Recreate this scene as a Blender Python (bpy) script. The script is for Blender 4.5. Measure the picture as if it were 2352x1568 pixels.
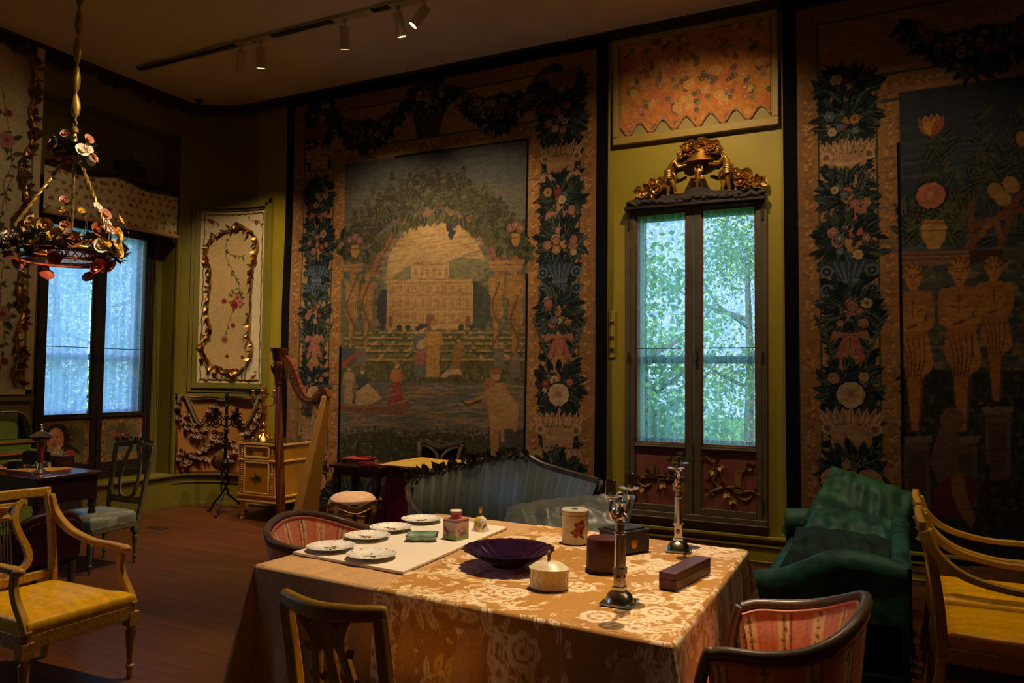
import bpy, math, random
import numpy as np
from mathutils import Vector, Matrix, noise

for o in list(bpy.data.objects):
    bpy.data.objects.remove(o)
SC = bpy.context.scene
COL = SC.collection
PI = math.pi

# ---------------------------------------------------------------- camera
F_PX, YAW, PITCH, ROLL = 1752.47, -0.463432, 0.0447512, 0.0106638
EYE = np.array([0.0, 0.0, 1.6])
_fw = np.array([math.sin(YAW) * math.cos(PITCH), math.cos(YAW) * math.cos(PITCH), math.sin(PITCH)])
_rt = np.array([math.cos(YAW), -math.sin(YAW), 0.0])
_up = np.cross(_rt, _fw)
_r = math.cos(ROLL) * _rt + math.sin(ROLL) * _up
_u = -math.sin(ROLL) * _rt + math.cos(ROLL) * _up
cam = bpy.data.cameras.new('camera')
cam.sensor_width = 36.0
cam.lens = F_PX / 2352 * 36.0
cam.clip_start = 0.05
cam.clip_end = 200
cam_o = bpy.data.objects.new('camera', cam)
COL.objects.link(cam_o)
cam_o.matrix_world = Matrix(((_r[0], _u[0], -_fw[0], EYE[0]), (_r[1], _u[1], -_fw[1], EYE[1]), (_r[2], _u[2], -_fw[2], EYE[2]), (0, 0, 0, 1)))
SC.camera = cam_o

# ---------------------------------------------------------------- world, sun, exposure
SC.view_settings.view_transform = 'Standard'
SC.view_settings.look = 'None'
SC.view_settings.exposure = 0.0
SC.view_settings.gamma = 1.0
SC.view_settings.use_curve_mapping = False
SC.cycles.max_bounces = 6
SC.cycles.transparent_max_bounces = 10
SC.cycles.caustics_reflective = False
SC.cycles.caustics_refractive = False
world = bpy.data.worlds.new('sky')
SC.world = world
world.use_nodes = True
_wn = world.node_tree
for n in list(_wn.nodes):
    _wn.nodes.remove(n)
_out = _wn.nodes.new('ShaderNodeOutputWorld')
_bg = _wn.nodes.new('ShaderNodeBackground')
_bg.inputs['Color'].default_value = (0.36, 0.60, 1.0, 1)
_bg.inputs['Strength'].default_value = 3.6
_wn.links.new(_bg.outputs[0], _out.inputs[0])
sun = bpy.data.lights.new('sun', 'SUN')
sun.energy = 18.0
sun.angle = 0.02
sun.color = (0.95, 1.0, 0.82)
sun_o = bpy.data.objects.new('sun', sun)
COL.objects.link(sun_o)
sun_o.rotation_euler = (math.radians(48), 0, math.radians(35))   # shines from the house side onto the garden


# ---------------------------------------------------------------- measuring helpers (pixel of the photo -> point on a known plane)
def ray(px, py):
    a, b = (px - 1176) / F_PX, (py - 784) / F_PX
    return _r * a - _u * b + _fw


def on_z(px, py, z):
    d = ray(px, py)
    return EYE + d * ((z - EYE[2]) / d[2])


def on_y(px, py, y):
    d = ray(px, py)
    return EYE + d * ((y - EYE[1]) / d[1])


def on_x(px, py, x):
    d = ray(px, py)
    return EYE + d * ((x - EYE[0]) / d[0])


# ---------------------------------------------------------------- materials
def lin(c):
    return tuple((x / 12.92 if x <= 0.04045 else ((x + 0.055) / 1.055) ** 2.4) for x in c)


def rgb(r, g, b):
    return lin((r / 255, g / 255, b / 255))


MATS = {}


def mat(name, c1, c2=None, rough=0.5, metal=0.0, scale=6.0, bump=0.0, bscale=40.0, spec=0.5, pattern='noise', coat=0.0, sheen=0.0, contrast=1.0, vary=0.0):
    m = bpy.data.materials.new(name)
    m.use_nodes = True
    nt = m.node_tree
    b = nt.nodes['Principled BSDF']
    b.inputs['Roughness'].default_value = rough
    b.inputs['Metallic'].default_value = metal
    b.inputs['Specular IOR Level'].default_value = spec
    if coat:
        b.inputs['Coat Weight'].default_value = coat
    if sheen:
        b.inputs['Sheen Weight'].default_value = sheen
    tc = nt.nodes.new('ShaderNodeTexCoord')
    if c2 is None:
        c2 = tuple(x * 0.8 for x in c1)
    if pattern == 'noise':
        t = nt.nodes.new('ShaderNodeTexNoise')
        t.inputs['Scale'].default_value = scale
        t.inputs['Detail'].default_value = 5
        fac = t.outputs['Fac']
    elif pattern == 'wave':
        t = nt.nodes.new('ShaderNodeTexWave')
        t.inputs['Scale'].default_value = scale
        t.inputs['Distortion'].default_value = 4
        t.inputs['Detail'].default_value = 3
        fac = t.outputs['Fac']
    else:
        t = nt.nodes.new('ShaderNodeTexVoronoi')
        t.inputs['Scale'].default_value = scale
        fac = t.outputs['Distance']
    nt.links.new(tc.outputs['Object'], t.inputs['Vector'])
    rp = nt.nodes.new('ShaderNodeValToRGB')
    rp.color_ramp.elements[0].position = 0.5 - 0.28 / contrast
    rp.color_ramp.elements[1].position = 0.5 + 0.28 / contrast
    rp.color_ramp.elements[0].color = (*c2, 1)
    rp.color_ramp.elements[1].color = (*c1, 1)
    nt.links.new(fac, rp.inputs[0])
    src = rp.outputs[0]
    if vary:
        oi = nt.nodes.new('ShaderNodeObjectInfo')
        mp = nt.nodes.new('ShaderNodeMapRange')
        mp.inputs['To Min'].default_value = 1 - vary
        mp.inputs['To Max'].default_value = 1 + vary
        hs = nt.nodes.new('ShaderNodeHueSaturation')
        nt.links.new(oi.outputs['Random'], mp.inputs['Value'])
        nt.links.new(mp.outputs[0], hs.inputs['Value'])
        nt.links.new(src, hs.inputs['Color'])
        src = hs.outputs[0]
    nt.links.new(src, b.inputs['Base Color'])
    if bump:
        n2 = nt.nodes.new('ShaderNodeTexNoise')
        n2.inputs['Scale'].default_value = bscale
        n2.inputs['Detail'].default_value = 4
        nt.links.new(tc.outputs['Object'], n2.inputs['Vector'])
        bp = nt.nodes.new('ShaderNodeBump')
        bp.inputs['Strength'].default_value = bump
        bp.inputs['Distance'].default_value = 0.01
        nt.links.new(n2.outputs['Fac'], bp.inputs['Height'])
        nt.links.new(bp.outputs[0], b.inputs['Normal'])
    MATS[name] = m
    return m


def mat_attr(name, rough=0.8, bump=0.0, bscale=60, sheen=0.0, spec=0.3, weave=0.0, translucent=0.0):
    """colour comes from the woven / painted design stored on the mesh, with fine procedural grain"""
    m = bpy.data.materials.new(name)
    m.use_nodes = True
    nt = m.node_tree
    b = nt.nodes['Principled BSDF']
    b.inputs['Roughness'].default_value = rough
    b.inputs['Specular IOR Level'].default_value = spec
    if sheen:
        b.inputs['Sheen Weight'].default_value = sheen
    at = nt.nodes.new('ShaderNodeAttribute')
    at.attribute_name = 'Col'
    tc = nt.nodes.new('ShaderNodeTexCoord')
    n1 = nt.nodes.new('ShaderNodeTexNoise')
    n1.inputs['Scale'].default_value = bscale
    n1.inputs['Detail'].default_value = 5
    nt.links.new(tc.outputs['Object'], n1.inputs['Vector'])
    mr = nt.nodes.new('ShaderNodeMapRange')
    mr.inputs['From Min'].default_value = 0.3
    mr.inputs['From Max'].default_value = 0.7
    mr.inputs['To Min'].default_value = 0.82
    mr.inputs['To Max'].default_value = 1.14
    nt.links.new(n1.outputs['Fac'], mr.inputs['Value'])
    mx = nt.nodes.new('ShaderNodeMix')
    mx.data_type = 'RGBA'
    mx.blend_type = 'MULTIPLY'
    mx.inputs[0].default_value = 1.0
    nt.links.new(at.outputs['Color'], mx.inputs[6])
    nt.links.new(mr.outputs[0], mx.inputs[7])
    nt.links.new(mx.outputs[2], b.inputs['Base Color'])
    if bump:
        bp = nt.nodes.new('ShaderNodeBump')
        bp.inputs['Strength'].default_value = bump
        bp.inputs['Distance'].default_value = 0.01
        h = n1.outputs['Fac']
        if weave:
            w = nt.nodes.new('ShaderNodeTexWave')
            w.bands_direction = 'Z'
            w.inputs['Scale'].default_value = weave
            w.inputs['Distortion'].default_value = 6
            w.inputs['Detail'].default_value = 2
            nt.links.new(tc.outputs['Object'], w.inputs['Vector'])
            ad = nt.nodes.new('ShaderNodeMath')
            ad.operation = 'ADD'
            nt.links.new(n1.outputs['Fac'], ad.inputs[0])
            nt.links.new(w.outputs['Fac'], ad.inputs[1])
            h = ad.outputs[0]
        nt.links.new(h, bp.inputs['Height'])
        nt.links.new(bp.outputs[0], b.inputs['Normal'])
    MATS[name] = m
    return m


def mat_glass(name, col, rough=0.02, clear=0.85, shadow=None):
    m = bpy.data.materials.new(name)
    m.use_nodes = True
    nt = m.node_tree
    nt.nodes.remove(nt.nodes['Principled BSDF'])
    out = nt.nodes['Material Output']
    tr = nt.nodes.new('ShaderNodeBsdfTransparent')
    tr.inputs[0].default_value = (*col, 1)
    gl = nt.nodes.new('ShaderNodeBsdfGlossy')
    gl.inputs['Roughness'].default_value = rough
    fr = nt.nodes.new('ShaderNodeFresnel')
    fr.inputs[0].default_value = 1.5
    mx = nt.nodes.new('ShaderNodeMixShader')
    ml = nt.nodes.new('ShaderNodeMath')
    ml.operation = 'ADD'
    ml.inputs[1].default_value = 1 - clear
    nt.links.new(fr.outputs[0], ml.inputs[0])
    nt.links.new(ml.outputs[0], mx.inputs[0])
    nt.links.new(tr.outputs[0], mx.inputs[1])
    nt.links.new(gl.outputs[0], mx.inputs[2])
    nt.links.new(mx.outputs[0], out.inputs[0])
    MATS[name] = m
    return m


def mat_emit(name, col, strength):
    m = bpy.data.materials.new(name)
    m.use_nodes = True
    nt = m.node_tree
    b = nt.nodes['Principled BSDF']
    b.inputs['Base Color'].default_value = (*col, 1)
    b.inputs['Emission Color'].default_value = (*col, 1)
    b.inputs['Emission Strength'].default_value = strength
    MATS[name] = m
    return m


# ---------------------------------------------------------------- mesh building
def V(*a):
    return Vector(a)


def spline(pts, n=8, closed=False):
    """Catmull-Rom through 3-D points, n steps per span"""
    P = [Vector(p) for p in pts]
    N = len(P)
    out = []
    spans = N if closed else N - 1
    for i in range(spans):
        if closed:
            p0, p1, p2, p3 = P[(i - 1) % N], P[i], P[(i + 1) % N], P[(i + 2) % N]
        else:
            p1, p2 = P[i], P[i + 1]
            p0 = P[i - 1] if i > 0 else p1 + (p1 - p2)
            p3 = P[i + 2] if i + 2 < N else p2 + (p2 - p1)
        for k in range(n):
            t = k / n
            out.append(0.5 * ((2 * p1) + (p2 - p0) * t + (2 * p0 - 5 * p1 + 4 * p2 - p3) * t * t + (3 * p1 - p0 - 3 * p2 + p3) * t ** 3))
    if not closed:
        out.append(P[-1].copy())
    return out


def lerp(a, b, t):
    return a + (b - a) * t


class MB:
    def __init__(s):
        s.v, s.f, s.c, s.mi = [], [], [], []
        s.col = None
        s.slot = 0
        s.M = None

    def add(s, vs, fs):
        o = len(s.v)
        if s.M is not None:
            vs = [s.M @ Vector(v) for v in vs]
        s.v.extend(tuple(v) for v in vs)
        s.f.extend(tuple(i + o for i in f) for f in fs)
        s.mi.extend([s.slot] * len(fs))
        if s.col is not None or s.c:
            while len(s.c) < o:
                s.c.append((1, 1, 1))
            s.c.extend([s.col or (1, 1, 1)] * len(vs))
        return s

    def box(s, x0, x1, y0, y1, z0, z1):
        vs = [(x, y, z) for z in (z0, z1) for y in (y0, y1) for x in (x0, x1)]
        return s.add(vs, [(0, 2, 3, 1), (4, 5, 7, 6), (0, 1, 5, 4), (2, 6, 7, 3), (0, 4, 6, 2), (1, 3, 7, 5)])

    def cbox(s, c, size, rz=0.0, R=None):
        M = Matrix.Translation(Vector(c)) @ (R.to_4x4() if R is not None else Matrix.Rotation(rz, 4, 'Z'))
        a, b, d = size[0] / 2, size[1] / 2, size[2] / 2
        vs = [M @ Vector((x, y, z)) for z in (-d, d) for y in (-b, b) for x in (-a, a)]
        return s.add(vs, [(0, 2, 3, 1), (4, 5, 7, 6), (0, 1, 5, 4), (2, 6, 7, 3), (0, 4, 6, 2), (1, 3, 7, 5)])

    def tube(s, pts, r, seg=8, closed=False, flat=1.0, up=None, caps=True):
        P = [Vector(p) for p in pts]
        n = len(P)
        rs = r if isinstance(r, (list, tuple)) else [r] * n
        if len(rs) != n:
            rs = [np.interp(i / (n - 1), np.linspace(0, 1, len(rs)), rs) for i in range(n)]
        vs, fs = [], []
        nrm = None
        for i in range(n):
            a = P[i - 1] if (i > 0 or closed) else P[i]
            b = P[(i + 1) % n] if (i < n - 1 or closed) else P[i]
            t = (b - a)
            if t.length < 1e-9:
                t = Vector((0, 0, 1))
            t.normalize()
            if up is not None:
                nrm = Vector(up) - t * t.dot(Vector(up))
            elif nrm is None:
                nrm = Vector((0, 0, 1)) if abs(t.z) < 0.9 else Vector((1, 0, 0))
                nrm = nrm - t * t.dot(nrm)
            else:
                nrm = nrm - t * t.dot(nrm)
            if nrm.length < 1e-6:
                nrm = t.orthogonal()
            nrm.normalize()
            bi = t.cross(nrm)
            for k in range(seg):
                a2 = 2 * PI * k / seg
                vs.append(P[i] + nrm * (math.cos(a2) * rs[i] * flat) + bi * (math.sin(a2) * rs[i]))
        m = n if closed else n - 1
        for i in range(m):
            j = (i + 1) % n
            for k in range(seg):
                k2 = (k + 1) % seg
                fs.append((i * seg + k, i * seg + k2, j * seg + k2, j * seg + k))
        if not closed and caps:
            fs.append(tuple(range(seg - 1, -1, -1)))
            fs.append(tuple((n - 1) * seg + k for k in range(seg)))
        return s.add(vs, fs)

    def bar(s, pts, w, h, up=(0, 0, 1), closed=False):
        """rectangular section swept along a path; w across, h along 'up'"""
        P = [Vector(p) for p in pts]
        n = len(P)
        ws = w if isinstance(w, (list, tuple)) else [w] * n
        hs = h if isinstance(h, (list, tuple)) else [h] * n
        if len(ws) != n:
            ws = [np.interp(i / (n - 1), np.linspace(0, 1, len(ws)), ws) for i in range(n)]
        if len(hs) != n:
            hs = [np.interp(i / (n - 1), np.linspace(0, 1, len(hs)), hs) for i in range(n)]
        vs, fs = [], []
        for i in range(n):
            a = P[i - 1] if (i > 0 or closed) else P[i]
            b = P[(i + 1) % n] if (i < n - 1 or closed) else P[i]
            t = (b - a).normalized()
            u = Vector(up) - t * t.dot(Vector(up))
            if u.length < 1e-6:
                u = t.orthogonal()
            u.normalize()
            q = t.cross(u)
            for sa, sb in ((-1, -1), (1, -1), (1, 1), (-1, 1)):
                vs.append(P[i] + q * (sa * ws[i] / 2) + u * (sb * hs[i] / 2))
        m = n if closed else n - 1
        for i in range(m):
            j = (i + 1) % n
            for k in range(4):
                k2 = (k + 1) % 4
                fs.append((i * 4 + k, i * 4 + k2, j * 4 + k2, j * 4 + k))
        if not closed:
            fs.append((3, 2, 1, 0))
            fs.append(tuple((n - 1) * 4 + k for k in range(4)))
        return s.add(vs, fs)

    def lathe(s, prof, seg=24, c=(0, 0, 0), wob=None, sx=1.0, sy=1.0, cap=True):
        vs, fs = [], []
        for i, (r, z) in enumerate(prof):
            for k in range(seg):
                a = 2 * PI * k / seg
                rr = r * (wob(a, i / (len(prof) - 1)) if wob else 1)
                vs.append((c[0] + rr * math.cos(a) * sx, c[1] + rr * math.sin(a) * sy, c[2] + z))
        for i in range(len(prof) - 1):
            for k in range(seg):
                k2 = (k + 1) % seg
                fs.append((i * seg + k, i * seg + k2, (i + 1) * seg + k2, (i + 1) * seg + k))
        if prof[0][0] > 1e-6:
            fs.append(tuple(range(seg - 1, -1, -1)))
        if cap and prof[-1][0] > 1e-6:
            fs.append(tuple((len(prof) - 1) * seg + k for k in range(seg)))
        return s.add(vs, fs)

    def ell(s, c, r, seg=10, rings=6, R=None):
        if not isinstance(r, (tuple, list)):
            r = (r, r, r)
        vs, fs = [], []
        for i in range(rings + 1):
            th = PI * i / rings
            for k in range(seg):
                a = 2 * PI * k / seg
                p = Vector((r[0] * math.sin(th) * math.cos(a), r[1] * math.sin(th) * math.sin(a), r[2] * math.cos(th)))
                if R is not None:
                    p = R @ p
                vs.append(Vector(c) + p)
        for i in range(rings):
            for k in range(seg):
                k2 = (k + 1) % seg
                fs.append((i * seg + k, (i + 1) * seg + k, (i + 1) * seg + k2, i * seg + k2))
        return s.add(vs, fs)

    def prism(s, poly, origin, ax, ay, depth):
        """polygon in the plane (ax, ay) at origin, extruded by vector depth"""
        o, ax, ay, d = Vector(origin), Vector(ax), Vector(ay), Vector(depth)
        n = len(poly)
        a = [o + ax * p[0] + ay * p[1] for p in poly]
        b = [p + d for p in a]
        fs = [tuple(range(n - 1, -1, -1)), tuple(range(n, 2 * n))]
        for i in range(n):
            j = (i + 1) % n
            fs.append((i, j, n + j, n + i))
        return s.add(a + b, fs)

    def grid(s, nu, nv, fn, cfn=None, wrap_u=False):
        vs, cs = [], []
        for j in range(nv + 1):
            for i in range(nu + (0 if wrap_u else 1)):
                vs.append(fn(i / nu, j / nv))
                if cfn:
                    cs.append(cfn(i / nu, j / nv))
        w = nu if wrap_u else nu + 1
        fs = []
        for j in range(nv):
            for i in range(nu):
                i2 = (i + 1) % w if wrap_u else i + 1
                fs.append((j * w + i, j * w + i2, (j + 1) * w + i2, (j + 1) * w + i))
        o = len(s.v)
        s.add(vs, fs)
        if cfn:
            while len(s.c) < o:
                s.c.append((1, 1, 1))
            s.c[o:] = cs
        return s

    def leaf(s, base, d, nrm, L, W, curl=0.15):
        base, d, nrm = Vector(base), Vector(d).normalized(), Vector(nrm)
        nrm = nrm - d * d.dot(nrm)
        if nrm.length < 1e-6:
            nrm = d.orthogonal()
        nrm.normalize()
        q = d.cross(nrm)
        ts = [(0, .12), (.3, .85), (.6, .9), (1, .03)]
        vs = []
        for t, w in ts:
            p = base + d * (L * t) + nrm * (curl * L * t * t)
            vs += [p - q * (W / 2 * w) + nrm * (0.12 * W * w), p, p + q * (W / 2 * w) + nrm * (0.12 * W * w)]
        fs = []
        for i in range(3):
            for k in range(2):
                a = i * 3 + k
                fs.append((a, a + 1, a + 4, a + 3))
        return s.add(vs, fs)

    def petal(s, base, d, nrm, L, W, curl=0.25):
        base, d, nrm = Vector(base), Vector(d).normalized(), Vector(nrm)
        nrm = nrm - d * d.dot(nrm)
        if nrm.length < 1e-6:
            nrm = d.orthogonal()
        nrm.normalize()
        q = d.cross(nrm)
        vs = []
        for t, w in ((0, .3), (.4, .92), (.75, .98), (.93, .7), (1, .3)):
            p = base + d * (L * t) + nrm * (curl * L * t * t)
            e = nrm * (0.16 * W * w)
            vs += [p - q * (W / 2 * w) + e, p, p + q * (W / 2 * w) + e]
        fs = [(i * 3 + k, i * 3 + k + 1, i * 3 + k + 4, i * 3 + k + 3) for i in range(4) for k in range(2)]
        return s.add(vs, fs)

    def rose(s, c, nrm, r, petals=7, layers=2):
        c, nrm = Vector(c), Vector(nrm).normalized()
        a = nrm.orthogonal().normalized()
        b = nrm.cross(a)
        for l in range(layers):
            rr = r * (1 - 0.38 * l)
            for k in range(petals):
                t = 2 * PI * (k + 0.5 * l) / petals
                d = a * math.cos(t) + b * math.sin(t)
                up = nrm * (0.35 + 0.6 * l)
                s.petal(c + nrm * (r * .1 * l), (d + up * .6), nrm, rr, rr * 1.15, curl=0.3)
        s.ell(c + nrm * r * .3, r * .28, 6, 4)
        return s

    def build(s, name, m, parent=None, smooth=True, angle=40, bevel=0.0, solid=0.0, sub=0, link=True):
        me = bpy.data.meshes.new(name)
        me.from_pydata(s.v, [], s.f)
        ms = m if isinstance(m, (list, tuple)) else [m]
        for q in ms:
            me.materials.append(MATS[q] if isinstance(q, str) else q)
        if len(ms) > 1:
            me.polygons.foreach_set('material_index', s.mi)
        if s.c:
            while len(s.c) < len(s.v):
                s.c.append((1, 1, 1))
            at = me.color_attributes.new('Col', 'FLOAT_COLOR', 'POINT')
            arr = np.ones((len(s.v), 4), dtype=np.float32)
            arr[:, :3] = np.array(s.c, dtype=np.float32)
            at.data.foreach_set('color', arr.ravel())
        if smooth:
            me.polygons.foreach_set('use_smooth', [True] * len(me.polygons))
            me.set_sharp_from_angle(angle=math.radians(angle))
        me.update()
        o = bpy.data.objects.new(name, me)
        if bevel:
            md = o.modifiers.new('bevel', 'BEVEL')
            md.width = bevel
            md.segments = 2
            md.limit_method = 'ANGLE'
        if solid:
            md = o.modifiers.new('solid', 'SOLIDIFY')
            md.thickness = solid
            md.offset = 0
        if sub:
            md = o.modifiers.new('sub', 'SUBSURF')
            md.levels = md.render_levels = sub
        if link:
            COL.objects.link(o)
        if parent is not None:
            o.parent = parent
        return o


def tag(o, label, cat, group=None, kind=None):
    o['label'] = label
    o['category'] = cat
    if group:
        o['group'] = group
    if kind:
        o['kind'] = kind
    return o


def thing(name, label, cat, loc=(0, 0, 0), rz=0.0, group=None):
    o = bpy.data.objects.new(name, None)
    COL.objects.link(o)
    o.location = loc
    o.rotation_euler = (0, 0, rz)
    o.empty_display_size = 0.1
    o['kind'] = 'thing'
    return tag(o, label, cat, group)


def dup(root, loc, rz, label, group=None):
    r = root.copy()
    COL.objects.link(r)
    r.location = loc
    r.rotation_euler = (0, 0, rz)
    r['label'] = label
    if group:
        r['group'] = group

    def rec(a, b):
        for ch in list(a.children):
            if ch == b:
                continue
            c = ch.copy()
            COL.objects.link(c)
            c.parent = b
            rec(ch, c)
    rec(root, r)
    return r


def struct(o, label, cat):
    return tag(o, label, cat, kind='structure')


def shared(proto, name, parent, loc, rot=(0, 0, 0), scale=(1, 1, 1)):
    o = bpy.data.objects.new(name, proto.data if hasattr(proto, 'data') else proto)
    COL.objects.link(o)
    o.parent = parent
    o.location = loc
    o.rotation_euler = rot
    o.scale = scale
    return o


def skin(name, verts, edges, radii, m, parent=None, sub=2):
    me = bpy.data.meshes.new(name)
    me.from_pydata([tuple(v) for v in verts], edges, [])
    me.materials.append(MATS[m])
    o = bpy.data.objects.new(name, me)
    COL.objects.link(o)
    o.modifiers.new('skin', 'SKIN').use_smooth_shade = True
    sv = me.skin_vertices[0].data if me.skin_vertices else None
    if sv is None:
        # the skin layer is made when the modifier is added through the operator; build it by bmesh
        import bmesh
        bm = bmesh.new()
        bm.from_mesh(me)
        bm.verts.layers.skin.verify()
        bm.to_mesh(me)
        bm.free()
        sv = me.skin_vertices[0].data
    for i, r in enumerate(radii):
        sv[i].radius = (r, r)
        sv[i].use_root = (i == 0)
    md = o.modifiers.new('sub', 'SUBSURF')
    md.levels = md.render_levels = sub
    if parent is not None:
        o.parent = parent
    return o


def rot_to(d, up=(0, 0, 1)):
    """rotation taking +Z to d"""
    return Vector((0, 0, 1)).rotation_difference(Vector(d))


def rounded(w, h, r, n=4):
    """outline of a rounded rectangle centred on the origin"""
    out = []
    for cx, cy, a0 in ((w / 2 - r, h / 2 - r, 0), (-w / 2 + r, h / 2 - r, 90), (-w / 2 + r, -h / 2 + r, 180), (w / 2 - r, -h / 2 + r, 270)):
        for k in range(n + 1):
            a = math.radians(a0 + 90 * k / n)
            out.append((cx + r * math.cos(a), cy + r * math.sin(a)))
    return out


# ---------------------------------------------------------------- a small painter for woven and painted designs (plain metres, no light or shade)
class Canvas:
    def __init__(s, u0, u1, v0, v1, res, bg):
        s.u0, s.v0, s.u1, s.v1, s.res = u0, v0, u1, v1, res
        s.w = int(round((u1 - u0) / res)) + 1
        s.h = int(round((v1 - v0) / res)) + 1
        s.a = np.empty((s.h, s.w, 3), np.float32)
        s.a[:] = bg
        s.U = np.linspace(u0, u1, s.w, dtype=np.float32)
        s.Vv = np.linspace(v0, v1, s.h, dtype=np.float32)

    def _win(s, a, b, c, d):
        i0 = max(0, int((a - s.u0) / s.res))
        i1 = min(s.w, int((b - s.u0) / s.res) + 2)
        j0 = max(0, int((c - s.v0) / s.res))
        j1 = min(s.h, int((d - s.v0) / s.res) + 2)
        return i0, i1, j0, j1

    def poly(s, pts, col, al=1.0):
        P = np.array(pts, np.float32)
        i0, i1, j0, j1 = s._win(P[:, 0].min(), P[:, 0].max(), P[:, 1].min(), P[:, 1].max())
        if i1 <= i0 or j1 <= j0:
            return
        X, Y = np.meshgrid(s.U[i0:i1], s.Vv[j0:j1])
        ins = np.zeros(X.shape, bool)
        n = len(P)
        for k in range(n):
            x1, y1 = P[k]
            x2, y2 = P[(k + 1) % n]
            if y1 == y2:
                continue
            cr = ((y1 > Y) != (y2 > Y)) & (X < (x2 - x1) * (Y - y1) / (y2 - y1) + x1)
            ins ^= cr
        sub = s.a[j0:j1, i0:i1]
        sub[ins] = sub[ins] * (1 - al) + np.array(col, np.float32) * al

    def ell(s, c, r, col, al=1.0, rot=0.0):
        if not isinstance(r, (tuple, list)):
            r = (r, r)
        m = max(r)
        i0, i1, j0, j1 = s._win(c[0] - m, c[0] + m, c[1] - m, c[1] + m)
        if i1 <= i0 or j1 <= j0:
            return
        X, Y = np.meshgrid(s.U[i0:i1] - c[0], s.Vv[j0:j1] - c[1])
        ca, sa = math.cos(rot), math.sin(rot)
        d = ((X * ca + Y * sa) / r[0]) ** 2 + ((-X * sa + Y * ca) / r[1]) ** 2
        ins = d < 1
        sub = s.a[j0:j1, i0:i1]
        sub[ins] = sub[ins] * (1 - al) + np.array(col, np.float32) * al

    def stroke(s, pts, w, col, al=1.0):
        for (x1, y1), (x2, y2) in zip(pts[:-1], pts[1:]):
            h = w / 2
            i0, i1, j0, j1 = s._win(min(x1, x2) - h, max(x1, x2) + h, min(y1, y2) - h, max(y1, y2) + h)
            if i1 <= i0 or j1 <= j0:
                continue
            X, Y = np.meshgrid(s.U[i0:i1] - x1, s.Vv[j0:j1] - y1)
            dx, dy = x2 - x1, y2 - y1
            q = dx * dx + dy * dy + 1e-12
            t = np.clip((X * dx + Y * dy) / q, 0, 1)
            ins = (X - t * dx) ** 2 + (Y - t * dy) ** 2 < h * h
            sub = s.a[j0:j1, i0:i1]
            sub[ins] = sub[ins] * (1 - al) + np.array(col, np.float32) * al

    def leaf(s, p, ang, L, W, col, vein=None):
        ca, sa = math.cos(ang), math.sin(ang)
        pts = []
        for t, w in ((0, 0), (.25, .8), (.5, 1), (.75, .7), (1, 0), (.75, -.7), (.5, -1), (.25, -.8)):
            x, y = L * t, W / 2 * w
            pts.append((p[0] + x * ca - y * sa, p[1] + x * sa + y * ca))
        s.poly(pts, col)
        if vein is not None:
            s.stroke([p, (p[0] + L * .85 * ca, p[1] + L * .85 * sa)], max(s.res * 1.2, W * .12), vein)

    def flower(s, p, r, col, ctr, n=7, dark=None):
        if dark is not None:
            s.ell(p, r * 1.12, dark)
        for k in range(n):
            a = 2 * PI * k / n
            s.ell((p[0] + r * .58 * math.cos(a), p[1] + r * .58 * math.sin(a)), r * .42, col)
        s.ell(p, r * .6, tuple(x * .88 for x in col))
        s.ell(p, r * .28, ctr)

    def noise(s, amp, cell, seed):
        rs = np.random.RandomState(seed)
        cu, cv = cell if isinstance(cell, (tuple, list)) else (cell, cell)
        nu, nv = int((s.u1 - s.u0) / cu) + 3, int((s.v1 - s.v0) / cv) + 3
        g = rs.rand(nv, nu).astype(np.float32)
        fu = (s.U - s.u0) / cu
        fv = (s.Vv - s.v0) / cv
        iu, iv = fu.astype(int), fv.astype(int)
        tu, tv = (fu - iu)[None, :], (fv - iv)[:, None]
        n = (g[iv][:, iu] * (1 - tu) + g[iv][:, iu + 1] * tu) * (1 - tv) + (g[iv + 1][:, iu] * (1 - tu) + g[iv + 1][:, iu + 1] * tu) * tv
        s.a *= (1 + amp * (n - 0.5) * 2)[:, :, None]

    def sample(s, u, v, wrap=False):
        if wrap:
            u = s.u0 + (u - s.u0) % (s.u1 - s.u0)
            v = s.v0 + (v - s.v0) % (s.v1 - s.v0)
        i = min(s.w - 1, max(0, int(round((u - s.u0) / s.res))))
        j = min(s.h - 1, max(0, int(round((v - s.v0) / s.res))))
        return s.a[j, i]


def sheet(cv, name, m, pos, parent=None):
    """one vertex per canvas cell; pos(U, V) -> arrays X, Y, Z"""
    U, W = np.meshgrid(cv.U, cv.Vv)
    X, Y, Z = pos(U, W)
    n = cv.w * cv.h
    co = np.stack([X, Y, Z], -1).reshape(-1, 3).astype(np.float32)
    idx = np.arange(n).reshape(cv.h, cv.w)
    q = np.stack([idx[:-1, :-1], idx[:-1, 1:], idx[1:, 1:], idx[1:, :-1]], -1).reshape(-1, 4).astype(np.int32)
    me = bpy.data.meshes.new(name)
    me.vertices.add(n)
    me.vertices.foreach_set('co', co.ravel())
    me.loops.add(q.size)
    me.loops.foreach_set('vertex_index', q.ravel())
    me.polygons.add(len(q))
    me.polygons.foreach_set('loop_start', np.arange(0, q.size, 4, dtype=np.int32))
    me.update(calc_edges=True)
    at = me.color_attributes.new('Col', 'FLOAT_COLOR', 'POINT')
    arr = np.ones((n, 4), np.float32)
    arr[:, :3] = np.clip(cv.a.reshape(-1, 3), 0.0, 1.0)
    at.data.foreach_set('color', arr.ravel())
    me.polygons.foreach_set('use_smooth', [True] * len(q))
    me.materials.append(MATS[m])
    o = bpy.data.objects.new(name, me)
    COL.objects.link(o)
    if parent is not None:
        o.parent = parent
    return o


rnd = random.Random(7)
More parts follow.
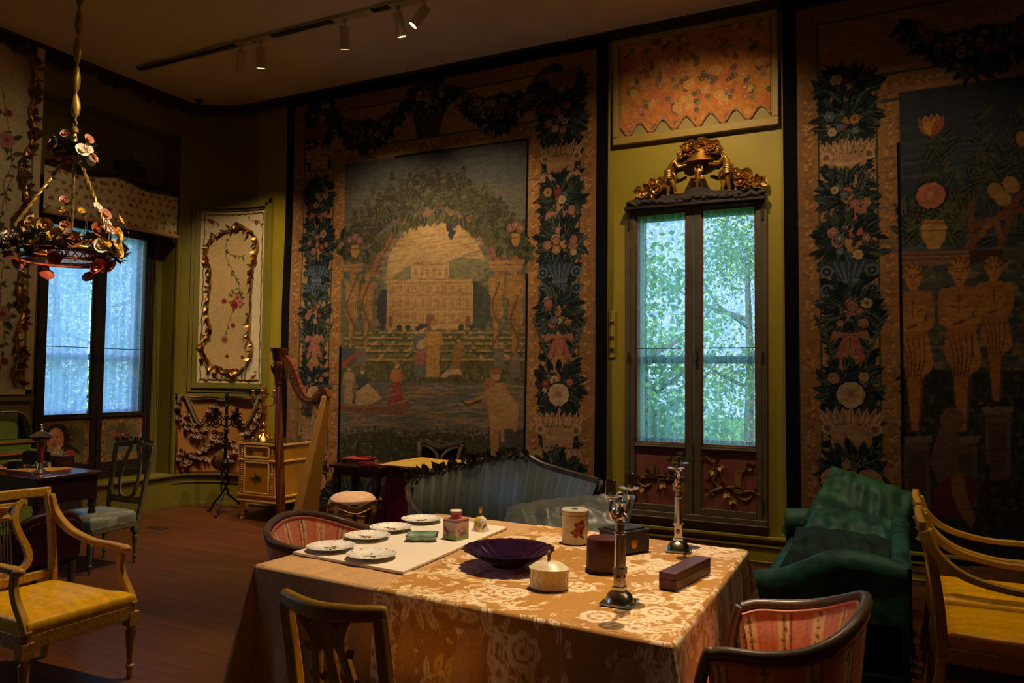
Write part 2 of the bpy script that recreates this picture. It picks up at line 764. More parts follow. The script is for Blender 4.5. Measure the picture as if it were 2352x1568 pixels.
# ================================================================ materials of the room
mat('wall_paint', rgb(150, 132, 14), rgb(138, 120, 12), rough=0.6, scale=2.5, bump=0.05, bscale=90)
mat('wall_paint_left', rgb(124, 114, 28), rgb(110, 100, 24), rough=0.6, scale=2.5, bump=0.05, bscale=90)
mat('ceiling_paint', rgb(230, 212, 194), rgb(222, 204, 184), rough=0.9, scale=2)
mat('plank_wood', rgb(106, 60, 28), rgb(76, 40, 18), rough=0.42, scale=4.0, vary=0.16, spec=0.4)
_nt = MATS['plank_wood'].node_tree
_mp = _nt.nodes.new('ShaderNodeMapping')
_mp.inputs['Scale'].default_value = (.5, 9.0, 9.0)
_tx = [n for n in _nt.nodes if n.type == 'TEX_NOISE'][0]
_tc = [n for n in _nt.nodes if n.type == 'TEX_COORD'][0]
_nt.links.new(_tc.outputs['Object'], _mp.inputs['Vector'])
_nt.links.new(_mp.outputs[0], _tx.inputs['Vector'])
mat('frame_wood', rgb(96, 84, 62), rgb(74, 62, 44), rough=0.5, scale=8, bump=0.1)
mat('frame_dark', rgb(48, 36, 24), rgb(34, 26, 18), rough=0.5, scale=8)
mat('cornice_wood', rgb(66, 50, 34), rgb(38, 28, 20), rough=0.7, scale=14, bump=0.4, bscale=50)
mat('gilt', rgb(226, 172, 78), rgb(160, 108, 38), rough=0.34, metal=0.85, scale=18, bump=0.25, bscale=70)
mat('gilt_bright', rgb(246, 190, 84), rgb(206, 140, 46), rough=0.26, metal=0.95, scale=14, bump=0.15, bscale=60)
mat('gilt_dull', rgb(170, 128, 66), rgb(100, 70, 34), rough=0.5, metal=0.45, scale=16, bump=0.3, bscale=60)
mat('rock_dark', rgb(64, 54, 48), rgb(40, 34, 30), rough=0.8, scale=12, bump=0.5, bscale=30)
mat('pink_wood', rgb(138, 76, 58), rgb(112, 58, 44), rough=0.55, scale=5, bump=0.12, bscale=40)
mat('white_paint', rgb(206, 192, 170), rgb(190, 176, 152), rough=0.5, scale=6)
mat('black_plain', rgb(18, 16, 18), rgb(10, 9, 10), rough=0.6, scale=10)
mat('panel_cream', rgb(214, 194, 150), rgb(196, 174, 128), rough=0.6, scale=4)
mat('ochre_panel', rgb(176, 120, 54), rgb(158, 104, 44), rough=0.6, scale=5, bump=0.08, bscale=30)
mat('carved_pink', rgb(176, 140, 112), rgb(120, 84, 62), rough=0.6, scale=14, bump=0.2, bscale=60)
mat('scroll_grey', rgb(150, 142, 116), rgb(120, 104, 76), rough=0.55, scale=10)
mat('window_glass_dummy', rgb(255, 255, 255))
mat_glass('pane_glass', (0.97, 0.985, 0.98), rough=0.02, clear=0.985)
mat_attr('painted', rough=0.6, bump=0.08, bscale=60)
mat('lawn', rgb(74, 122, 38), rgb(46, 90, 24), rough=0.9, scale=3, bump=0.3)
mat('tree_leaf', rgb(128, 160, 56), rgb(56, 100, 36), rough=0.6, scale=1.2)
mat('tree_leaf_cool', rgb(96, 150, 84), rgb(44, 96, 56), rough=0.6, scale=1.2)
mat('bark', rgb(80, 66, 50), rgb(54, 44, 34), rough=0.9, scale=8, bump=0.5)
mat('brass', rgb(190, 150, 80), rgb(150, 110, 50), rough=0.35, metal=0.9)
for nm in ('tree_leaf', 'tree_leaf_cool'):
    nt = MATS[nm].node_tree
    b = nt.nodes['Principled BSDF']
    tl = nt.nodes.new('ShaderNodeBsdfTranslucent')
    tl.inputs[0].default_value = (*rgb(150, 190, 80), 1)
    mxs = nt.nodes.new('ShaderNodeMixShader')
    mxs.inputs[0].default_value = 0.35
    nt.links.new(b.outputs[0], mxs.inputs[1])
    nt.links.new(tl.outputs[0], mxs.inputs[2])
    nt.links.new(mxs.outputs[0], nt.nodes['Material Output'].inputs[0])

X0, X1, Y0, Y1, ZC = -7.72, 3.4, -2.6, 6.86, 4.9

# ---------------------------------------------------------------- floor: boards along the long wall
fl = struct(MB().box(X0 - .6, X1 + .4, Y0 - .3, Y1 + .5, -0.12, -0.022).build('floor', 'plank_wood', smooth=False), 'reddish brown wooden plank floor of the salon', 'floor')
PW = 0.105
rows = int((Y1 + .12 - 1.3) / PW)
plank_meshes = []
for L in (1.6, 2.3, 3.1):
    m = MB()
    m.box(0, L - 0.0015, 0, PW - 0.0015, -0.022, 0)
    pm = m.build('plank', 'plank_wood', smooth=False, bevel=0, link=False)
    plank_meshes.append((L, pm.data))
# the boards nearer than the table and past the sofa are out of the picture: one field
MB().box(X0, X1, Y0, 1.3 - .001, -0.022, -0.0005).build('board_field', 'plank_wood', fl, smooth=False)
for r in range(rows + 1):
    x = X0 - rnd.random() * 1.2
    y = 1.3 + r * PW
    while x < 1.6:
        L, me = rnd.choice(plank_meshes)
        o = shared(me, 'plank', fl, (x, y, 0))
        x += L
MB().box(1.6 + 3.2, X1 + .4, 1.3, Y1 + .3, -0.022, -0.002).build('board_field', 'plank_wood', fl, smooth=False)

struct(MB().box(X0 - .6, X1 + .4, Y0 - .3, Y1 + .5, ZC, ZC + .2).build('ceiling', 'ceiling_paint', smooth=False), 'plain pale plaster ceiling in shadow', 'ceiling')


# ---------------------------------------------------------------- walls
def wall_holes(name, m, plane, a0, a1, z0, z1, t0, t1, holes, label):
    """wall in plane 'x' or 'y' with rectangular holes (a, b, zlo, zhi) along its length"""
    b = MB()

    def bx(p, q, r, s):
        if q - p < 1e-6 or s - r < 1e-6:
            return
        if plane == 'y':
            b.box(p, q, t0, t1, r, s)
        else:
            b.box(t0, t1, p, q, r, s)
    a = a0
    for h in sorted(holes):
        bx(a, h[0], z0, z1)
        bx(h[0], h[1], z0, h[2])
        bx(h[0], h[1], h[3], z1)
        a = h[1]
    bx(a, a1, z0, z1)
    return struct(b.build(name, m, smooth=False), label, 'wall')


wall_holes('wall_back', 'wall_paint', 'y', -7.0, X1, 0, ZC, Y1, Y1 + .32, [(-2.14, -1.05, 1.0, 3.14)], 'olive green wall behind the tapestries with tall window')
wall_holes('wall_left', 'wall_paint_left', 'x', Y0, 4.70, 0, ZC, X0 - .5, X0, [(0.3, 1.7, 0.9, 3.2)], 'green side wall with cream painted panel')
wall_holes('wall_right', 'wall_paint', 'x', Y0, Y1, 0, ZC, X1, X1 + .2, [], 'green wall at the far end of the room')
wall_holes('wall_front', 'wall_paint', 'y', X0, X1, 0, ZC, Y0 - .2, Y0, [], 'green wall behind the viewer')
# window niche in the side wall
b = MB()
b.box(X0 - .5, X0, 4.70, 6.40, 4.46, ZC)
b.box(X0 - .5, X0 - .28, 4.70, 4.93, .35, 4.46)
b.box(X0 - .5, X0 - .28, 6.22, 6.40, .35, 4.46)
b.box(X0 - .5, X0 - .28, 4.93, 6.22, .35, 1.10)
b.box(X0 - .5, X0 - .28, 4.93, 6.22, 3.25, 4.46)
b.box(X0 - .5, X0, 4.70, 6.40, 0, .35)
b.box(X0 - .5, X0 - .003, 6.40, 6.95, 0, ZC)
nich = struct(b.build('wall_niche', 'wall_paint_left', smooth=False), 'dark green window niche recessed in side wall', 'wall')
b = MB()
b.box(X0 - .28, X0 + .035, 4.70, 6.415, .35, .385)
b.build('ledge', 'wall_paint_left', nich, bevel=.008)
b = MB()
b.box(X0 - .28, X0 - .25, 4.70, 6.40, 4.36, 4.46)
b.box(X0 - .03, X0 + .012, 6.385, 6.44, .385, 4.46)
b.build('moulding', 'wall_paint_left', nich, bevel=.008)

# rounded corner between side wall and long wall
CA, CB = 0.80, 0.46


def corner(t, off=0.0):
    """t 0..1 from side wall to long wall; off > 0 towards the room"""
    a = PI - t * PI / 2
    x = X0 + CA + (CA - off) * math.cos(a)
    y = Y1 - CB + (CB - off) * math.sin(a)
    return x, y


b = MB()
N = 24
b.grid(N, 1, lambda u, v: (*corner(u), v * ZC))
b.grid(N, 1, lambda u, v: (*corner(1 - u, -.2), v * ZC))
wc = struct(b.build('wall_corner', 'wall_paint_left', angle=60), 'curved green corner wall with painted rococo panel', 'wall')
b = MB()
for z0_, z1_, of in ((1.30, 1.345, .05), (.36, .385, .035), (0, .03, .012), (.27, .28, .012)):
    for i in range(N):
        p, q = corner(i / N, of), corner((i + 1) / N, of)
        pb, qb = corner(i / N, -.01), corner((i + 1) / N, -.01)
        b.add([(*p, z0_), (*q, z0_), (*qb, z0_), (*pb, z0_), (*p, z1_), (*q, z1_), (*qb, z1_), (*pb, z1_)],
              [(0, 1, 5, 4), (4, 5, 6, 7), (3, 2, 1, 0)])
b.build('dado_rail', 'wall_paint_left', wc, angle=30)


# carved dark cornices under the ceiling
def cornice(name, pts, label, drop=.085):
    m = MB()
    P = [Vector(p) for p in pts]
    total = 0
    for a, c in zip(P[:-1], P[1:]):
        d = (c - a)
        L = d.length
        d.normalize()
        nrm = Vector((d.y, -d.x, 0))
        m.bar([a + nrm * .03 + V(0, 0, -.015), c + nrm * .03 + V(0, 0, -.015)], .06, .03)
        m.bar([a + nrm * .015 + V(0, 0, -.045), c + nrm * .015 + V(0, 0, -.045)], .03, .05)
        k = 0.0
        while k < L:
            w = .05 + .05 * rnd.random()
            h = drop * (.55 + .8 * rnd.random())
            p = a + d * min(k, L) + nrm * .025 + V(0, 0, -.05)
            m.leaf(p, V(d.x * (rnd.random() - .5), d.y * (rnd.random() - .5), -1), nrm, h, w * 1.3, .2)
            m.ell(p + V(0, 0, .008), (.018, .018, .014), 6, 4)
            k += w * .8
    return struct(m.build(name, 'cornice_wood'), label, 'cornice')


cornice('trim_1', [(-7.0, Y1, ZC), (-.6, Y1, ZC)], 'dark carved leafy cornice above the long wall')
cornice('trim_2', [(X0, 2.8, ZC), (X0, 6.40, ZC)], 'dark carved leafy cornice above the window niche', .12)
cornice('trim_3', [(*corner(t / 8), ZC) for t in range(9)], 'dark carved leafy cornice over the curved corner')

# skirting of the long wall
b = MB()
for z0_, z1_, of in ((.228, .258, .05), (.20, .228, .025), (.16, .185, .035), (0, .16, .022), (.03, .045, .03)):
    b.box(-6.92, X1, Y1 - of, Y1, z0_, z1_)
struct(b.build('baseboard_back', 'wall_paint', bevel=.006), 'deep olive green moulded skirting under tall window', 'skirting')
b = MB()
b.box(X0, X0 + .025, Y0, 4.70, 0, .16)
b.box(X0, X0 + .05, Y0, 4.70, 1.30, 1.345)
struct(b.build('baseboard_left', 'wall_paint_left', bevel=.006), 'green skirting and dado rail of side wall', 'skirting')


# ---------------------------------------------------------------- lace
def lace_mat(name, base, trans, open_lo, open_hi, sc):
    m = bpy.data.materials.new(name)
    m.use_nodes = True
    nt = m.node_tree
    nt.nodes.remove(nt.nodes['Principled BSDF'])
    out = nt.nodes['Material Output']
    tc = nt.nodes.new('ShaderNodeTexCoord')
    n1 = nt.nodes.new('ShaderNodeTexVoronoi')
    n1.feature = 'DISTANCE_TO_EDGE'
    n1.inputs['Scale'].default_value = sc
    n2 = nt.nodes.new('ShaderNodeTexNoise')
    n2.inputs['Scale'].default_value = sc * .45
    n2.inputs['Detail'].default_value = 6
    nt.links.new(tc.outputs['Object'], n1.inputs['Vector'])
    nt.links.new(tc.outputs['Object'], n2.inputs['Vector'])
    r1 = nt.nodes.new('ShaderNodeMapRange')
    r1.inputs['From Min'].default_value = 0.08
    r1.inputs['From Max'].default_value = 0.22
    nt.links.new(n1.outputs['Distance'], r1.inputs['Value'])
    r2 = nt.nodes.new('ShaderNodeMapRange')
    r2.inputs['From Min'].default_value = 0.46
    r2.inputs['From Max'].default_value = 0.56
    nt.links.new(n2.outputs['Fac'], r2.inputs['Value'])
    mu = nt.nodes.new('ShaderNodeMath')
    mu.operation = 'MULTIPLY'
    nt.links.new(r1.outputs[0], mu.inputs[0])
    nt.links.new(r2.outputs[0], mu.inputs[1])
    mp = nt.nodes.new('ShaderNodeMapRange')
    mp.inputs['To Min'].default_value = open_lo
    mp.inputs['To Max'].default_value = open_hi
    nt.links.new(mu.outputs[0], mp.inputs['Value'])
    tr = nt.nodes.new('ShaderNodeBsdfTransparent')
    tl = nt.nodes.new('ShaderNodeBsdfTranslucent')
    tl.inputs[0].default_value = (*trans, 1)
    df = nt.nodes.new('ShaderNodeBsdfDiffuse')
    df.inputs[0].default_value = (*base, 1)
    mx = nt.nodes.new('ShaderNodeMixShader')
    mx.inputs[0].default_value = 0.3
    nt.links.new(tl.outputs[0], mx.inputs[1])
    nt.links.new(df.outputs[0], mx.inputs[2])
    m2 = nt.nodes.new('ShaderNodeMixShader')
    nt.links.new(mp.outputs[0], m2.inputs[0])
    nt.links.new(mx.outputs[0], m2.inputs[1])
    nt.links.new(tr.outputs[0], m2.inputs[2])
    nt.links.new(m2.outputs[0], out.inputs[0])
    MATS[name] = m


lace_mat('lace_cool', (.70, .78, .9), (.56, .74, 1.0), 0.06, 0.5, 62)
lace_mat('lace_green', (.34, .46, .42), (.36, .54, .48), 0.25, 0.95, 58)


def lace(name, plane, pos, a0, a1, z0, z1, m, label, seed, waves=6.5, amp=.02):
    rs = random.Random(seed)
    ph = [rs.random() * 6 for _ in range(4)]
    g = MB()

    def fn(u, v):
        a = lerp(a0, a1, u)
        z = lerp(z0, z1, v)
        d = amp * (math.sin(waves * 2 * PI * u + ph[0] + .4 * math.sin(3 * v + ph[2])) + .5 * math.sin(waves * 4.4 * u + ph[1])) * (1 - .35 * v)
        return (a, pos + d, z) if plane == 'y' else (pos + d, a, z)
    g.grid(64, 20, fn)
    return tag(g.build(name, m, angle=180), label, 'curtain', 'lace curtains at the windows')


# ---------------------------------------------------------------- casement windows
def window(name, plane, face, a0, a1, z0, zs, z1, bar_z, label, wood, sgn, panels):
    """double casement: glazed above zs, wooden panel below; face = room-side plane, sgn*depth goes outward"""
    root = thing(name, label, 'window')
    root['kind'] = 'structure'

    def bx(m, p, q, d0, d1, r, s):
        lo, hi = sorted((face + sgn * d0, face + sgn * d1))
        if plane == 'y':
            m.box(p, q, lo, hi, r, s)
        else:
            m.box(lo, hi, p, q, r, s)
    mid = (a0 + a1) / 2
    fr = MB()
    t = .045
    bx(fr, a0 - t, a0, -.035, .10, z0 - .03, z1 + .04)
    bx(fr, a1, a1 + t, -.035, .10, z0 - .03, z1 + .04)
    bx(fr, a0, a1, -.035, .10, z1, z1 + .04)
    bx(fr, a0 - t, a1 + t, -.045, .02, z0 - .05, z0 - .0)
    bx(fr, a0 - t - .01, a1 + t + .01, -.06, .02, z0 - .06, z0 - .045)
    fr.build('window_frame', wood, root, bevel=.006)
    for k, (p, q) in enumerate(((a0, mid - .004), (mid + .004, a1))):
        s = MB()
        st = .065
        bx(s, p, p + st * (.75 if k == 0 else 1), -.03, .015, z0, z1)
        bx(s, q - st * (.75 if k == 1 else 1), q, -.03, .015, z0, z1)
        p2, q2 = p + st * (.75 if k == 0 else 1), q - st * (.75 if k == 1 else 1)
        bx(s, p2, q2, -.03, .015, z1 - .06, z1)
        bx(s, p2, q2, -.03, .015, zs - .05, zs)
        bx(s, p2, q2, -.042, .015, zs - .035, zs - .018)
        bx(s, p2, q2, -.03, .015, z0, z0 + .06)
        so = s.build('casement', wood, root, bevel=.005)
        s = MB()
        for (r_, s_) in ((zs, zs + .012), (z1 - .072, z1 - .06)):
            bx(s, p2, q2, -.012, .012, r_, s_)
        bx(s, p2, p2 + .012, -.012, .012, zs, z1 - .06)
        bx(s, q2 - .012, q2, -.012, .012, zs, z1 - .06)
        s.build('bead', 'pink_wood' if sgn > 0 else 'frame_dark', so, smooth=False)
        s = MB()
        bx(s, p2, q2, -.004, .004, bar_z - .004, bar_z + .004)
        s.build('glazing_bar', 'black_plain', so, smooth=False)
        for (r_, s_) in ((zs, bar_z - .004), (bar_z + .004, z1 - .06)):
            s = MB()
            bx(s, p2, q2, .001, .004, r_, s_)
            s.build('pane', 'pane_glass', so, smooth=False)
        s = MB()
        bx(s, p2, q2, -.014, .002, z0 + .06, zs - .05)
        panels(root, k, p2, q2, z0 + .06, zs - .05, s)
        # handle
        s = MB()
        hz = bar_z - .12
        if k == (1 if sgn > 0 else 0) or sgn < 0 and k == 1:
            c = (p + .03 if k == 1 else q - .03)
            pts = [(c, -.03, hz + .05), (c, -.06, hz + .04), (c, -.065, hz), (c, -.055, hz - .05)]
            P = [((a, face + sgn * d, z) if plane == 'y' else (face + sgn * d, a, z)) for a, d, z in pts]
            s.tube(spline(P, 4), .007, 6)
            bx(s, c - .015, c + .015, -.034, -.03, hz - .06, hz + .09)
            s.build('handle', 'frame_dark', so)
        # hinges
        s = MB()
        hc = p - .012 if k == 0 else q + .012
        for hz in (z0 + .12, (z0 + z1) / 2, z1 - .15):
            bx(s, hc - .008, hc + .008, -.05, -.028, hz - .045, hz + .045)
        s.build('hinge', 'frame_dark', so)
    # outer sash
    s = MB()
    for z_ in (zs + .0, bar_z - .10, z1 - .05):
        bx(s, a0, a1, .22, .26, z_ - .035, z_ + .035)
    for a_ in (a0 + .02, a1 - .02):
        bx(s, a_ - .03, a_ + .03, .22, .26, zs, z1)
    bx(s, a0, a1, .215, .27, zs - .04, zs + .02)
    s.build('outer_sash', 'white_paint', root, smooth=False)
    return root


def relief_right(root, k, p, q, r, s, m):
    po = m.build('panel', 'pink_wood', root, smooth=False)
    g = MB()
    y = Y1 - .014
    cx, cz = (p + q) / 2, (r + s) / 2
    if k == 0:
        br = [[(-.17, -.02), (-.08, 0), (.02, -.02), (.14, -.01), (.2, .03)], [(-.17, -.02), (-.2, -.07), (-.14, -.1), (-.08, -.07)], [(-.03, 0), (-.04, .09), (-.06, .13)], [(.0, -.02), (-.02, -.08), (-.03, -.12)], [(.12, .0), (.16, .08), (.12, .13)]]
        lv = [(-.2, -.05, 2), (-.12, .02, 1), (.04, .0, .5), (.1, .02, 1.2), (.17, .02, .4), (.12, .14, 2.2), (.02, -.05, 5), (.13, -.06, 5.5), (-.16, -.1, 4), (.15, .11, 1)]
        rf = [(-.07, .055, .035, .13), (.0, .012, .3, .012)]
    else:
        br = [[(-.19, .2), (-.13, .14), (-.1, .07), (-.13, 0), (-.09, -.06)], [(-.12, -.08), (0, -.05), (.1, -.08), (.2, -.07), (.23, -.1)], [(.05, -.06), (.09, -.13), (.15, -.15), (.2, -.11)], [(-.1, -.08), (-.16, -.11), (-.13, -.13)], [(.1, .06), (.14, .11), (.18, .13)]]
        lv = [(-.2, .2, 2.5), (-.16, .18, .4), (-.1, .17, 1), (-.08, .14, 5.5), (-.13, .1, 4), (-.14, -.02, 2.5), (-.05, -.05, 1), (-.02, -.09, 5), (.03, -.14, 5), (.15, .13, .3), (.2, .12, 1.5), (-.16, -.11, 3), (.22, -.08, .5)]
        rf = [(.085, .0, .055, .2), (.07, -.05, .12, .014)]
    for pts in br:
        g.tube(spline([(cx + a, y - .006, cz + b_) for a, b_ in pts], 5), [.013, .011, .007], 7)
    for a, b_, an in lv:
        for da in (-.5, .5):
            g.leaf((cx + a, y - .008, cz + b_), (math.cos(an + da), -.25, math.sin(an + da)), (0, -1, 0), .065, .04, .3)
        g.ell((cx + a, y - .01, cz + b_), .013, 6, 4)
    for a, b_, w, h in rf:
        g.box(cx + a - w / 2, cx + a + w / 2, y - .022, y, cz + b_ - h / 2, cz + b_ + h / 2)
    g.build('carved_relief', 'gilt_dull', po)


def relief_left(root, k, p, q, r, s, m):
    po = m.build('panel', 'ochre_panel', root, smooth=False)
    x = X0 - .28 + .0
    c = Canvas(p, q, r, s, .006, rgb(150, 118, 70))
    c.poly([(p + .07, r + .08), (q - .07, r + .08), (q - .05, (r + s) / 2), (q - .08, s - .08), (p + .08, s - .08), (p + .05, (r + s) / 2)], rgb(108, 106, 84))
    rr = random.Random(40 + k)
    for i in range(60):
        e = rr.random()
        side = rr.randrange(4)
        u = (p + .035 if side == 0 else q - .035 if side == 1 else lerp(p, q, e)) + rr.uniform(-.015, .015)
        v = (r + .04 if side == 2 else s - .04 if side == 3 else lerp(r, s, e)) + rr.uniform(-.015, .015)
        c.ell((u, v), rr.uniform(.008, .02), rr.choice([rgb(176, 84, 58), rgb(96, 104, 60), rgb(190, 150, 100), rgb(120, 60, 44)]))
    cx, cz = (p + q) / 2, lerp(r, s, .58)
    for i in range(9):
        a = rr.uniform(-.3, PI + .3)
        c.leaf((cx, cz), a, rr.uniform(.1, .19), .05, rr.choice([rgb(150, 70, 50), rgb(170, 96, 70), rgb(96, 84, 50)]))
    c.ell((cx, cz), .03, rgb(200, 150, 50))
    c.noise(.15, .03, 3)
    sheet(c, 'painted_panel', 'painted', lambda U, W: (np.full_like(U, x + .0152), U, W), po)
    g = MB()
    rr = random.Random(50 + k)
    for i in range(7):
        a = rr.uniform(.1, PI - .1)
        g.leaf((x + .018, cx + .02 * math.cos(a), cz + .02 * math.sin(a)), (.25, math.cos(a), math.sin(a)), (1, 0, 0), rr.uniform(.08, .15), .045, .2)
    g.ell((x + .026, cx, cz), .022, 8, 5)
    g.build('carved_relief', 'carved_pink', po)


window('window_1', 'y', Y1, -2.185, -1.01, .39, 1.0, 3.17, 1.865, 'tall double casement with pink lower panels between the tapestries', 'frame_wood', 1, relief_right)
window('window_2', 'x', X0 - .28, 4.94, 6.23, .52, 1.12, 3.24, 1.86, 'double casement in green niche under floral pelmet', 'frame_dark', -1, relief_left)
lace('lace_curtain', 'y', Y1 + .12, -2.15, -1.62, .98, 3.13, 'lace_green', 'white lace curtain in the tall window, far leaf by dark tapestry edge', 1)
lace('lace_curtain', 'y', Y1 + .12, -1.60, -1.04, .98, 3.13, 'lace_green', 'white lace curtain in the tall window, leaf above green sofa', 2)
lace('lace_curtain', 'x', X0 - .40, 4.92, 5.57, 1.08, 3.22, 'lace_cool', 'bluish lace curtain in niche window, leaf behind the chandelier', 3)
lace('lace_curtain', 'x', X0 - .40, 5.59, 6.24, 1.08, 3.22, 'lace_cool', 'bluish lace curtain in niche window, leaf with the hooked handle', 4)
# plain casement further along the side wall, outside the picture
b = MB()
for y_ in (.3, 1.0, 1.7):
    b.box(X0 - .2, X0 - .12, y_ - .035, y_ + .035, .9, 3.2)
for z_ in (.9, 2.0, 3.2):
    b.box(X0 - .2, X0 - .12, .3, 1.7, z_ - .03, z_ + .03)
struct(b.build('window_3', 'frame_dark', smooth=False), 'dark casement further along the side wall', 'window')

# ---------------------------------------------------------------- the garden outside
struct(MB().box(-40, 20, Y1 + .6, 45, -.9, -.7).build('lawn_ground', 'lawn', smooth=False), 'sunlit green lawn outside the tall window', 'ground')
struct(MB().box(-40, X0 - .9, -8, Y1 + .6, -.9, -.7).build('lawn_side_ground', 'lawn', smooth=False), 'green lawn outside the niche window', 'ground')


def tree(loc, h, rad, n, m, label, seed):
    rs = random.Random(seed)
    t = thing('garden_tree', label, 'tree', loc, 0, 'trees in the garden')
    g = MB()
    g.tube([(0, 0, 0), (.05, .02, h * .4), (-.03, 0, h * .8)], [.13, .09, .04], 8)
    for k in range(7):
        a = rs.random() * 6.28
        z = h * rs.uniform(.25, .7)
        g.tube([(0, 0, z), (rad * .5 * math.cos(a), rad * .5 * math.sin(a), z + .4), (rad * .8 * math.cos(a), rad * .8 * math.sin(a), z + .9)], [.05, .03, .01], 6)
    g.build('trunk', 'bark', t)
    g = MB()
    cl = [(rs.gauss(0, rad * .42), rs.gauss(0, rad * .42), h * rs.uniform(.12, 1.0)) for _ in range(26)]
    for k in range(n):
        c = rs.choice(cl)
        p = V(c[0] + rs.gauss(0, rad * .16), c[1] + rs.gauss(0, rad * .16), max(.1, c[2] + rs.gauss(0, rad * .16)))
        d = V(rs.gauss(0, 1), rs.gauss(0, 1), rs.gauss(-.3, .7)).normalized()
        q = d.orthogonal().normalized()
        q.rotate(Matrix.Rotation(rs.random() * 6.28, 3, d))
        L = rs.uniform(.07, .14)
        g.add([p, p + d * L * .5 + q * L * .3, p + d * L, p + d * L * .5 - q * L * .3], [(0, 1, 2, 3)])
    g.build('foliage', m, t, smooth=False)
    return t


tree((-3.5, 11.6, -.7), 4.2, 1.5, 5200, 'tree_leaf_cool', 'leafy cool green tree in front of the tall window', 11)
tree((-2.9, 17.6, -.7), 6.6, 2.3, 6500, 'tree_leaf', 'bright green tree seen through the tall window', 12)
tree((-9.0, 15.0, -.7), 6.4, 1.9, 4000, 'tree_leaf', 'tall green tree far across the lawn', 13)
tree((1.2, 12.5, -.7), 3.8, 1.5, 3000, 'tree_leaf_cool', 'low bushy tree near the tall window', 14)
tree((-13.5, 8.6, -.7), 5.2, 1.9, 5000, 'tree_leaf_cool', 'green tree outside the niche window', 15)
tree((-19.0, 13.5, -.7), 7.5, 2.6, 5500, 'tree_leaf', 'pale green tree beyond the niche window', 16)
# ================================================================ the display table
mat_attr('damask', rough=0.55, bump=0.1, bscale=120, sheen=.15)
mat_attr('velvet', rough=0.75, bump=0.08, bscale=70, sheen=.3)
mat('table_wood', rgb(86, 52, 30), rgb(60, 34, 18), rough=.5, scale=5)
mat('board_white', rgb(240, 226, 206), rgb(234, 220, 200), rough=.8, scale=3)
mat('porcelain', rgb(236, 232, 214), rgb(228, 224, 204), rough=.15, scale=6, coat=.5)
mat_attr('porcelain_painted', rough=.15, bump=0, bscale=20, spec=.6)
mat('cream_ware', rgb(238, 222, 184), rgb(226, 206, 164), rough=.3, scale=10, bump=.05, bscale=30, coat=.3)
mat('red_leather', rgb(96, 36, 22), rgb(66, 24, 16), rough=.4, scale=9, bump=.1, bscale=60)
mat('rosewood', rgb(98, 42, 28), rgb(58, 24, 18), rough=.45, scale=14, bump=.06)
mat('dark_chest', rgb(56, 44, 34), rgb(36, 28, 22), rough=.4, scale=12, bump=.1)
mat('silver', rgb(232, 224, 212), rgb(206, 196, 182), rough=.26, metal=1.0, scale=10)
mat('old_gold', rgb(200, 150, 60), rgb(150, 104, 36), rough=.3, metal=.9, scale=14)
mat('mirror_blue', rgb(150, 176, 200), rgb(140, 166, 190), rough=.08, metal=.9, scale=5)
mat('tray_green', rgb(150, 176, 152), rgb(128, 156, 134), rough=.25, scale=12)
mat_glass('smoke_glass', (.84, .76, .68), rough=.03, clear=.9)
mat_glass('bell_glass', (.9, .9, .9), clear=.9)

# amethyst glass: glossy, lets a little purple light through
m = bpy.data.materials.new('amethyst')
m.use_nodes = True
nt = m.node_tree
bs = nt.nodes['Principled BSDF']
bs.inputs['Base Color'].default_value = (*rgb(26, 18, 48), 1)
bs.inputs['Roughness'].default_value = .08
bs.inputs['Coat Weight'].default_value = .5
tr = nt.nodes.new('ShaderNodeBsdfTransparent')
tr.inputs[0].default_value = (.42, .14, .44, 1)
nz = nt.nodes.new('ShaderNodeTexNoise')
nz.inputs['Scale'].default_value = 8
mr = nt.nodes.new('ShaderNodeMapRange')
mr.inputs['To Min'].default_value = .28
mr.inputs['To Max'].default_value = .38
nt.links.new(nz.outputs['Fac'], mr.inputs['Value'])
ms = nt.nodes.new('ShaderNodeMixShader')
nt.links.new(mr.outputs[0], ms.inputs[0])
nt.links.new(bs.outputs[0], ms.inputs[1])
nt.links.new(tr.outputs[0], ms.inputs[2])
nt.links.new(ms.outputs[0], nt.nodes['Material Output'].inputs[0])
MATS['amethyst'] = m

TZ = .76
# corners of the table top, front-left first, anticlockwise
TC = [V(-2.51, 2.535), V(-.635, 2.415), V(-.655, 3.875), V(-2.49, 3.985)]


def tbl(u, v):
    a = TC[0].lerp(TC[1], u)
    c = TC[3].lerp(TC[2], u)
    return a.lerp(c, v)


t = thing('display_table', 'large table hidden under gold tablecloths', 'table', (-1.57, 3.2, 0))
g = MB()
g.prism([(p.x + 1.57, p.y - 3.2) for p in [tbl(.01, .01), tbl(.99, .01), tbl(.99, .99), tbl(.01, .99)]], (0, 0, TZ - .045), (1, 0, 0), (0, 1, 0), (0, 0, .035))
g.build('table_top', 'table_wood', t, smooth=False)
for u in (.08, .92):
    for v in (.1, .9):
        p = tbl(u, v)
        MB().lathe([(.03, 0), (.04, .1), (.03, .15), (.045, .5), (.05, TZ - .045)], 14, (p.x + 1.57, p.y - 3.2, 0)).build('leg', 'table_wood', t)

# ---- woven damask tile
rs = random.Random(5)
gold, pale, mid = rgb(190, 134, 52), rgb(250, 222, 182), rgb(236, 198, 142)
dm = Canvas(0, 1.2, 0, 1.2, .004, gold)


def wrapdraw(fn):
    for ox in (-1.2, 0, 1.2):
        for oy in (-1.2, 0, 1.2):
            fn(ox, oy)


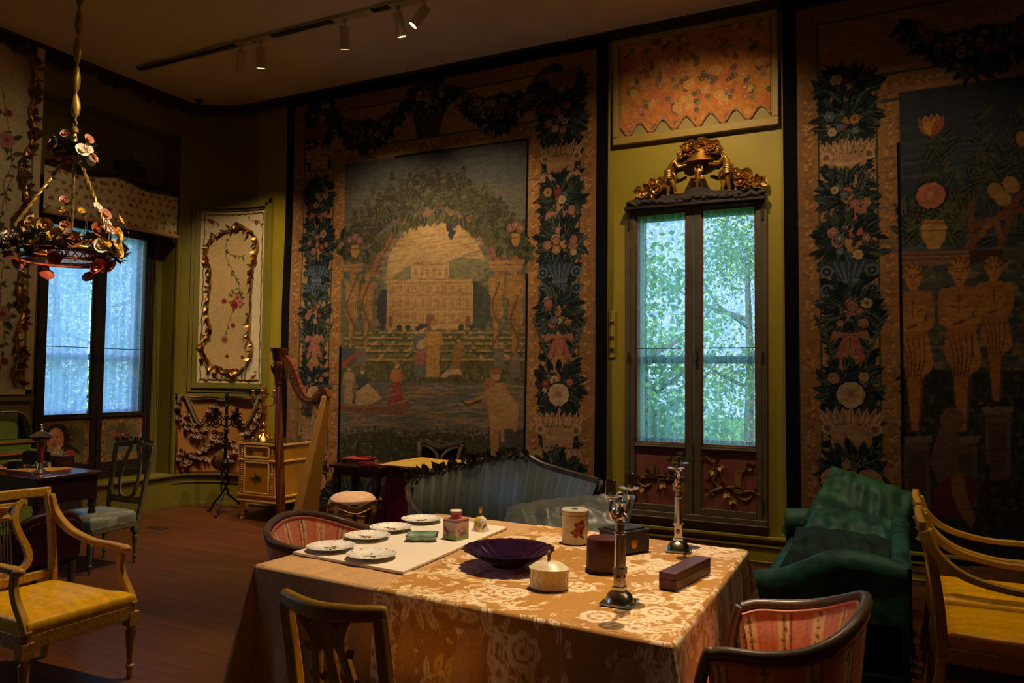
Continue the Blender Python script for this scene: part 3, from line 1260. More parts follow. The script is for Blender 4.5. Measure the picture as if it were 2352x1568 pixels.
for k in range(16):
    x, y, a = (k % 4 + rs.random() * .6) * .3, (k // 4 + rs.random() * .6) * .3, rs.random() * 6.28
    pts = [(x, y)]
    turn = rs.choice((-1, 1)) * .2
    for i in range(26):
        a += turn + .1 * math.sin(i * .5)
        x, y = x + .022 * math.cos(a), y + .022 * math.sin(a)
        pts.append((x, y))

    def f(ox, oy, pts=pts, k=k):
        r2 = random.Random(100 + k)
        P = [(p[0] + ox, p[1] + oy) for p in pts]
        dm.stroke(P, .013, pale)
        for i in range(2, 26, 2):
            an = math.atan2(P[i][1] - P[i - 1][1], P[i][0] - P[i - 1][0])
            for sd in (-1, 1):
                L = r2.uniform(.05, .10)
                dm.leaf(P[i], an + sd * r2.uniform(.6, 1.2), L, L * .42, r2.choice((pale, pale, mid)), gold)
        dm.flower(P[-1], .07, pale, gold, 8)
        dm.flower(P[12], .045, pale, gold, 7)
        dm.ell((P[-1][0], P[-1][1]), .042, gold)
        dm.flower(P[-1], .035, pale, gold, 6)
    wrapdraw(f)
for k in range(230):
    p, an, L = (rs.random() * 1.2, rs.random() * 1.2), rs.random() * 6.28, rs.uniform(.03, .06)
    wrapdraw(lambda ox, oy: dm.leaf((p[0] + ox, p[1] + oy), an, L, L * .4, pale, gold))
vt = Canvas(0, 1.2, 0, 1.2, .008, rgb(206, 158, 98))
vt.noise(.10, (.03, .2), 4)
vt.noise(.08, .05, 5)


def cloth(name, u0, u1, v0, v1, cvs, m, label, z, sides, drop, seed, out=0.0, wav=None):
    """flat top with hanging sides. sides: set of 'front','right','back','left' that hang"""
    rs = random.Random(seed)
    g = MB()
    ph = [rs.random() * 6.3 for _ in range(6)]

    def edge_u(v):
        return (u0 + (wav(v) if wav else 0), u1)
    NU, NV = int((u1 - u0) * 1.87 / .006), int((v1 - v0) * 1.45 / .006)

    def top(u, v):
        vv = lerp(v0, v1, v)
        a, c = edge_u(vv)
        p = tbl(lerp(a, c, u), vv)
        return (p.x, p.y, z + .0012 * math.sin(p.x * 23 + ph[0]) * math.sin(p.y * 19 + ph[1]))

    def ctop(u, v):
        p = top(u, v)
        return tuple(cvs.sample(p[0] + 10, p[1] + 10, True))
    g.grid(NU, NV, top, ctop)
    # skirt along the hanging sides
    path = []
    n1 = 150
    r = .03 + out
    c = {'front': [(lerp(u0, u1, i / n1), v0) for i in range(n1 + 1)], 'right': [(u1, lerp(v0, v1, i / n1)) for i in range(n1 + 1)],
         'back': [(lerp(u1, u0, i / n1), v1) for i in range(n1 + 1)], 'left': [(u0, lerp(v1, v0, i / n1)) for i in range(n1 + 1)]}
    nm = {'front': V(0, -1, 0), 'right': V(1, 0, 0), 'back': V(0, 1, 0), 'left': V(-1, 0, 0)}
    order = [s for s in ('left', 'front', 'right', 'back') if s in sides]
    pts = []
    for i, s in enumerate(order):
        q = c[s]
        if s == 'front' and wav:
            q = [(lerp(edge_u(v0)[0], u1, k / n1), v0) for k in range(n1 + 1)]
        if s == 'back' and wav:
            q = [(lerp(u1, edge_u(v1)[0], k / n1), v1) for k in range(n1 + 1)]
        P = [tbl(*uv) for uv in q]
        pts += [(V(p.x, p.y, 0), nm[s]) for p in P[:-1]]
        if i < len(order) - 1:      # fan round the corner
            n0, n2 = nm[s], nm[order[i + 1]]
            for k in range(15):
                pts.append((V(P[-1].x, P[-1].y, 0), n0.lerp(n2, k / 14).normalized()))
        else:
            pts.append((V(P[-1].x, P[-1].y, 0), nm[s]))
    closed = len(order) == 4
    if closed:
        n0, n2 = nm[order[-1]], nm[order[0]]
        for k in range(15):
            pts.append((pts[0][0].copy(), n0.lerp(n2, k / 14).normalized()))
    S = [0.0]
    for (a, an), (b_, bn) in zip(pts[:-1], pts[1:]):
        S.append(S[-1] + (b_ - a).length + (bn - an).length * .06)
    n = len(pts) - 1
    NT = 70

    def sk(u, t):
        f = u * n
        i = min(int(f), n - 1)
        w = f - i
        P = pts[i][0].lerp(pts[i + 1][0], w)
        N_ = pts[i][1].lerp(pts[i + 1][1], w).normalized()
        s_ = lerp(S[i], S[i + 1], w)
        cor = abs(N_.x * N_.y) * 2                     # 1 on the corner diagonal
        d = t * drop
        rr = .012
        if d < rr * 1.57:
            a = d / rr
            off, dz = rr * math.sin(a), rr * (1 - math.cos(a))
        else:
            off, dz = rr, rr + d - rr * 1.57
        k = max(0.0, t - .04)
        fold = (.5 * math.sin(s_ * 21 + ph[2]) + .35 * math.sin(s_ * 34 + ph[3]) + .3 * math.sin(s_ * 9 + ph[4])) * .028 * k ** .8
        off += .015 * k + fold + cor * .16 * k ** .9 + out * min(1.0, d / .03)
        p = P + N_ * off
        return (p.x, p.y, z - dz)

    def csk(u, t):
        f = u * n
        i = min(int(f), n - 1)
        s_ = lerp(S[i], S[i + 1], f - i)
        return tuple(cvs.sample(s_ * 1.0 + 20, 20 - t * drop, True))
    g.grid(n * 2, NT, sk, csk, wrap_u=False)
    return tag(g.build(name, m, angle=180), label, 'tablecloth')


cloth('velvet_tablecloth', 0, 1, 0, 1, vt, 'velvet', 'plain tan velvet tablecloth covering the plate end of table', TZ, {'front', 'left', 'right', 'back'}, .72, 3)


def torn(v):
    return .012 * math.sin(v * 31) + .008 * math.sin(v * 67) + .03 * (v - .5)


cloth('damask_tablecloth', .375, 1, 0, 1, dm, 'damask', 'gold damask tablecloth with pale leaf pattern, candlestick end of table', TZ + .004, {'front', 'right', 'back'}, .70, 8, .004, torn)
# fringe border on the far corner of the velvet cloth
TS = TZ + .0075

# ---- white display board
BP = [V(-2.499, 2.748), V(-1.847, 2.698), V(-1.895, 3.757), V(-2.432, 3.82)]
g = MB()
g.prism([(p.x, p.y) for p in BP], (0, 0, TZ + .003), (1, 0, 0), (0, 1, 0), (0, 0, .012))
tag(g.build('display_board', 'board_white', smooth=False, bevel=.002), 'flat white display board under the five plates', 'board')
BZ = TZ + .015


# ---- painted porcelain
def plate(name, c, r, label, seed):
    rs = random.Random(seed)
    t = thing(name, label, 'plate', (*c, BZ), rs.random() * 6, 'porcelain plates on the white board')
    cv = Canvas(-r * 1.05, r * 1.05, -r * 1.05, r * 1.05, .0025, rgb(248, 244, 232))
    for k in range(22):
        a = 2 * PI * k / 22
        cv.ell((r * .91 * math.cos(a), r * .91 * math.sin(a)), .005 if k % 2 else .0035, rgb(178, 62, 58) if k % 3 else rgb(84, 130, 84))
    for k in range(9):
        cv.leaf((rs.gauss(0, .012), rs.gauss(0, .008)), rs.random() * 6.3, rs.uniform(.025, .05), .014, rs.choice([rgb(120, 84, 62), rgb(90, 80, 76), rgb(170, 90, 60), rgb(110, 120, 80), rgb(150, 120, 90)]))
    prof = [(.0, .010), (.30, .010), (.50, .011), (.62, .016), (.80, .026), (1.0, .034), (1.0, .037), (.80, .029), (.60, .020), (.48, .0145), (.2, .0135), (0, .0135)]

    def wob(a, k):
        return 1 + .02 * abs(math.sin(a * 9)) * k * 0
    g = MB()
    seg, rings = 132, []
    for q, z in prof:
        for k in range(seg):
            a = 2 * PI * k / seg
            rr = q * r * (1 + .018 * abs(math.sin(a * 5.5 + .3)) * (q > .75))
            rings.append((rr * math.cos(a), rr * math.sin(a), z))
    dense = [(0, .011), (.08, .011), (.16, .011), (.24, .011), (.32, .011), (.40, .0112), (.48, .0118), (.54, .013), (.60, .0148), (.68, .0165), (.76, .018), (.84, .0195), (.90, .0208), (.95, .022), (1.0, .0232)]

    def top(u, v):
        q, z = v, float(np.interp(v, [e[0] for e in dense], [e[1] for e in dense]))
        a = 2 * PI * u
        rr = q * r * (1 + .018 * abs(math.sin(a * 5.5)) * (q > .75))
        return (rr * math.cos(a), rr * math.sin(a), z)
    g.grid(seg, 34, top, lambda u, v: tuple(cv.sample(*top(u, v)[:2])), wrap_u=True)
    g.col = rgb(226, 222, 200)
    g.lathe([(.48, .0), (.5, .0), (.5, .007), (.62, .010), (.80, .015), (1.0, .0215), (1.0, .0232)], seg, (0, 0, 0), lambda a, k: r, cap=False)
    g.build('dish', 'porcelain_painted', t, angle=60)
    return t


for i, (c, r, lb) in enumerate([((-2.365, 2.86), .112, 'white porcelain plate at the near outer corner of the board'), ((-2.105, 2.825), .112, 'white porcelain plate nearest the front edge of the board'),
                                ((-2.365, 3.135), .112, 'white porcelain plate third from the settee in the row'), ((-2.385, 3.365), .112, 'white porcelain plate second from the settee in the row'),
                                ((-2.375, 3.64), .112, 'white porcelain plate closest to the blue settee')]):
    plate('porcelain_plate', c, r, lb, 60 + i)

# green lobed tray
t = thing('enamel_tray', 'small pale green lobed enamel tray on white board', 'tray', (-2.12, 3.26, BZ), .5)
out = []
for k in range(48):
    a = 2 * PI * k / 48
    rr = .062 + .026 * abs(math.cos(2 * a)) ** 1.5
    out.append((rr * 1.12 * math.cos(a + PI / 4), rr * math.sin(a + PI / 4)))
g = MB()
vs = [(x * .8, y * .8, 0) for x, y in out] + [(x, y, .028) for x, y in out] + [(x * .96, y * .96, .028) for x, y in out] + [(x * .78, y * .78, .005) for x, y in out]
fs = [tuple(range(47, -1, -1)), tuple(range(144, 192))]
for rr in range(3):
    for k in range(48):
        k2 = (k + 1) % 48
        fs.append((rr * 48 + k, rr * 48 + k2, rr * 48 + 48 + k2, rr * 48 + 48 + k))
g.add(vs, fs)
g.build('dish', 'tray_green', t)
g = MB()
g.tube([(x * .985, y * .985, .028) for x, y in out], .0022, 6, closed=True)
g.build('rim', 'dark_chest', t)
g = MB()
g.tube([(x * .86, y * .86, .0135) for x, y in out], .002, 6, closed=True)
g.prism([(x * .6, y * .6) for x, y in out], (0, 0, .004), (1, 0, 0), (0, 1, 0), (0, 0, .0025))
g.build('painted_well', 'porcelain', t)

# pink tea caddy
t = thing('tea_caddy', 'square pink porcelain tea caddy with painted garden scenes', 'caddy', (-1.985, 3.36, BZ), math.radians(-12))
cv = Canvas(0, .4, 0, .1, .002, rgb(214, 172, 150))
rs = random.Random(9)
for k in range(4):
    u = .1 * k
    cv.poly([(u, 0), (u + .1, 0), (u + .1, .028), (u + .06, .034), (u, .024)], rgb(140, 156, 74))
    for i in range(9):
        cv.leaf((u + rs.uniform(.02, .08), rs.uniform(.02, .05)), rs.uniform(.6, 2.5), rs.uniform(.02, .035), .01, rs.choice([rgb(86, 96, 70), rgb(196, 110, 70), rgb(140, 60, 70), rgb(180, 150, 90), rgb(70, 70, 84)]))
    cv.ell((u + .035, .03), (.008, .012), rgb(130, 50, 60))
    cv.poly([(u, .092), (u + .1, .092), (u + .1, .1), (u, .1)], rgb(70, 60, 50))
g = MB()
h, w = .098, .046


def side(u, v):
    k = min(3, int(u * 4))
    f = u * 4 - k
    cs = [(-w, -w), (w, -w), (w, w), (-w, w), (-w, -w)]
    x, y = lerp(cs[k][0], cs[k + 1][0], f), lerp(cs[k][1], cs[k + 1][1], f)
    return (x, y, v * h)


g.grid(160, 40, side, lambda u, v: tuple(cv.sample(u * .4, v * .1)))
g.build('body', 'porcelain_painted', t, angle=30)
g = MB()
g.cbox((0, 0, h + .002), (2 * w, 2 * w, .005))
g.lathe([(.03, h), (.028, h + .012), (.026, h + .03), (.03, h + .034), (.03, h + .04), (0, h + .04)], 20)
mat('caddy_pink', rgb(206, 128, 122), rgb(190, 108, 106), rough=.2, scale=30)
g.build('neck', 'caddy_pink', t)
MB().lathe([(.0, h + .041), (.03, h + .041), (.032, h + .044), (.027, h + .048), (0, h + .049)], 20).build('lid', 'porcelain', t)

# yellow painted hand bell
t = thing('hand_bell', 'small yellow and white painted porcelain hand bell', 'bell', (-1.975, 3.60, BZ), .4)
cv = Canvas(0, 1, 0, .1, .004, rgb(234, 200, 86))
for k in (1, 3):
    cv.poly([(k * .25, 0), (k * .25 + .25, 0), (k * .25 + .25, .1), (k * .25, .1)], rgb(236, 226, 206))
rs = random.Random(3)
for k in range(4):
    u = k * .25 + .125
    for i in range(9):
        cv.ell((u + rs.gauss(0, .03), .045 + rs.gauss(0, .014)), (.022, .007), rs.choice([rgb(150, 50, 70), rgb(170, 80, 90), rgb(80, 110, 60), rgb(170, 110, 60)]))
    cv.stroke([(k * .25, 0), (k * .25, .1)], .014, rgb(190, 150, 60))
prof = [(.046, 0), (.040, .006), (.036, .02), (.035, .04), (.033, .055), (.026, .068), (.012, .076), (.006, .079)]
g = MB()
g.grid(72, 28, lambda u, v: (np.interp(v * .079, [p[1] for p in prof], [p[0] for p in prof]) * math.cos(2 * PI * u), np.interp(v * .079, [p[1] for p in prof], [p[0] for p in prof]) * math.sin(2 * PI * u), v * .079), lambda u, v: tuple(cv.sample(u, v * .1)))
g.build('body', 'porcelain_painted', t, angle=70)
MB().lathe([(.006, .077), (.010, .082), (.005, .09), (.008, .10), (.011, .115), (.010, .125), (0, .127)], 14).build('handle', 'old_gold', t)
g = MB()
for k in range(24):
    a = 2 * PI * k / 24
    g.ell((.045 * math.cos(a), .045 * math.sin(a), .004), .0045, 6, 4)
g.build('lace_rim', 'porcelain', t)

# amethyst glass bowl on its stand plate
t = thing('amethyst_bowl', 'wide deep purple glass bowl with fluted rim', 'bowl', (-1.52, 3.03, TS))


def flute(a, k):
    return 1 + .03 * math.sin(a * 22) * k


g = MB()
prof = [(.0, .0), (.07, .0), (.075, .006), (.068, .012), (.10, .022), (.15, .048), (.175, .066), (.198, .073), (.202, .076), (.198, .078), (.172, .071), (.145, .054), (.095, .028), (.06, .018), (0, .017)]
g.lathe(prof, 132, (0, 0, 0), lambda a, k: 1 + (.022 * math.cos(a * 22) if .3 < k < .8 else .006 * math.cos(a * 22)))
g.build('bowl_body', 'amethyst', t, angle=70)

# cream lidded box
t = thing('cream_box', 'oval cream ware box with domed lid and ring finial', 'box', (-1.225, 2.80, TS), math.radians(8))
g = MB()
g.lathe([(0, 0), (.072, 0), (.074, .004), (.071, .01), (.070, .07), (.073, .074)], 40, sx=1.08, sy=.82)
for k in range(16):
    a = 2 * PI * k / 16
    g.tube([(.0765 * math.cos(a + .1 * math.sin(j * 1.2)), .058 * math.sin(a + .1 * math.sin(j * 1.2)), .012 + .055 * j / 8) for j in range(9)], .0018, 5)
g.build('body', 'cream_ware', t, angle=50)
g = MB()
g.lathe([(.075, .074), (.076, .078), (.068, .082), (.05, .096), (.03, .103), (.01, .106), (0, .106)], 40, sx=1.08, sy=.82)
lo = g.build('lid', 'cream_ware', t, angle=50)
g = MB()
g.tube([(0, .013 * math.sin(a), .125 + .016 * math.cos(a)) for a in np.linspace(0, 2 * PI, 20)[:-1]], .004, 7, closed=True)
g.ell((0, 0, .107), (.008, .008, .006), 8, 5)
g.build('ring_finial', 'gilt_dull', lo)

# tall white jar with roses
t = thing('porcelain_jar', 'tall white porcelain jar painted with red roses', 'jar', (-1.44, 3.61, TS), math.radians(35))
R_, H_ = .066, .155
cv = Canvas(0, 2 * PI * R_, 0, H_, .0022, rgb(238, 226, 196))
rs = random.Random(12)
for cu, s in ((.30, 1.0), (.10, .9)):
    for i in range(12):
        cv.leaf((cu + rs.gauss(0, .012), .07 + rs.gauss(0, .022)), rs.random() * 6.3, rs.uniform(.025, .045), .015, rs.choice([rgb(70, 84, 44), rgb(96, 96, 50), rgb(60, 60, 40)]))
    for dx, dy, q in ((0, 0, .024), (.014, -.024, .014), (-.016, .036, .014), (.014, .028, .011)):
        cv.flower((cu + dx, .072 + dy), q, rgb(170, 40, 54), rgb(120, 24, 40), 6)
cv.ell((.22, .07), (.012, .02), rgb(220, 160, 60))
cv.ell((.22, .07), (.008, .014), rgb(236, 190, 90))
cv.poly([(0, .138), (1, .138), (1, .1435), (0, .1435)], rgb(190, 130, 60))
g = MB()
g.grid(190, 70, lambda u, v: (R_ * (1 - .05 * v * 0) * math.cos(-2 * PI * u), R_ * math.sin(-2 * PI * u), v * H_), lambda u, v: tuple(cv.sample(u * 2 * PI * R_, v * H_)))
g.build('body', 'porcelain_painted', t, angle=80)
g = MB()
g.lathe([(.066, H_ - .003), (.069, H_), (.069, H_ + .008), (.066, H_ + .012), (0, H_ + .012)], 40)
lo = g.build('lid', 'porcelain', t, angle=40)
MB().lathe([(.0695, H_ + .003), (.0705, H_ + .005), (.0695, H_ + .007)], 40).build('gilt_line', 'old_gold', lo)
g = MB()
for k in range(7):
    g.leaf((0, 0, H_ + .0125), (math.cos(k * .9), math.sin(k * .9), .05), (0, 0, 1), .022, .008, .05)
g.build('painted_sprig', 'red_leather', lo)

# red leather cylinder box
t = thing('leather_box', 'oval red brown leather cylinder box with black base', 'box', (-1.115, 3.16, TS), math.radians(20))
MB().lathe([(0, .006), (.08, .006), (.08, .07), (.081, .0705), (.081, .073), (.08, .0735), (.08, .135), (.076, .14), (0, .141)], 40, sx=1.05, sy=.85).build('body', 'red_leather', t, angle=35)
MB().lathe([(0, 0), (.085, 0), (.085, .007), (0, .007)], 40, sx=1.05, sy=.85).build('base', 'black_plain', t, angle=35)

# dark casket
t = thing('dark_casket', 'dark wooden casket with gold oval medallion on its end', 'casket', (-1.165, 3.56, TS), math.radians(62))
g = MB()
g.box(-.10, .10, -.07, .07, 0, .095)
g.build('body', 'dark_chest', t, bevel=.004)
g = MB()
g.box(-.105, .105, -.075, .075, .095, .106)
g.box(-.085, .085, -.055, .055, .106, .114)
g.build('lid', 'dark_chest', t, bevel=.004)
MB().ell((.1005, 0, .05), (.004, .022, .03), 16, 8).build('medallion', 'old_gold', t)
MB().ell((-.1005, 0, .05), (.004, .022, .03), 16, 8).build('medallion', 'old_gold', t)
MB().ell((.0, -.0705, .05), (.022, .004, .03), 16, 8).build('medallion', 'old_gold', t)

# rosewood block box
t = thing('rosewood_box', 'long narrow rosewood box by the table edge', 'box', (-.772, 3.165, TS), math.radians(80))
MB().box(-.175, .175, -.036, .036, 0, .038).build('body', 'rosewood', t, bevel=.0015)
MB().box(-.175, .175, -.036, .036, .0388, .066).build('lid', 'rosewood', t, bevel=.0015)


# candelabra
def candelabrum(loc, rz, label):
    t = thing('silver_candelabrum', label, 'candelabrum', loc, rz, 'silver candelabra on the table')
    g = MB()
    g.cbox((0, 0, .004), (.118, .118, .008))
    g.build('mirror_plinth', 'mirror_blue', t)
    g = MB()
    g.lathe([(0, .008), (.055, .008), (.054, .012), (.050, .022), (.042, .036), (.028, .046), (.022, .05)], 28)
    g.cbox((0, 0, .056), (.046, .046, .012))
    g.cbox((0, 0, .092), (.036, .036, .062))
    g.cbox((0, 0, .126), (.046, .046, .007))
    g.build('base', 'silver', t, angle=35, bevel=.001)
    g = MB()
    for x, y in ((.0185, 0), (-.0185, 0), (0, .0185), (0, -.0185)):
        g.ell((x, y, .094), (.003 if x else .01, .003 if y else .01, .012), 12, 8)
    g.build('cipher_medallion', 'old_gold', t)
    g = MB()
    g.lathe([(.019, .128), (.020, .14), (.0185, .25), (.022, .254), (.022, .259), (.016, .262), (.016, .29), (.021, .294), (.021, .298), (.012, .302), (.012, .31)], 20,
            wob=lambda a, k: 1 + .05 * math.cos(10 * a) * (.05 < k < .3))
    g.build('column', 'silver', t, angle=35)
    # figure on the column
    g = MB()
    g.lathe([(.024, .308), (.026, .314), (.014, .32), (.018, .336), (.012, .352), (.02, .366), (.016, .378), (.007, .384), (.013, .394), (.011, .404), (0, .408)], 14)
    for s in (-1, 1):
        g.tube(spline([(0, .014 * s, .37), (.012, .034 * s, .36), (.004, .04 * s, .335), (0, .02 * s, .33)], 4), .0045, 6)
        g.tube(spline([(.012 * s, 0, .33), (.022 * s, 0, .32), (.028 * s, 0, .312)], 4), .005, 6)
    g.build('figure', 'silver', t)
    for s in (-1, 1):
        g = MB()
        g.tube(spline([(0, .01 * s, .345), (0, .05 * s, .318), (0, .096 * s, .325), (0, .118 * s, .358), (0, .105 * s, .385), (0, .112 * s, .40)], 6), .0055, 8)
        g.tube(spline([(0, .07 * s, .318), (0, .078 * s, .345), (0, .062 * s, .355), (0, .058 * s, .342)], 5), .004, 6)
        ar = g.build('branch', 'silver', t)
        g = MB()
        g.lathe([(0, .396), (.012, .397), (.038, .406), (.040, .408), (.036, .409), (.012, .403), (.008, .41), (.006, .418), (0, .418)], 28, (0, .112 * s, 0))
        g.build('drip_pan', 'silver', ar)
        g = MB()
        c = (0, .112 * s, 0)
        g.lathe([(.018, .41), (.018, .462), (.0185, .463), (.0195, .462), (.0195, .41)], 24, c, cap=False)
        g.build('glass_shade', 'smoke_glass', ar)
    return t


candelabrum((-.912, 2.735, TS), math.radians(1), 'silver two branched candelabrum at the front of the table')
candelabrum((-.935, 3.69, TS), math.radians(8), 'silver two branched candelabrum at the far side of table')
# ================================================================ seat furniture
mat('yellow_paint', rgb(206, 158, 32), rgb(176, 128, 22), rough=.45, scale=14, bump=.1, bscale=50, contrast=1.4)
mat('yellow_worn', rgb(212, 166, 40), rgb(164, 118, 28), rough=.5, scale=70, contrast=1.5, bump=.1)
mat_attr('yellow_satin', rough=.42, bump=.02, bscale=30, spec=.15)
mat_attr('pink_silk', rough=.5, bump=.03, bscale=80, spec=.4)
mat('dark_walnut', rgb(112, 88, 64), rgb(76, 58, 42), rough=.35, scale=12, bump=.08)
mat('pink_cord', rgb(196, 116, 86), rgb(166, 88, 66), rough=.6, scale=60)
mat_attr('blue_satin', rough=.32, bump=.03, bscale=50, spec=.6)
mat('blue_frame', rgb(92, 78, 54), rgb(50, 40, 28), rough=.4, scale=16, bump=.2, contrast=1.6)
mat('green_damask', rgb(40, 92, 74), rgb(20, 56, 46), rough=.55, scale=9, bump=.5, bscale=22, contrast=2.4, spec=.25)
mat('green_dark', rgb(24, 52, 42), rgb(14, 32, 28), rough=.7, spec=.2, scale=8, bump=.5, bscale=16, contrast=2)
mat('green_silk', rgb(46, 98, 70), rgb(24, 64, 48), rough=.55, scale=9, bump=.5, bscale=20, contrast=2, spec=.3)
mat('maroon_leather', rgb(66, 14, 18), rgb(44, 8, 12), rough=.5, scale=10, bump=.1)
mat('nail_brass', rgb(220, 196, 150), rgb(180, 150, 100), rough=.25, metal=.9)
mat_attr('grey_blue_satin', rough=.3, bump=.02, bscale=50, spec=.6)
mat('grey_green_paint', rgb(112, 106, 76), rgb(66, 62, 42), rough=.6, scale=26, bump=.2, contrast=1.6)


def puff(g, poly, z0, z1, rise, cfn=None, n=26, nv=12, front=None):
    """upholstered pad: outline polygon (closed, ccw) from z0 to z1 with domed top"""
    N = len(poly)
    cx = sum(p[0] for p in poly) / N
    cy = sum(p[1] for p in poly) / N
    prof = [(1.0, z0), (1.012, lerp(z0, z1, .5)), (1.0, lerp(z0, z1, .86)), (.965, z1), (.90, z1 + rise * .35), (.8, z1 + rise * .6), (.65, z1 + rise * .82), (.45, z1 + rise * .95), (.25, z1 + rise), (.0, z1 + rise)]

    def fn(u, v):
        f = v * (len(prof) - 1)
        i = min(int(f), len(prof) - 2)
        k = lerp(prof[i][0], prof[i + 1][0], f - i)
        z = lerp(prof[i][1], prof[i + 1][1], f - i)
        p = poly[int(round(u * N)) % N]
        return (cx + (p[0] - cx) * k, cy + (p[1] - cy) * k, z)
    g.grid(N, (len(prof) - 1) * 2, fn, (lambda u, v: cfn(*fn(u, v))) if cfn else None, wrap_u=True)
    return g


def dense(poly, step=.02):
    out = []
    for a, b in zip(poly, poly[1:] + poly[:1]):
        d = math.dist(a, b)
        n = max(1, int(d / step))
        for k in range(n):
            out.append((lerp(a[0], b[0], k / n), lerp(a[1], b[1], k / n)))
    return out


def turned_leg(h, r, sq=True):
    g = MB()
    if sq:
        g.box(-r * 1.25, r * 1.25, -r * 1.25, r * 1.25, h - .07, h)
    g.lathe([(r * .55, 0), (r * .62, .012), (r * .5, .03), (r * .72, .055), (r * .9, .06), (r * .9, .068), (r * .6, .075), (r * .68, .12), (r * 1.0, h - .12), (r * 1.1, h - .10), (r * .7, h - .09), (r * .95, h - .075), (r * .95, h - .065)], 14,
            wob=lambda a, k: 1 + .06 * math.cos(8 * a) * (.5 < k < .8))
    return g


def ysatin(x, y, z):
    s = math.sin(y * 64) + .6 * math.sin(y * 27 + 1)
    k = .93 + .07 * math.tanh(2 * s)
    return tuple(c * k for c in rgb(246, 184, 8))


# ---------------------------------------------------------------- yellow armchair with lyre back, facing +x
def lyre_armchair(loc, rz, label, lyre=True):
    t = thing('lyre_armchair', label, 'armchair', loc, rz, 'yellow painted armchairs')
    g = MB()
    puff(g, dense([(-.29, -.255), (.335, -.275), (.335, .275), (-.29, .255)]), .375, .44, .028, ysatin)
    g.build('seat', 'yellow_satin', t, angle=60)
    g = MB()
    for p, q in (((-.31, -.25), (.32, -.28)), ((.32, -.28), (.32, .28)), ((.32, .28), (-.31, .25)), ((-.31, .25), (-.31, -.25))):
        g.bar([(*p, .345), (*q, .345)], .035, .07)
    g.build('seat_rail', 'yellow_worn', t, bevel=.004)
    lg = turned_leg(.345, .024)
    for x, y in ((.315, -.275), (.315, .275)):
        o = lg.build('leg', 'yellow_worn', t)
        o.location = (x, y, 0)
    for y in (-.25, .25):
        MB().bar(spline([(-.37, y, 0), (-.33, y, .2), (-.31, y, .38)], 5), [.03, .045, .04], [.028, .034, .036], up=(0, 1, 0)).build('leg', 'yellow_worn', t, bevel=.004)
        g = MB()
        g.bar(spline([(-.31, y, .34), (-.32, y, .55), (-.35, y, .78), (-.385, y * .97, .925)], 6), [.05, .045, .04, .038], [.036, .032, .03, .028], up=(0, 1, 0))
        g.build('back_post', 'yellow_worn', t, bevel=.005)
        s = 1 if y > 0 else -1
        g = MB()
        g.bar(spline([(-.372, y + s * .002, .90), (-.33, y + s * .015, .80), (-.22, y + s * .03, .715), (-.04, y + s * .035, .672), (.14, y + s * .03, .668), (.24, y + s * .028, .662)], 8), [.032, .036, .04, .04, .042, .046], [.05, .044, .036, .03, .03, .032])
        g.ell((.25, y + s * .028, .66), (.034, .026, .022), 12, 8)
        g.build('arm', 'yellow_paint', t, bevel=.006)
        g = MB()
        g.bar(spline([(.225, y + s * .028, .65), (.215, y + s * .026, .59), (.235, y + s * .024, .52), (.285, y + s * .024, .45), (.325, y + s * .024, .38)], 6), [.034, .036, .04, .042, .044], [.030, .03, .032, .034, .036], up=(0, 1, 0))
        g.build('arm_support', 'yellow_paint', t, bevel=.005)
    g = MB()
    g.bar(spline([(-.386, -.262, .918), (-.395, 0, .924), (-.386, .262, .918)], 8), .034, .05)
    g.build('top_rail', 'yellow_worn', t, bevel=.006)
    MB().bar([(-.318, -.24, .475), (-.318, .24, .475)], .03, .045).build('lower_rail', 'yellow_worn', t, bevel=.004)
    ly = MB()

    def bp(y, z):
        return (lerp(-.32, -.388, (z - .47) / .45), y, z)
    for s in (-1, 1):
        pts = [(.05 * s, .505), (.115 * s, .55), (.122 * s, .62), (.085 * s, .71), (.062 * s, .79), (.078 * s, .86), (.115 * s, .885), (.125 * s, .868)]
        ly.bar(spline([bp(*p) for p in pts], 7), [.028, .034, .034, .03, .03, .03, .024, .012], .026, up=(1, 0, 0))
        ly.ell(bp(.122 * s, .868), (.014, .014, .014), 8, 6)
    lo = ly.build('lyre', 'yellow_worn', t, bevel=.004)
    g = MB()
    g.cbox(bp(0, .495), (.03, .14, .02))
    g.cbox(bp(0, .518), (.03, .11, .024))
    g.cbox(bp(0, .54), (.034, .13, .016))
    g.build('lyre_foot', 'yellow_paint', lo, bevel=.003)
    g = MB()
    g.cbox(bp(0, .80), (.028, .11, .016))
    g.lathe([(.04, 0), (.028, .02), (.026, .04), (.042, .058)], 14, bp(0, .81))
    g.cbox(bp(0, .875), (.03, .13, .016))
    g.build('lyre_capital', 'yellow_paint', lo, bevel=.003)
    for k in range(5):
        y = -.034 + .017 * k
        MB().tube([bp(y, .545), bp(y, .795)], .0042, 6).build('string', 'dark_walnut', lo)
    return t


lyre_armchair((-3.905, 2.475, 0), 0, 'yellow painted lyre back armchair with gold satin seat, alone before the desk')
lyre_armchair((.50, 4.985, 0), 0, 'yellow armchair behind the green sofa, the one closer to the tapestry')
lyre_armchair((.50, 4.33, 0), 0, 'yellow armchair behind the green sofa, the one closer to the pink chair')


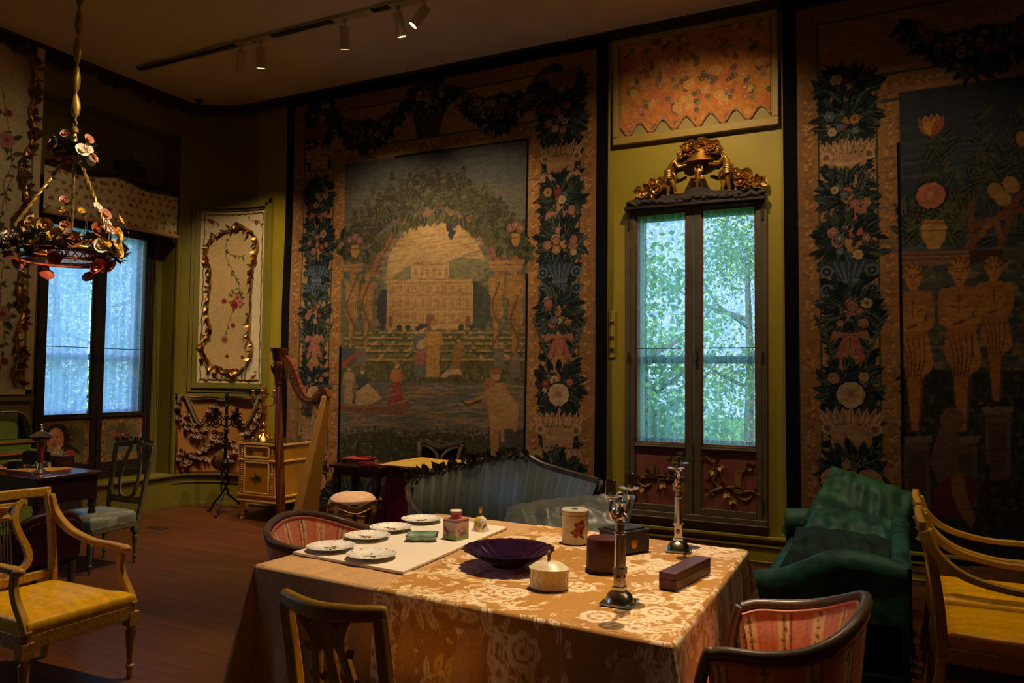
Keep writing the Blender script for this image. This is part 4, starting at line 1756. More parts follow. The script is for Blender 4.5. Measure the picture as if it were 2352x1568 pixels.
# ---------------------------------------------------------------- yellow side chair at the table front, facing +y
def side_chair(loc, rz, label):
    t = thing('splat_chair', label, 'chair', loc, rz)
    g = MB()
    puff(g, dense([(-.21, -.18), (.16, -.21), (.16, .21), (-.21, .18)]), .40, .445, .02, ysatin)
    g.build('seat', 'yellow_satin', t, angle=60)
    g = MB()
    for p, q in (((-.21, -.18), (.16, -.205)), ((.16, -.205), (.16, .205)), ((.16, .205), (-.21, .18)), ((-.21, .18), (-.21, -.18))):
        g.bar([(*p, .37), (*q, .37)], .03, .065)
    g.build('seat_rail', 'yellow_worn', t, bevel=.004)
    lg = turned_leg(.37, .022)
    for y in (-.2, .2):
        lg.build('leg', 'yellow_worn', t).location = (.15, y, 0)
        MB().bar(spline([(-.27, y * .9, 0), (-.22, y * .9, .25), (-.21, y * .9, .4)], 5), .034, .034, up=(0, 1, 0)).build('leg', 'yellow_worn', t, bevel=.004)
        MB().bar(spline([(-.21, y * .92, .36), (-.235, y * .92, .6), (-.29, y * .93, .872)], 6), [.042, .038, .032], [.046, .042, .040], up=(0, 1, 0)).build('back_post', 'yellow_paint', t, bevel=.006)
    MB().bar(spline([(-.278, -.205, .880), (-.318, -.10, .876), (-.334, 0, .874), (-.318, .10, .876), (-.278, .205, .880)], 6), [.034, .038, .038, .038, .034], [.046, .052, .054, .052, .046]).build('top_rail', 'yellow_paint', t, bevel=.012)
    MB().bar([(-.222, -.18, .5), (-.222, .18, .5)], .028, .035).build('lower_rail', 'yellow_paint', t, bevel=.004)

    def bp(y, z):
        return (lerp(-.222, -.325, (z - .5) / .36), y, z)
    sp = MB()
    for s in (-1, 1):
        sp.bar(spline([bp(.04 * s, .50), bp(.075 * s, .58), bp(.06 * s, .70), bp(.052 * s, .78), bp(.085 * s, .86)], 7), [.02, .03, .03, .03, .045], .02, up=(1, 0, 0))
        for z, d in ((.82, 1), (.73, 1), (.63, 1)):
            sp.leaf(bp(.06 * s, z), (0, s * .8, .6), (-1, 0, 0), .05, .035, .2)
            sp.leaf(bp(.055 * s, z), (0, -s * .6, .7), (-1, 0, 0), .05, .03, .2)
    sp.bar([bp(0, .50), bp(0, .74)], [.05, .036], .016, up=(1, 0, 0))
    for k in range(5):
        a = -1 + .5 * k
        sp.bar([bp(0, .73), bp(math.sin(a) * .055, .80 + .06 * math.cos(a))], [.02, .03], .018, up=(1, 0, 0))
    sp.build('carved_splat', 'yellow_paint', t, bevel=.003)
    return t


side_chair((-1.575, 2.20, 0), PI / 2, 'yellow chair with carved splat, its back to the viewer at the table')


# ---------------------------------------------------------------- pink striped tub chairs, facing +x
def pinkcol(u, v, wide):
    """u along the rim (metres), v height in metres"""
    k = (u / .145) % 1.0
    if k < .34:
        base = rgb(244, 208, 150)
        d = abs(k - .17)
        q = (v * 11 + int(u / .145) * .37) % 1
        if d < .035 + .05 * math.sin(q * 6.28) ** 8 and math.sin(q * 19 + d * 60) > -.2:
            return rgb(140, 84, 50)
        if d < .02:
            return rgb(150, 110, 60)
        return base
    if k < .36 or k > .98:
        return rgb(150, 74, 50)
    return rgb(232, 152, 122) if (k % .2) > .02 else rgb(218, 136, 108)


def tub_chair(loc, rz, label, hs=1.0):
    t = thing('tub_chair', label, 'armchair', loc, rz, 'pink striped tub chairs')
    rim = spline([(.31, -.275, .715), (.22, -.295, .735), (.06, -.305, .745), (-.10, -.295, .77), (-.23, -.235, .815), (-.305, -.12, .86), (-.325, 0, .875), (-.305, .12, .86), (-.23, .235, .815), (-.10, .295, .77), (.06, .305, .745), (.22, .295, .735), (.31, .275, .715)], 10)
    rim = [V(p.x * .72, p.y, .66 + (p.z - .665) * hs) for p in rim]
    S = [0.0]
    for a, b_ in zip(rim[:-1], rim[1:]):
        S.append(S[-1] + (b_ - a).length)
    n = len(rim) - 1

    def at_rim(u):
        f = u * n
        i = min(int(f), n - 1)
        return rim[i].lerp(rim[i + 1], f - i), lerp(S[i], S[i + 1], f - i)

    def inner(u, v):
        p, s = at_rim(u)
        q = V(p.x, p.y, 0)
        inn = V(.02, 0, 0) - q
        inn.normalize()
        z = lerp(p.z - .012, .42, v)
        bulge = .022 + .035 * math.sin(PI * v)
        w = q + inn * (bulge + .03 * v)
        return (w.x, w.y, z)

    def outer(u, v):
        p, s = at_rim(u)
        q = V(p.x, p.y, 0)
        inn = (V(.02, 0, 0) - q).normalized()
        w = q + inn * (-.006 + .05 * v)
        return (w.x, w.y, lerp(p.z - .01, .33, v))
    g = MB()
    g.grid(150, 40, inner, lambda u, v: pinkcol(at_rim(u)[1], lerp(.8, .4, v), 0))
    g.build('inner_upholstery', 'pink_silk', t, angle=180)
    g = MB()
    g.grid(150, 40, outer, lambda u, v: pinkcol(at_rim(u)[1], lerp(.8, .3, v), 0))
    g.build('outer_upholstery', 'pink_silk', t, angle=180)
    g = MB()
    full = [V(.24, -.27, .33), V(.25, -.272, .45), V(.25, -.278, .60)] + rim + [V(.25, .278, .60), V(.25, .272, .45), V(.24, .27, .33)]
    full = spline(full[:4] + full[4:-4:4] + full[-4:], 4)
    g.tube(full, .021, 10, flat=.9)
    g.build('wooden_rim', 'dark_walnut', t, angle=70)
    g = MB()
    inn = [Vector(inner(i / 60, .02)) for i in range(61)]
    g.tube(inn, .008, 6)
    outp = [Vector(outer(i / 60, .045)) for i in range(61)]
    g.tube(outp, .008, 6)
    g.build('braid', 'pink_cord', t)
    g = MB()
    poly = [(x * .72, y) for x, y in [(.33, -.25), (.355, 0), (.33, .25), (.1, .26), (-.12, .235), (-.25, .12), (-.27, 0), (-.25, -.12), (-.12, -.235), (.1, -.26)]]
    puff(g, dense(poly), .37, .45, .035, lambda x, y, z: pinkcol(y + .5, x + 1, 0))
    g.build('seat', 'pink_silk', t, angle=60)
    g = MB()
    g.prism([(x * 1.02, y * 1.04) for x, y in poly], (0, 0, .30), (1, 0, 0), (0, 1, 0), (0, 0, .07))
    g.build('seat_rail', 'dark_walnut', t, angle=40)
    lg = turned_leg(.30, .022)
    for x, y in ((.21, -.22), (.21, .22), (-.15, -.17), (-.15, .17)):
        lg.build('leg', 'dark_walnut', t).location = (x, y, 0)
    return t


tub_chair((-.32, 2.80, 0), PI, 'pink and cream striped tub chair at the damask end of table')
tub_chair((-2.80, 3.30, 0), 0, 'pink and cream striped tub chair behind the row of plates', .72)

# ---------------------------------------------------------------- green sofa along y, facing -x
t = thing('green_sofa', 'dark green damask sofa with curved arms beside the table', 'sofa', (-.345, 5.38, 0))
g = MB()
g.box(-.40, .40, -.93, .93, .05, .36)
g.build('body', 'green_damask', t, bevel=.03)
g = MB()
puff(g, dense(rounded(.74, 1.72, .06), .03), .33, .41, .045)
g.build('seat', 'green_damask', t, angle=70)
g = MB()
g.grid(30, 24, lambda u, v: (lerp(.30, .42, v) if v < .5 else .42, lerp(-.93, .93, u), [.36, .62][0] if v < 0 else lerp(.36, .635 + .05 * math.sin(PI * u), min(1, v * 2)) if v < .5 else lerp(.635 + .05 * math.sin(PI * u), .06, (v - .5) * 2)))
g.tube(spline([(.37, -.90, .60), (.37, -.4, .66), (.37, .4, .66), (.37, .90, .62)], 8), .05, 10)
g.build('back', 'green_damask', t, angle=70)
for s in (-1, 1):
    g = MB()
    y = .88 * s
    path = spline([(-.40, y, .40), (-.34, y, .455), (-.22, y, .47), (-.08, y, .535), (.05, y, .60), (.18, y, .615), (.30, y, .60), (.41, y, .585)], 6)
    g.tube(path, [.06, .075, .08, .08, .08, .075, .07, .06], 14)
    pts = [(p.x, p.z) for p in path]
    g.prism([(-.40, .06)] + pts + [(.41, .06)], (0, y - .05, 0), (1, 0, 0), (0, 0, 1), (0, .10, 0))
    g.build('arm', 'green_damask', t, angle=50)
for x in (-.34, .34):
    for y in (-.86, .86):
        MB().lathe([(.03, 0), (.035, .05)], 12, (x, y, 0)).build('foot', 'dark_walnut', t)


def cushion(name, c, size, R, m, label, grp=None, seed=1):
    rs = random.Random(seed)
    w, h, d = size
    ph = [rs.random() * 6 for _ in range(4)]
    g = MB()
    for sgn in (1, -1):
        def fn(u, v, sgn=sgn):
            x, y = (u - .5) * 2, (v - .5) * 2
            ex = (1 - abs(x) ** 2.1) ** .42 * (1 - abs(y) ** 2.1) ** .42 if abs(x) < 1 and abs(y) < 1 else 0
            pin = 1 - .06 * (1 - abs(x * y)) * max(abs(x), abs(y)) ** 3
            wr = .05 * math.sin(7 * x + 5 * y + ph[0]) * math.sin(4 * y - 6 * x + ph[1]) + .03 * math.sin(15 * x * y + ph[2]) + .03 * math.sin(19 * x + 6 * y + ph[3])
            return (x * w / 2 * pin, y * h / 2 * pin, sgn * d / 2 * ex * (1 + wr * 2.2))
        g.grid(36, 30, fn if sgn > 0 else (lambda u, v: fn(1 - u, v)))
    o = g.build(name, m, angle=180)
    o.location = c
    o.rotation_euler = R
    return tag(o, label, 'cushion', grp)


D = math.radians
cushion('damask_cushion', (-.21, 5.88, .69), (.64, .54, .26), (D(48), D(14), D(-16)), 'green_silk', 'large green damask cushion leaning high on the sofa', 'cushions on the green sofa', 2)
cushion('damask_cushion', (-.25, 5.50, .60), (.62, .40, .20), (D(24), D(2), D(-10)), 'green_damask', 'dark green cushion in the middle of the sofa stack', 'cushions on the green sofa', 3)
cushion('damask_cushion', (-.27, 5.00, .545), (.66, .42, .20), (D(26), D(2), D(-8)), 'green_dark', 'dark green cushion lying in front on the sofa', 'cushions on the green sofa', 4)
g = MB()
g.tube(spline([(-.28, 0, 0), (-.27, 0, .0), (-.1, 0, 0), (.1, 0, 0), (.27, 0, 0), (.28, 0, 0)], 6), [.03, .09, .105, .105, .09, .03], 18)
o = g.build('silk_bolster', 'green_silk', angle=80)
o.location = (-.46, 6.16, .53)
o.rotation_euler = (0, 0, .05)
tag(o, 'shiny light green bolster at the tapestry end of sofa', 'bolster')

# ---------------------------------------------------------------- blue satin settee
t = thing('blue_settee', 'pale blue satin settee with carved gilt crest rail', 'settee', (-2.55, 5.0, 0))
OX, OY = 2.55, -5.0
top = [on_y(985, 1205, 4.70), on_y(948, 1165, 4.98), on_y(938, 1128, 5.15), on_y(950, 1095, 5.28), on_y(1010, 1078, 5.36), on_y(1095, 1060, 5.40), on_y(1190, 1043, 5.36), on_y(1250, 1068, 5.26), on_y(1320, 1090, 5.08), on_y(1378, 1106, 4.86)]
top = [V(p[0] + OX, p[1] + OY, p[2]) for p in top]
rail = spline(top, 12)
n = len(rail) - 1
seatc = V(0, -.05, 0)


def sback(u, v):
    f = u * n
    i = min(int(f), n - 1)
    p = rail[i].lerp(rail[i + 1], f - i)
    q = V(p.x, p.y, 0)
    inn = (V(lerp(q.x, 0, .4), -.45, 0) - q).normalized()
    w = q + inn * (.02 + .12 * v + .03 * math.sin(PI * v))
    return (w.x, w.y, lerp(p.z - .01, .40, v))


def bluecol(u, v):
    k = (u * 24) % 1
    if k < .08 or .42 < k < .5:
        return rgb(86, 92, 78)
    return rgb(112, 118, 104) if k < .5 else rgb(98, 104, 92)


g = MB()
g.grid(300, 26, sback, bluecol)
g.build('back_upholstery', 'blue_satin', t, angle=180)


def souter(u, v):
    f = u * n
    i = min(int(f), n - 1)
    p = rail[i].lerp(rail[i + 1], f - i)
    q = V(p.x, p.y, 0)
    inn = (V(0, -.45, 0) - q).normalized()
    w = q + inn * (-.02 + .06 * v)
    return (w.x, w.y, lerp(p.z - .01, .30, v))


g = MB()
g.grid(120, 6, souter, lambda u, v: rgb(128, 134, 124))
g.build('outer_upholstery', 'blue_satin', t, angle=180)
g = MB()
g.tube(rail, .024, 8)
g.tube([p + V(0, -.012, .012) for p in rail], .013, 6)
R2 = rail[-1]
g.tube(spline([R2 + V(.0, 0, 0), R2 + V(.03, -.06, .0), R2 + V(.035, -.09, -.03), R2 + V(.02, -.07, -.05), R2 + V(.02, -.05, -.03)], 5), .016, 8)
g.build('crest_rail', 'blue_frame', t)
rs = random.Random(21)
g = MB()
for i in range(30, 78):
    p = rail[i]
    k = (i - 30) / 48
    if i % 2 == 0:
        for j in range(3):
            d = V(rs.uniform(-.9, .9), rs.uniform(-.5, .2), rs.uniform(.3, 1))
            g.leaf(p + V(0, -.01, .01), d, (0, -1, .3), rs.uniform(.035, .075) * (1.25 - .4 * abs(k - .5)), .038, .4)
        g.ell(p + V(rs.uniform(-.01, .01), -.02, rs.uniform(-.04, .0)), (.03, .015, .028), 7, 5)
    if i % 6 == 0:
        g.tube(spline([p + V(-.03, -.02, -.03), p + V(0, -.025, -.055), p + V(.04, -.02, -.05), p + V(.05, -.02, -.02)], 4), .012, 7)
g.rose(rail[58] + V(.0, -.02, .035), (0, -1, .3), .05, 6)
g.build('crest_carving', 'blue_frame', t, angle=80)
g = MB()
sp = [(-.78, -.32), (.80, -.42), (.86, -.1), (.72, .2), (.2, .3), (-.4, .3), (-.85, .12), (-.9, -.15)]
puff(g, dense(sp, .03), .36, .43, .04, lambda x, y, z: bluecol((x + 1) / 2, 0))
g.build('seat', 'blue_satin', t, angle=60)
g = MB()
g.prism([(x * 1.02, y * 1.02) for x, y in sp], (0, 0, .29), (1, 0, 0), (0, 1, 0), (0, 0, .075))
g.build('seat_rail', 'blue_frame', t, angle=40)
for x, y in ((-.72, -.28), (.74, -.36), (.66, .14), (-.72, .1), (0, -.34)):
    g = MB()
    g.tube(spline([(x, y, .31), (x * 1.03, y - .02, .22), (x, y, .1), (x * 1.02, y - .02, 0)], 5), [.035, .03, .02, .025], 10)
    g.build('leg', 'blue_frame', t)
# big striped pillow at its end
cu = cushion('satin_pillow', (-1.90, 4.56, .60), (.90, .62, .28), (D(30), D(-9), D(8)), 'blue_satin', 'large striped blue satin pillow at the end of settee', None, 8)
me = cu.data
at = me.color_attributes.new('Col', 'FLOAT_COLOR', 'POINT')
for i, v in enumerate(me.vertices):
    k = (v.co.y * 26 + v.co.x * 5) % 1
    at.data[i].color = (*(rgb(118, 124, 116) if k < .3 else rgb(98, 104, 98)), 1)

# ---------------------------------------------------------------- blue striped chair at the desk, facing -y (built facing +x)
t = thing('carved_side_chair', 'grey carved open back chair with striped blue seat', 'chair', (-5.90, 4.18, 0), -PI / 2)


def bstripe(x, y, z):
    k = (y * 22) % 1
    return rgb(150, 152, 134) if k < .25 else rgb(120, 124, 112) if k < .6 else rgb(106, 110, 100)


g = MB()
puff(g, dense([(-.20, -.20), (.25, -.26), (.27, 0), (.25, .26), (-.20, .20)]), .355, .425, .045, bstripe)
g.build('seat', 'grey_blue_satin', t, angle=60)
g = MB()
for p, q in (((-.2, -.2), (.24, -.25)), ((.24, -.25), (.24, .25)), ((.24, .25), (-.2, .2)), ((-.2, .2), (-.2, -.2))):
    g.bar([(*p, .335), (*q, .335)], .032, .05)
g.build('seat_rail', 'grey_green_paint', t, bevel=.005)
lg = turned_leg(.33, .02)
for y in (-.235, .235):
    lg.build('leg', 'grey_green_paint', t).location = (.225, y, 0)
    lg.build('leg', 'grey_green_paint', t).location = (-.2, y * .82, 0)
    g = MB()
    g.bar(spline([(-.215, y * .84, .32), (-.235, y * .86, .45), (-.28, y * .95, .75), (-.315, y, .96)], 5), [.034, .032, .03, .03], .034, up=(0, 1, 0))
    g.build('back_post', 'grey_green_paint', t, bevel=.006)
g = MB()
g.bar(spline([(-.315, -.24, .955), (-.325, -.12, .965), (-.33, 0, .99), (-.325, .12, .965), (-.315, .24, .955)], 5), .028, .036)
rs = random.Random(4)
for k in range(14):
    y = -.23 + .46 * k / 13
    z = .975 + .03 * (1 - abs(y) / .24)
    g.leaf((-.33, y, z), (-.1, rs.uniform(-.8, .8), .8), (1, 0, 0), .045, .035, .3)
    g.ell((-.325, y, z), .014, 6, 4)
g.build('crest_rail', 'grey_green_paint', t)
g = MB()
for s in (-1, 1):
    g.bar(spline([(-.32, .04 * s, .96), (-.30, .10 * s, .82), (-.275, .115 * s, .68), (-.255, .08 * s, .55), (-.245, 0, .515)], 6), .022, .026, up=(0, 1, 0))
g.bar([(-.24, -.2, .50), (-.24, .2, .50)], .026, .035)
g.bar(spline([(-.245, -.2, .535), (-.25, -.08, .52), (-.245, 0, .51), (-.25, .08, .52), (-.245, .2, .535)], 4), .02, .02)
g.build('oval_splat', 'grey_green_paint', t, bevel=.003)

# ---------------------------------------------------------------- maroon chair behind the lyre armchair, facing -x
t = thing('maroon_chair', 'maroon leather chair with brass nails behind yellow armchair', 'chair', (-5.0, 3.02, 0), PI)
g = MB()


def mb(u, v):
    a = (u - .5) * 2
    z = lerp(.40, .70 - .10 * abs(a) ** 3, v)
    return (-.24 + .05 * a * a - .05 * v, a * .235 * (1 - .05 * v), z)


g.grid(24, 16, mb)
g.grid(24, 16, lambda u, v: (mb(1 - u, v)[0] - .035, mb(1 - u, v)[1], mb(1 - u, v)[2]))
g.tube([mb(0, k / 8) for k in range(9)] + [mb(k / 24, 1) for k in range(1, 25)] + [mb(1, 1 - k / 8) for k in range(1, 9)], .022, 8)
g.build('backrest', 'maroon_leather', t, angle=70)
g = MB()
for k in range(33):
    p = mb(.03 + .94 * k / 32, .965)
    g.ell((p[0] - .042, p[1], p[2] - .015), .0055, 6, 4)
g.build('nail_row', 'nail_brass', t)['kind'] = 'stuff'
g = MB()
puff(g, dense([(-.22, -.22), (.24, -.25), (.24, .25), (-.22, .22)]), .36, .43, .03)
g.build('seat', 'maroon_leather', t, angle=60)
for x, y in ((.21, -.22), (.21, .22), (-.22, -.19), (-.22, .19)):
    MB().lathe([(.015, 0), (.022, .2), (.026, .37)], 10, (x, y, 0)).build('leg', 'dark_walnut', t)
# ================================================================ tapestries
mat_attr('tapestry', rough=.95, bump=.18, bscale=40, weave=45, spec=.1)
mat_attr('textile', rough=.9, bump=.25, bscale=50, spec=.1)
TYW = Y1 - .045


def T(px, py):
    p = on_y(px, py, TYW)
    return (float(p[0]), float(p[2]))


def TP(pts):
    return [T(*p) for p in pts]


GOLD, GOLD2, BAND = rgb(186, 132, 68), rgb(176, 124, 66), rgb(166, 116, 66)
LINE, INK = rgb(70, 82, 62), rgb(16, 15, 20)
DK, MDK, MID, LT = rgb(26, 36, 42), rgb(40, 52, 54), rgb(66, 80, 70), rgb(104, 112, 88)
PINK, RED, CREAM, YEL, BLU, LBLU = rgb(176, 112, 90), rgb(140, 58, 50), rgb(196, 164, 118), rgb(182, 134, 66), rgb(56, 70, 88), rgb(98, 112, 122)


def cluster(cv, c, hw, hh, rs, flowers=6, drop=False, leafy=110):
    for k in range(leafy):
        a = rs.random() * 6.28
        q = rs.random() ** .5
        p = (c[0] + hw * .72 * q * math.cos(a), c[1] + hh * .78 * q * math.sin(a))
        L = rs.uniform(.07, .13) * hw / .22
        an = a + rs.uniform(-.7, .7) if not drop else rs.uniform(-2.4, -.8)
        cv.leaf(p, an, L, L * .38, rs.choice((DK, DK, MDK, MDK, MID)), rs.choice((None, LT, MID)))
    for k in range(flowers):
        p = (c[0] + rs.uniform(-.55, .55) * hw, c[1] + rs.uniform(-.5, .5) * hh)
        r = rs.uniform(.026, .042) * hw / .22
        cv.flower(p, r, rs.choice((PINK, CREAM, YEL, PINK, RED, CREAM, LBLU, rgb(176, 104, 84))), rs.choice((YEL, RED, CREAM)), rs.choice((6, 7, 8)), DK)


def urn(cv, c, w, h, col, hi):
    x, z = c
    cv.poly([(x - w * .5, z + h * .5), (x + w * .5, z + h * .5), (x + w * .34, z + h * .15), (x + w * .2, z), (x - w * .2, z), (x - w * .34, z + h * .15)], col)
    cv.poly([(x - w * .26, z), (x + w * .26, z), (x + w * .26, z - h * .14), (x - w * .26, z - h * .14)], hi)
    cv.poly([(x - w * .2, z - h * .14), (x + w * .2, z - h * .14), (x + w * .5, z - h * .5), (x - w * .5, z - h * .5)], col)
    for k in range(5):
        u = x - w * .36 + w * .18 * k
        cv.stroke([(x + (u - x) * .5, z + h * .05), (u, z + h * .45)], w * .05, hi)
        cv.stroke([(x + (u - x) * .5, z - h * .18), (u, z - h * .47)], w * .05, hi)
    for s in (-1, 1):
        for r0, cz in ((.17, .22), (.17, -.30)):
            cv.ell((x + s * w * .55, z + h * cz), w * r0, hi)
            cv.ell((x + s * w * .55, z + h * cz), w * r0 * .62, DK)
            cv.ell((x + s * w * .55, z + h * cz), w * r0 * .3, hi)


def cartouche(cv, c, w, h, rs):
    x, z = c
    col, hi, sh = rgb(186, 140, 96), rgb(200, 158, 114), rgb(140, 96, 62)
    for k in range(9):
        a = -1 + k * .25
        for s in (1, -1):
            cv.leaf((x + a * w * .42, z + s * h * .2), s * (PI / 2 - a * .5), h * .42, w * .15, col if k % 2 else hi, sh)
    cv.poly([(x - w * .44, z + h * .24), (x + w * .44, z + h * .24), (x + w * .38, z - h * .22), (x - w * .38, z - h * .22)], col)
    cv.poly([(x - w * .3, z + h * .05), (x + w * .3, z + h * .05), (x + w * .3, z - h * .04), (x - w * .3, z - h * .04)], hi)
    for s in (-1, 1):
        cv.ell((x + s * w * .46, z + h * .18), w * .13, hi)
        cv.ell((x + s * w * .46, z + h * .18), w * .07, sh)


def bow(cv, c, w, h, rs):
    x, z = c
    for s in (-1, 1):
        cv.poly([(x, z + h * .4), (x + s * w * .3, z + h * .5), (x + s * w * .36, z + h * .15)], PINK)
        cv.poly([(x, z + h * .35), (x + s * w * .12, z + h * .3), (x + s * w * .3, z - h * .5), (x + s * w * .16, z - h * .45)], rgb(186, 96, 76))
        cv.poly([(x, z + h * .3), (x + s * w * .07, z + h * .2), (x + s * w * .1, z - h * .5), (x + s * w * .02, z - h * .4)], PINK)


def laurel(cv, c, w, h, rs):
    x, z = c
    for s in (-1, 1):
        pts = [(x + s * w * .12, z - h * .5), (x + s * w * .3, z - h * .1), (x + s * w * .44, z + h * .45)]
        cv.stroke(pts, .012, DK)
        for k in range(9):
            t = k / 8
            p = (lerp(pts[0][0], pts[2][0], t), lerp(pts[0][1], pts[2][1], t))
            for d in (-1, 1):
                cv.leaf(p, PI / 2 + d * .75, .09, .03, rs.choice((DK, MDK, MID)), LT)


COLUMN = [('cl', 205, 1.0, 1.1, 5), ('cl', 270, .95, 1.4, 7), ('ca', 375, 1, 1, 0), ('cl', 455, .9, 1.5, 7), ('bow', 512, 1, 1, 0), ('cl', 560, 1.0, 1.6, 7), ('urn', 640, 1, 1, 0), ('cl', 715, .9, 1.4, 7), ('la', 790, 1, 1, 0), ('bow', 795, 1, 1, 0), ('fl', 835, 1, 1, 0), ('cl', 890, .95, 1.3, 6), ('big', 906, 1, 1, 0), ('ca', 1005, 1.1, 1.2, 0), ('cl', 1085, .95, 1.2, 2), ('two', 1105, 1, 1, 0), ('cl', 1170, .95, 1.2, 5)]


def column(cv, xc, hw, zmap, seed):
    rs = random.Random(seed)
    zb, zt = zmap(1190), zmap(190)
    for k in range(1000):
        z = lerp(zb, zt, k / 1000)
        s_ = rs.choice((-1, 1))
        L = rs.uniform(.07, .14)
        cv.leaf((xc + s_ * hw * rs.uniform(.0, .5), z), PI / 2 - s_ * rs.uniform(.5, 1.5), L, L * .36, rs.choice((DK, DK, DK, MDK)), rs.choice((None, None, MID)))
    for kind, py, a, b_, nf in COLUMN:
        z = zmap(py)
        c = (xc, z)
        if kind == 'cl':
            cluster(cv, c, hw * a, .17 * b_, rs, nf)
        elif kind == 'ca':
            cartouche(cv, c, hw * 1.3 * a, .34 * b_, rs)
        elif kind == 'bow':
            bow(cv, c, hw * 1.6, .26, rs)
        elif kind == 'urn':
            urn(cv, c, hw * 1.15, .30, BLU, LBLU)
        elif kind == 'la':
            laurel(cv, c, hw * 1.9, .42, rs)
        elif kind == 'fl':
            cv.flower(c, hw * .32, YEL, PINK, 6)
            for s in (-1, 1):
                cv.leaf((c[0] + s * hw * .5, c[1] - .12), PI / 2 + s * .5, .16, .1, PINK)
        elif kind == 'big':
            cv.flower(c, hw * .40, CREAM, PINK, 10, DK)
        elif kind == 'two':
            for s in (-1, 1):
                cv.flower((c[0] + s * hw * .48, c[1]), hw * .40, rgb(206, 150, 112), PINK, 9, DK)


def swag(cv, c, w, h, rs):
    """hanging garland, w wide, h deep"""
    for k in range(420):
        t = rs.uniform(-1, 1)
        x = c[0] + t * w / 2
        z = c[1] - h * (1 - t * t) * .75 + rs.uniform(-.17, .15) * (1.25 - abs(t))
        cv.leaf((x, z), rs.uniform(-2.9, -.2), rs.uniform(.07, .13), .04, rs.choice((DK, DK, MDK, MID)), rs.choice((None, None, MID)))
    for k in range(40):
        t = rs.uniform(-.85, .85)
        x = c[0] + t * w / 2
        z = c[1] - h * (1 - t * t) * .72 + rs.uniform(-.08, .08)
        cv.flower((x, z), rs.uniform(.028, .048), rs.choice((PINK, YEL, LBLU, MID, RED, rgb(120, 100, 80), LT)), rs.choice((YEL, DK)), 6, DK)


def tapestry_frame(cv, x0, x1, z1, xi0, xi1, zi1, zi0):
    """edge, gold guards, lines"""
    cv.a[:] = GOLD
    cv.noise(.10, (.05, .03), 1)
    for k in range(2600):
        pass
    e = .115
    cv.poly([(x0 + e, cv.v0), (x0 + e + .17, cv.v0), (x0 + e + .17, z1 - .24), (x0 + e, z1 - .1)], BAND)
    cv.poly([(x1 - e - .17, cv.v0), (x1 - e, cv.v0), (x1 - e, z1 - .1), (x1 - e - .17, z1 - .24)], BAND)
    cv.poly([(x0 + e, z1 - .1), (x1 - e, z1 - .1), (x1 - e - .17, z1 - .26), (x0 + e + .17, z1 - .26)], BAND)
    cv.stroke([(x0 + e + .17, cv.v0), (x0 + e + .17, z1 - .26), (x1 - e - .17, z1 - .26), (x1 - e - .17, cv.v0)], .022, LINE)
    w = .17
    cv.poly([(xi0 - w, cv.v0), (xi0, cv.v0), (xi0, zi1), (xi1, zi1), (xi1, cv.v0), (xi1 + w, cv.v0), (xi1 + w, zi1 + w), (xi0 - w, zi1 + w)], GOLD2)
    cv.stroke([(xi0 - w, cv.v0), (xi0 - w, zi1 + w), (xi1 + w, zi1 + w), (xi1 + w, cv.v0)], .016, LINE)
    rs = random.Random(3)
    for k in range(260):                       # small leaf repeat on the guards
        t = k / 259
        for x in (xi0 - w * .5, xi1 + w * .5, x0 + e + .085, x1 - e - .085):
            z = lerp(cv.v0, zi1 + .1, t)
            cv.leaf((x, z), PI / 2 + (.9 if k % 2 else -.9), .045, .016, rs.choice((rgb(160, 108, 54), rgb(214, 160, 88), rgb(150, 96, 50))))
    for k in range(150):
        z = zi1 + w * .5
        x = lerp(xi0, xi1, k / 149)
        cv.leaf((x, z), (.9 if k % 2 else -.9), .045, .016, rs.choice((rgb(160, 108, 54), rgb(214, 160, 88), rgb(150, 80, 50))))


def tapestry_edge(cv, x0, x1, z1, e=.115):
    cv.poly([(x0 - .1, cv.v0), (x0 + e, cv.v0), (x0 + e, z1 - .1), (x1 - e, z1 - .1), (x1 - e, cv.v0), (x1 + .1, cv.v0), (x1 + .1, z1 + .1), (x0 - .1, z1 + .1)], INK)


def figure(cv, c, h, robe, skin_, hair, skirt=None, lean=0.0):
    """small woven figure, c = feet point"""
    x, z = c
    xl = x + lean * h
    cv.poly([(x - h * .14, z), (x + h * .14, z), (xl + h * .11, z + h * .5), (xl + h * .13, z + h * .78), (xl - h * .13, z + h * .78), (xl - h * .12, z + h * .5)], robe)
    if skirt:
        cv.poly([(x - h * .15, z + h * .22), (x + h * .15, z + h * .22), (xl + h * .1, z + h * .5), (xl - h * .1, z + h * .5)], skirt)
    cv.stroke([(xl - h * .12, z + h * .74), (xl - h * .17, z + h * .55), (xl - h * .02, z + h * .5)], h * .07, tuple(q * .85 for q in robe))
    cv.stroke([(xl + h * .12, z + h * .74), (xl + h * .16, z + h * .56), (xl + h * .03, z + h * .52)], h * .07, tuple(q * .85 for q in robe))
    for k in (-.05, .03, .08):
        cv.stroke([(xl + h * k, z + h * .45), (x + h * k * 1.4, z + h * .03)], h * .012, tuple(q * .7 for q in robe))
    cv.ell((xl, z + h * .88), (h * .065, h * .08), skin_)
    cv.ell((xl, z + h * .93), (h * .075, h * .05), hair)


def fade(cv, k):
    """old dyes: pull every colour towards a warm grey of the same depth"""
    l = cv.a.mean(2, keepdims=True)
    cv.a[:] = cv.a * (1 - k) + l * np.array((1.22, .98, .68), np.float32) * k


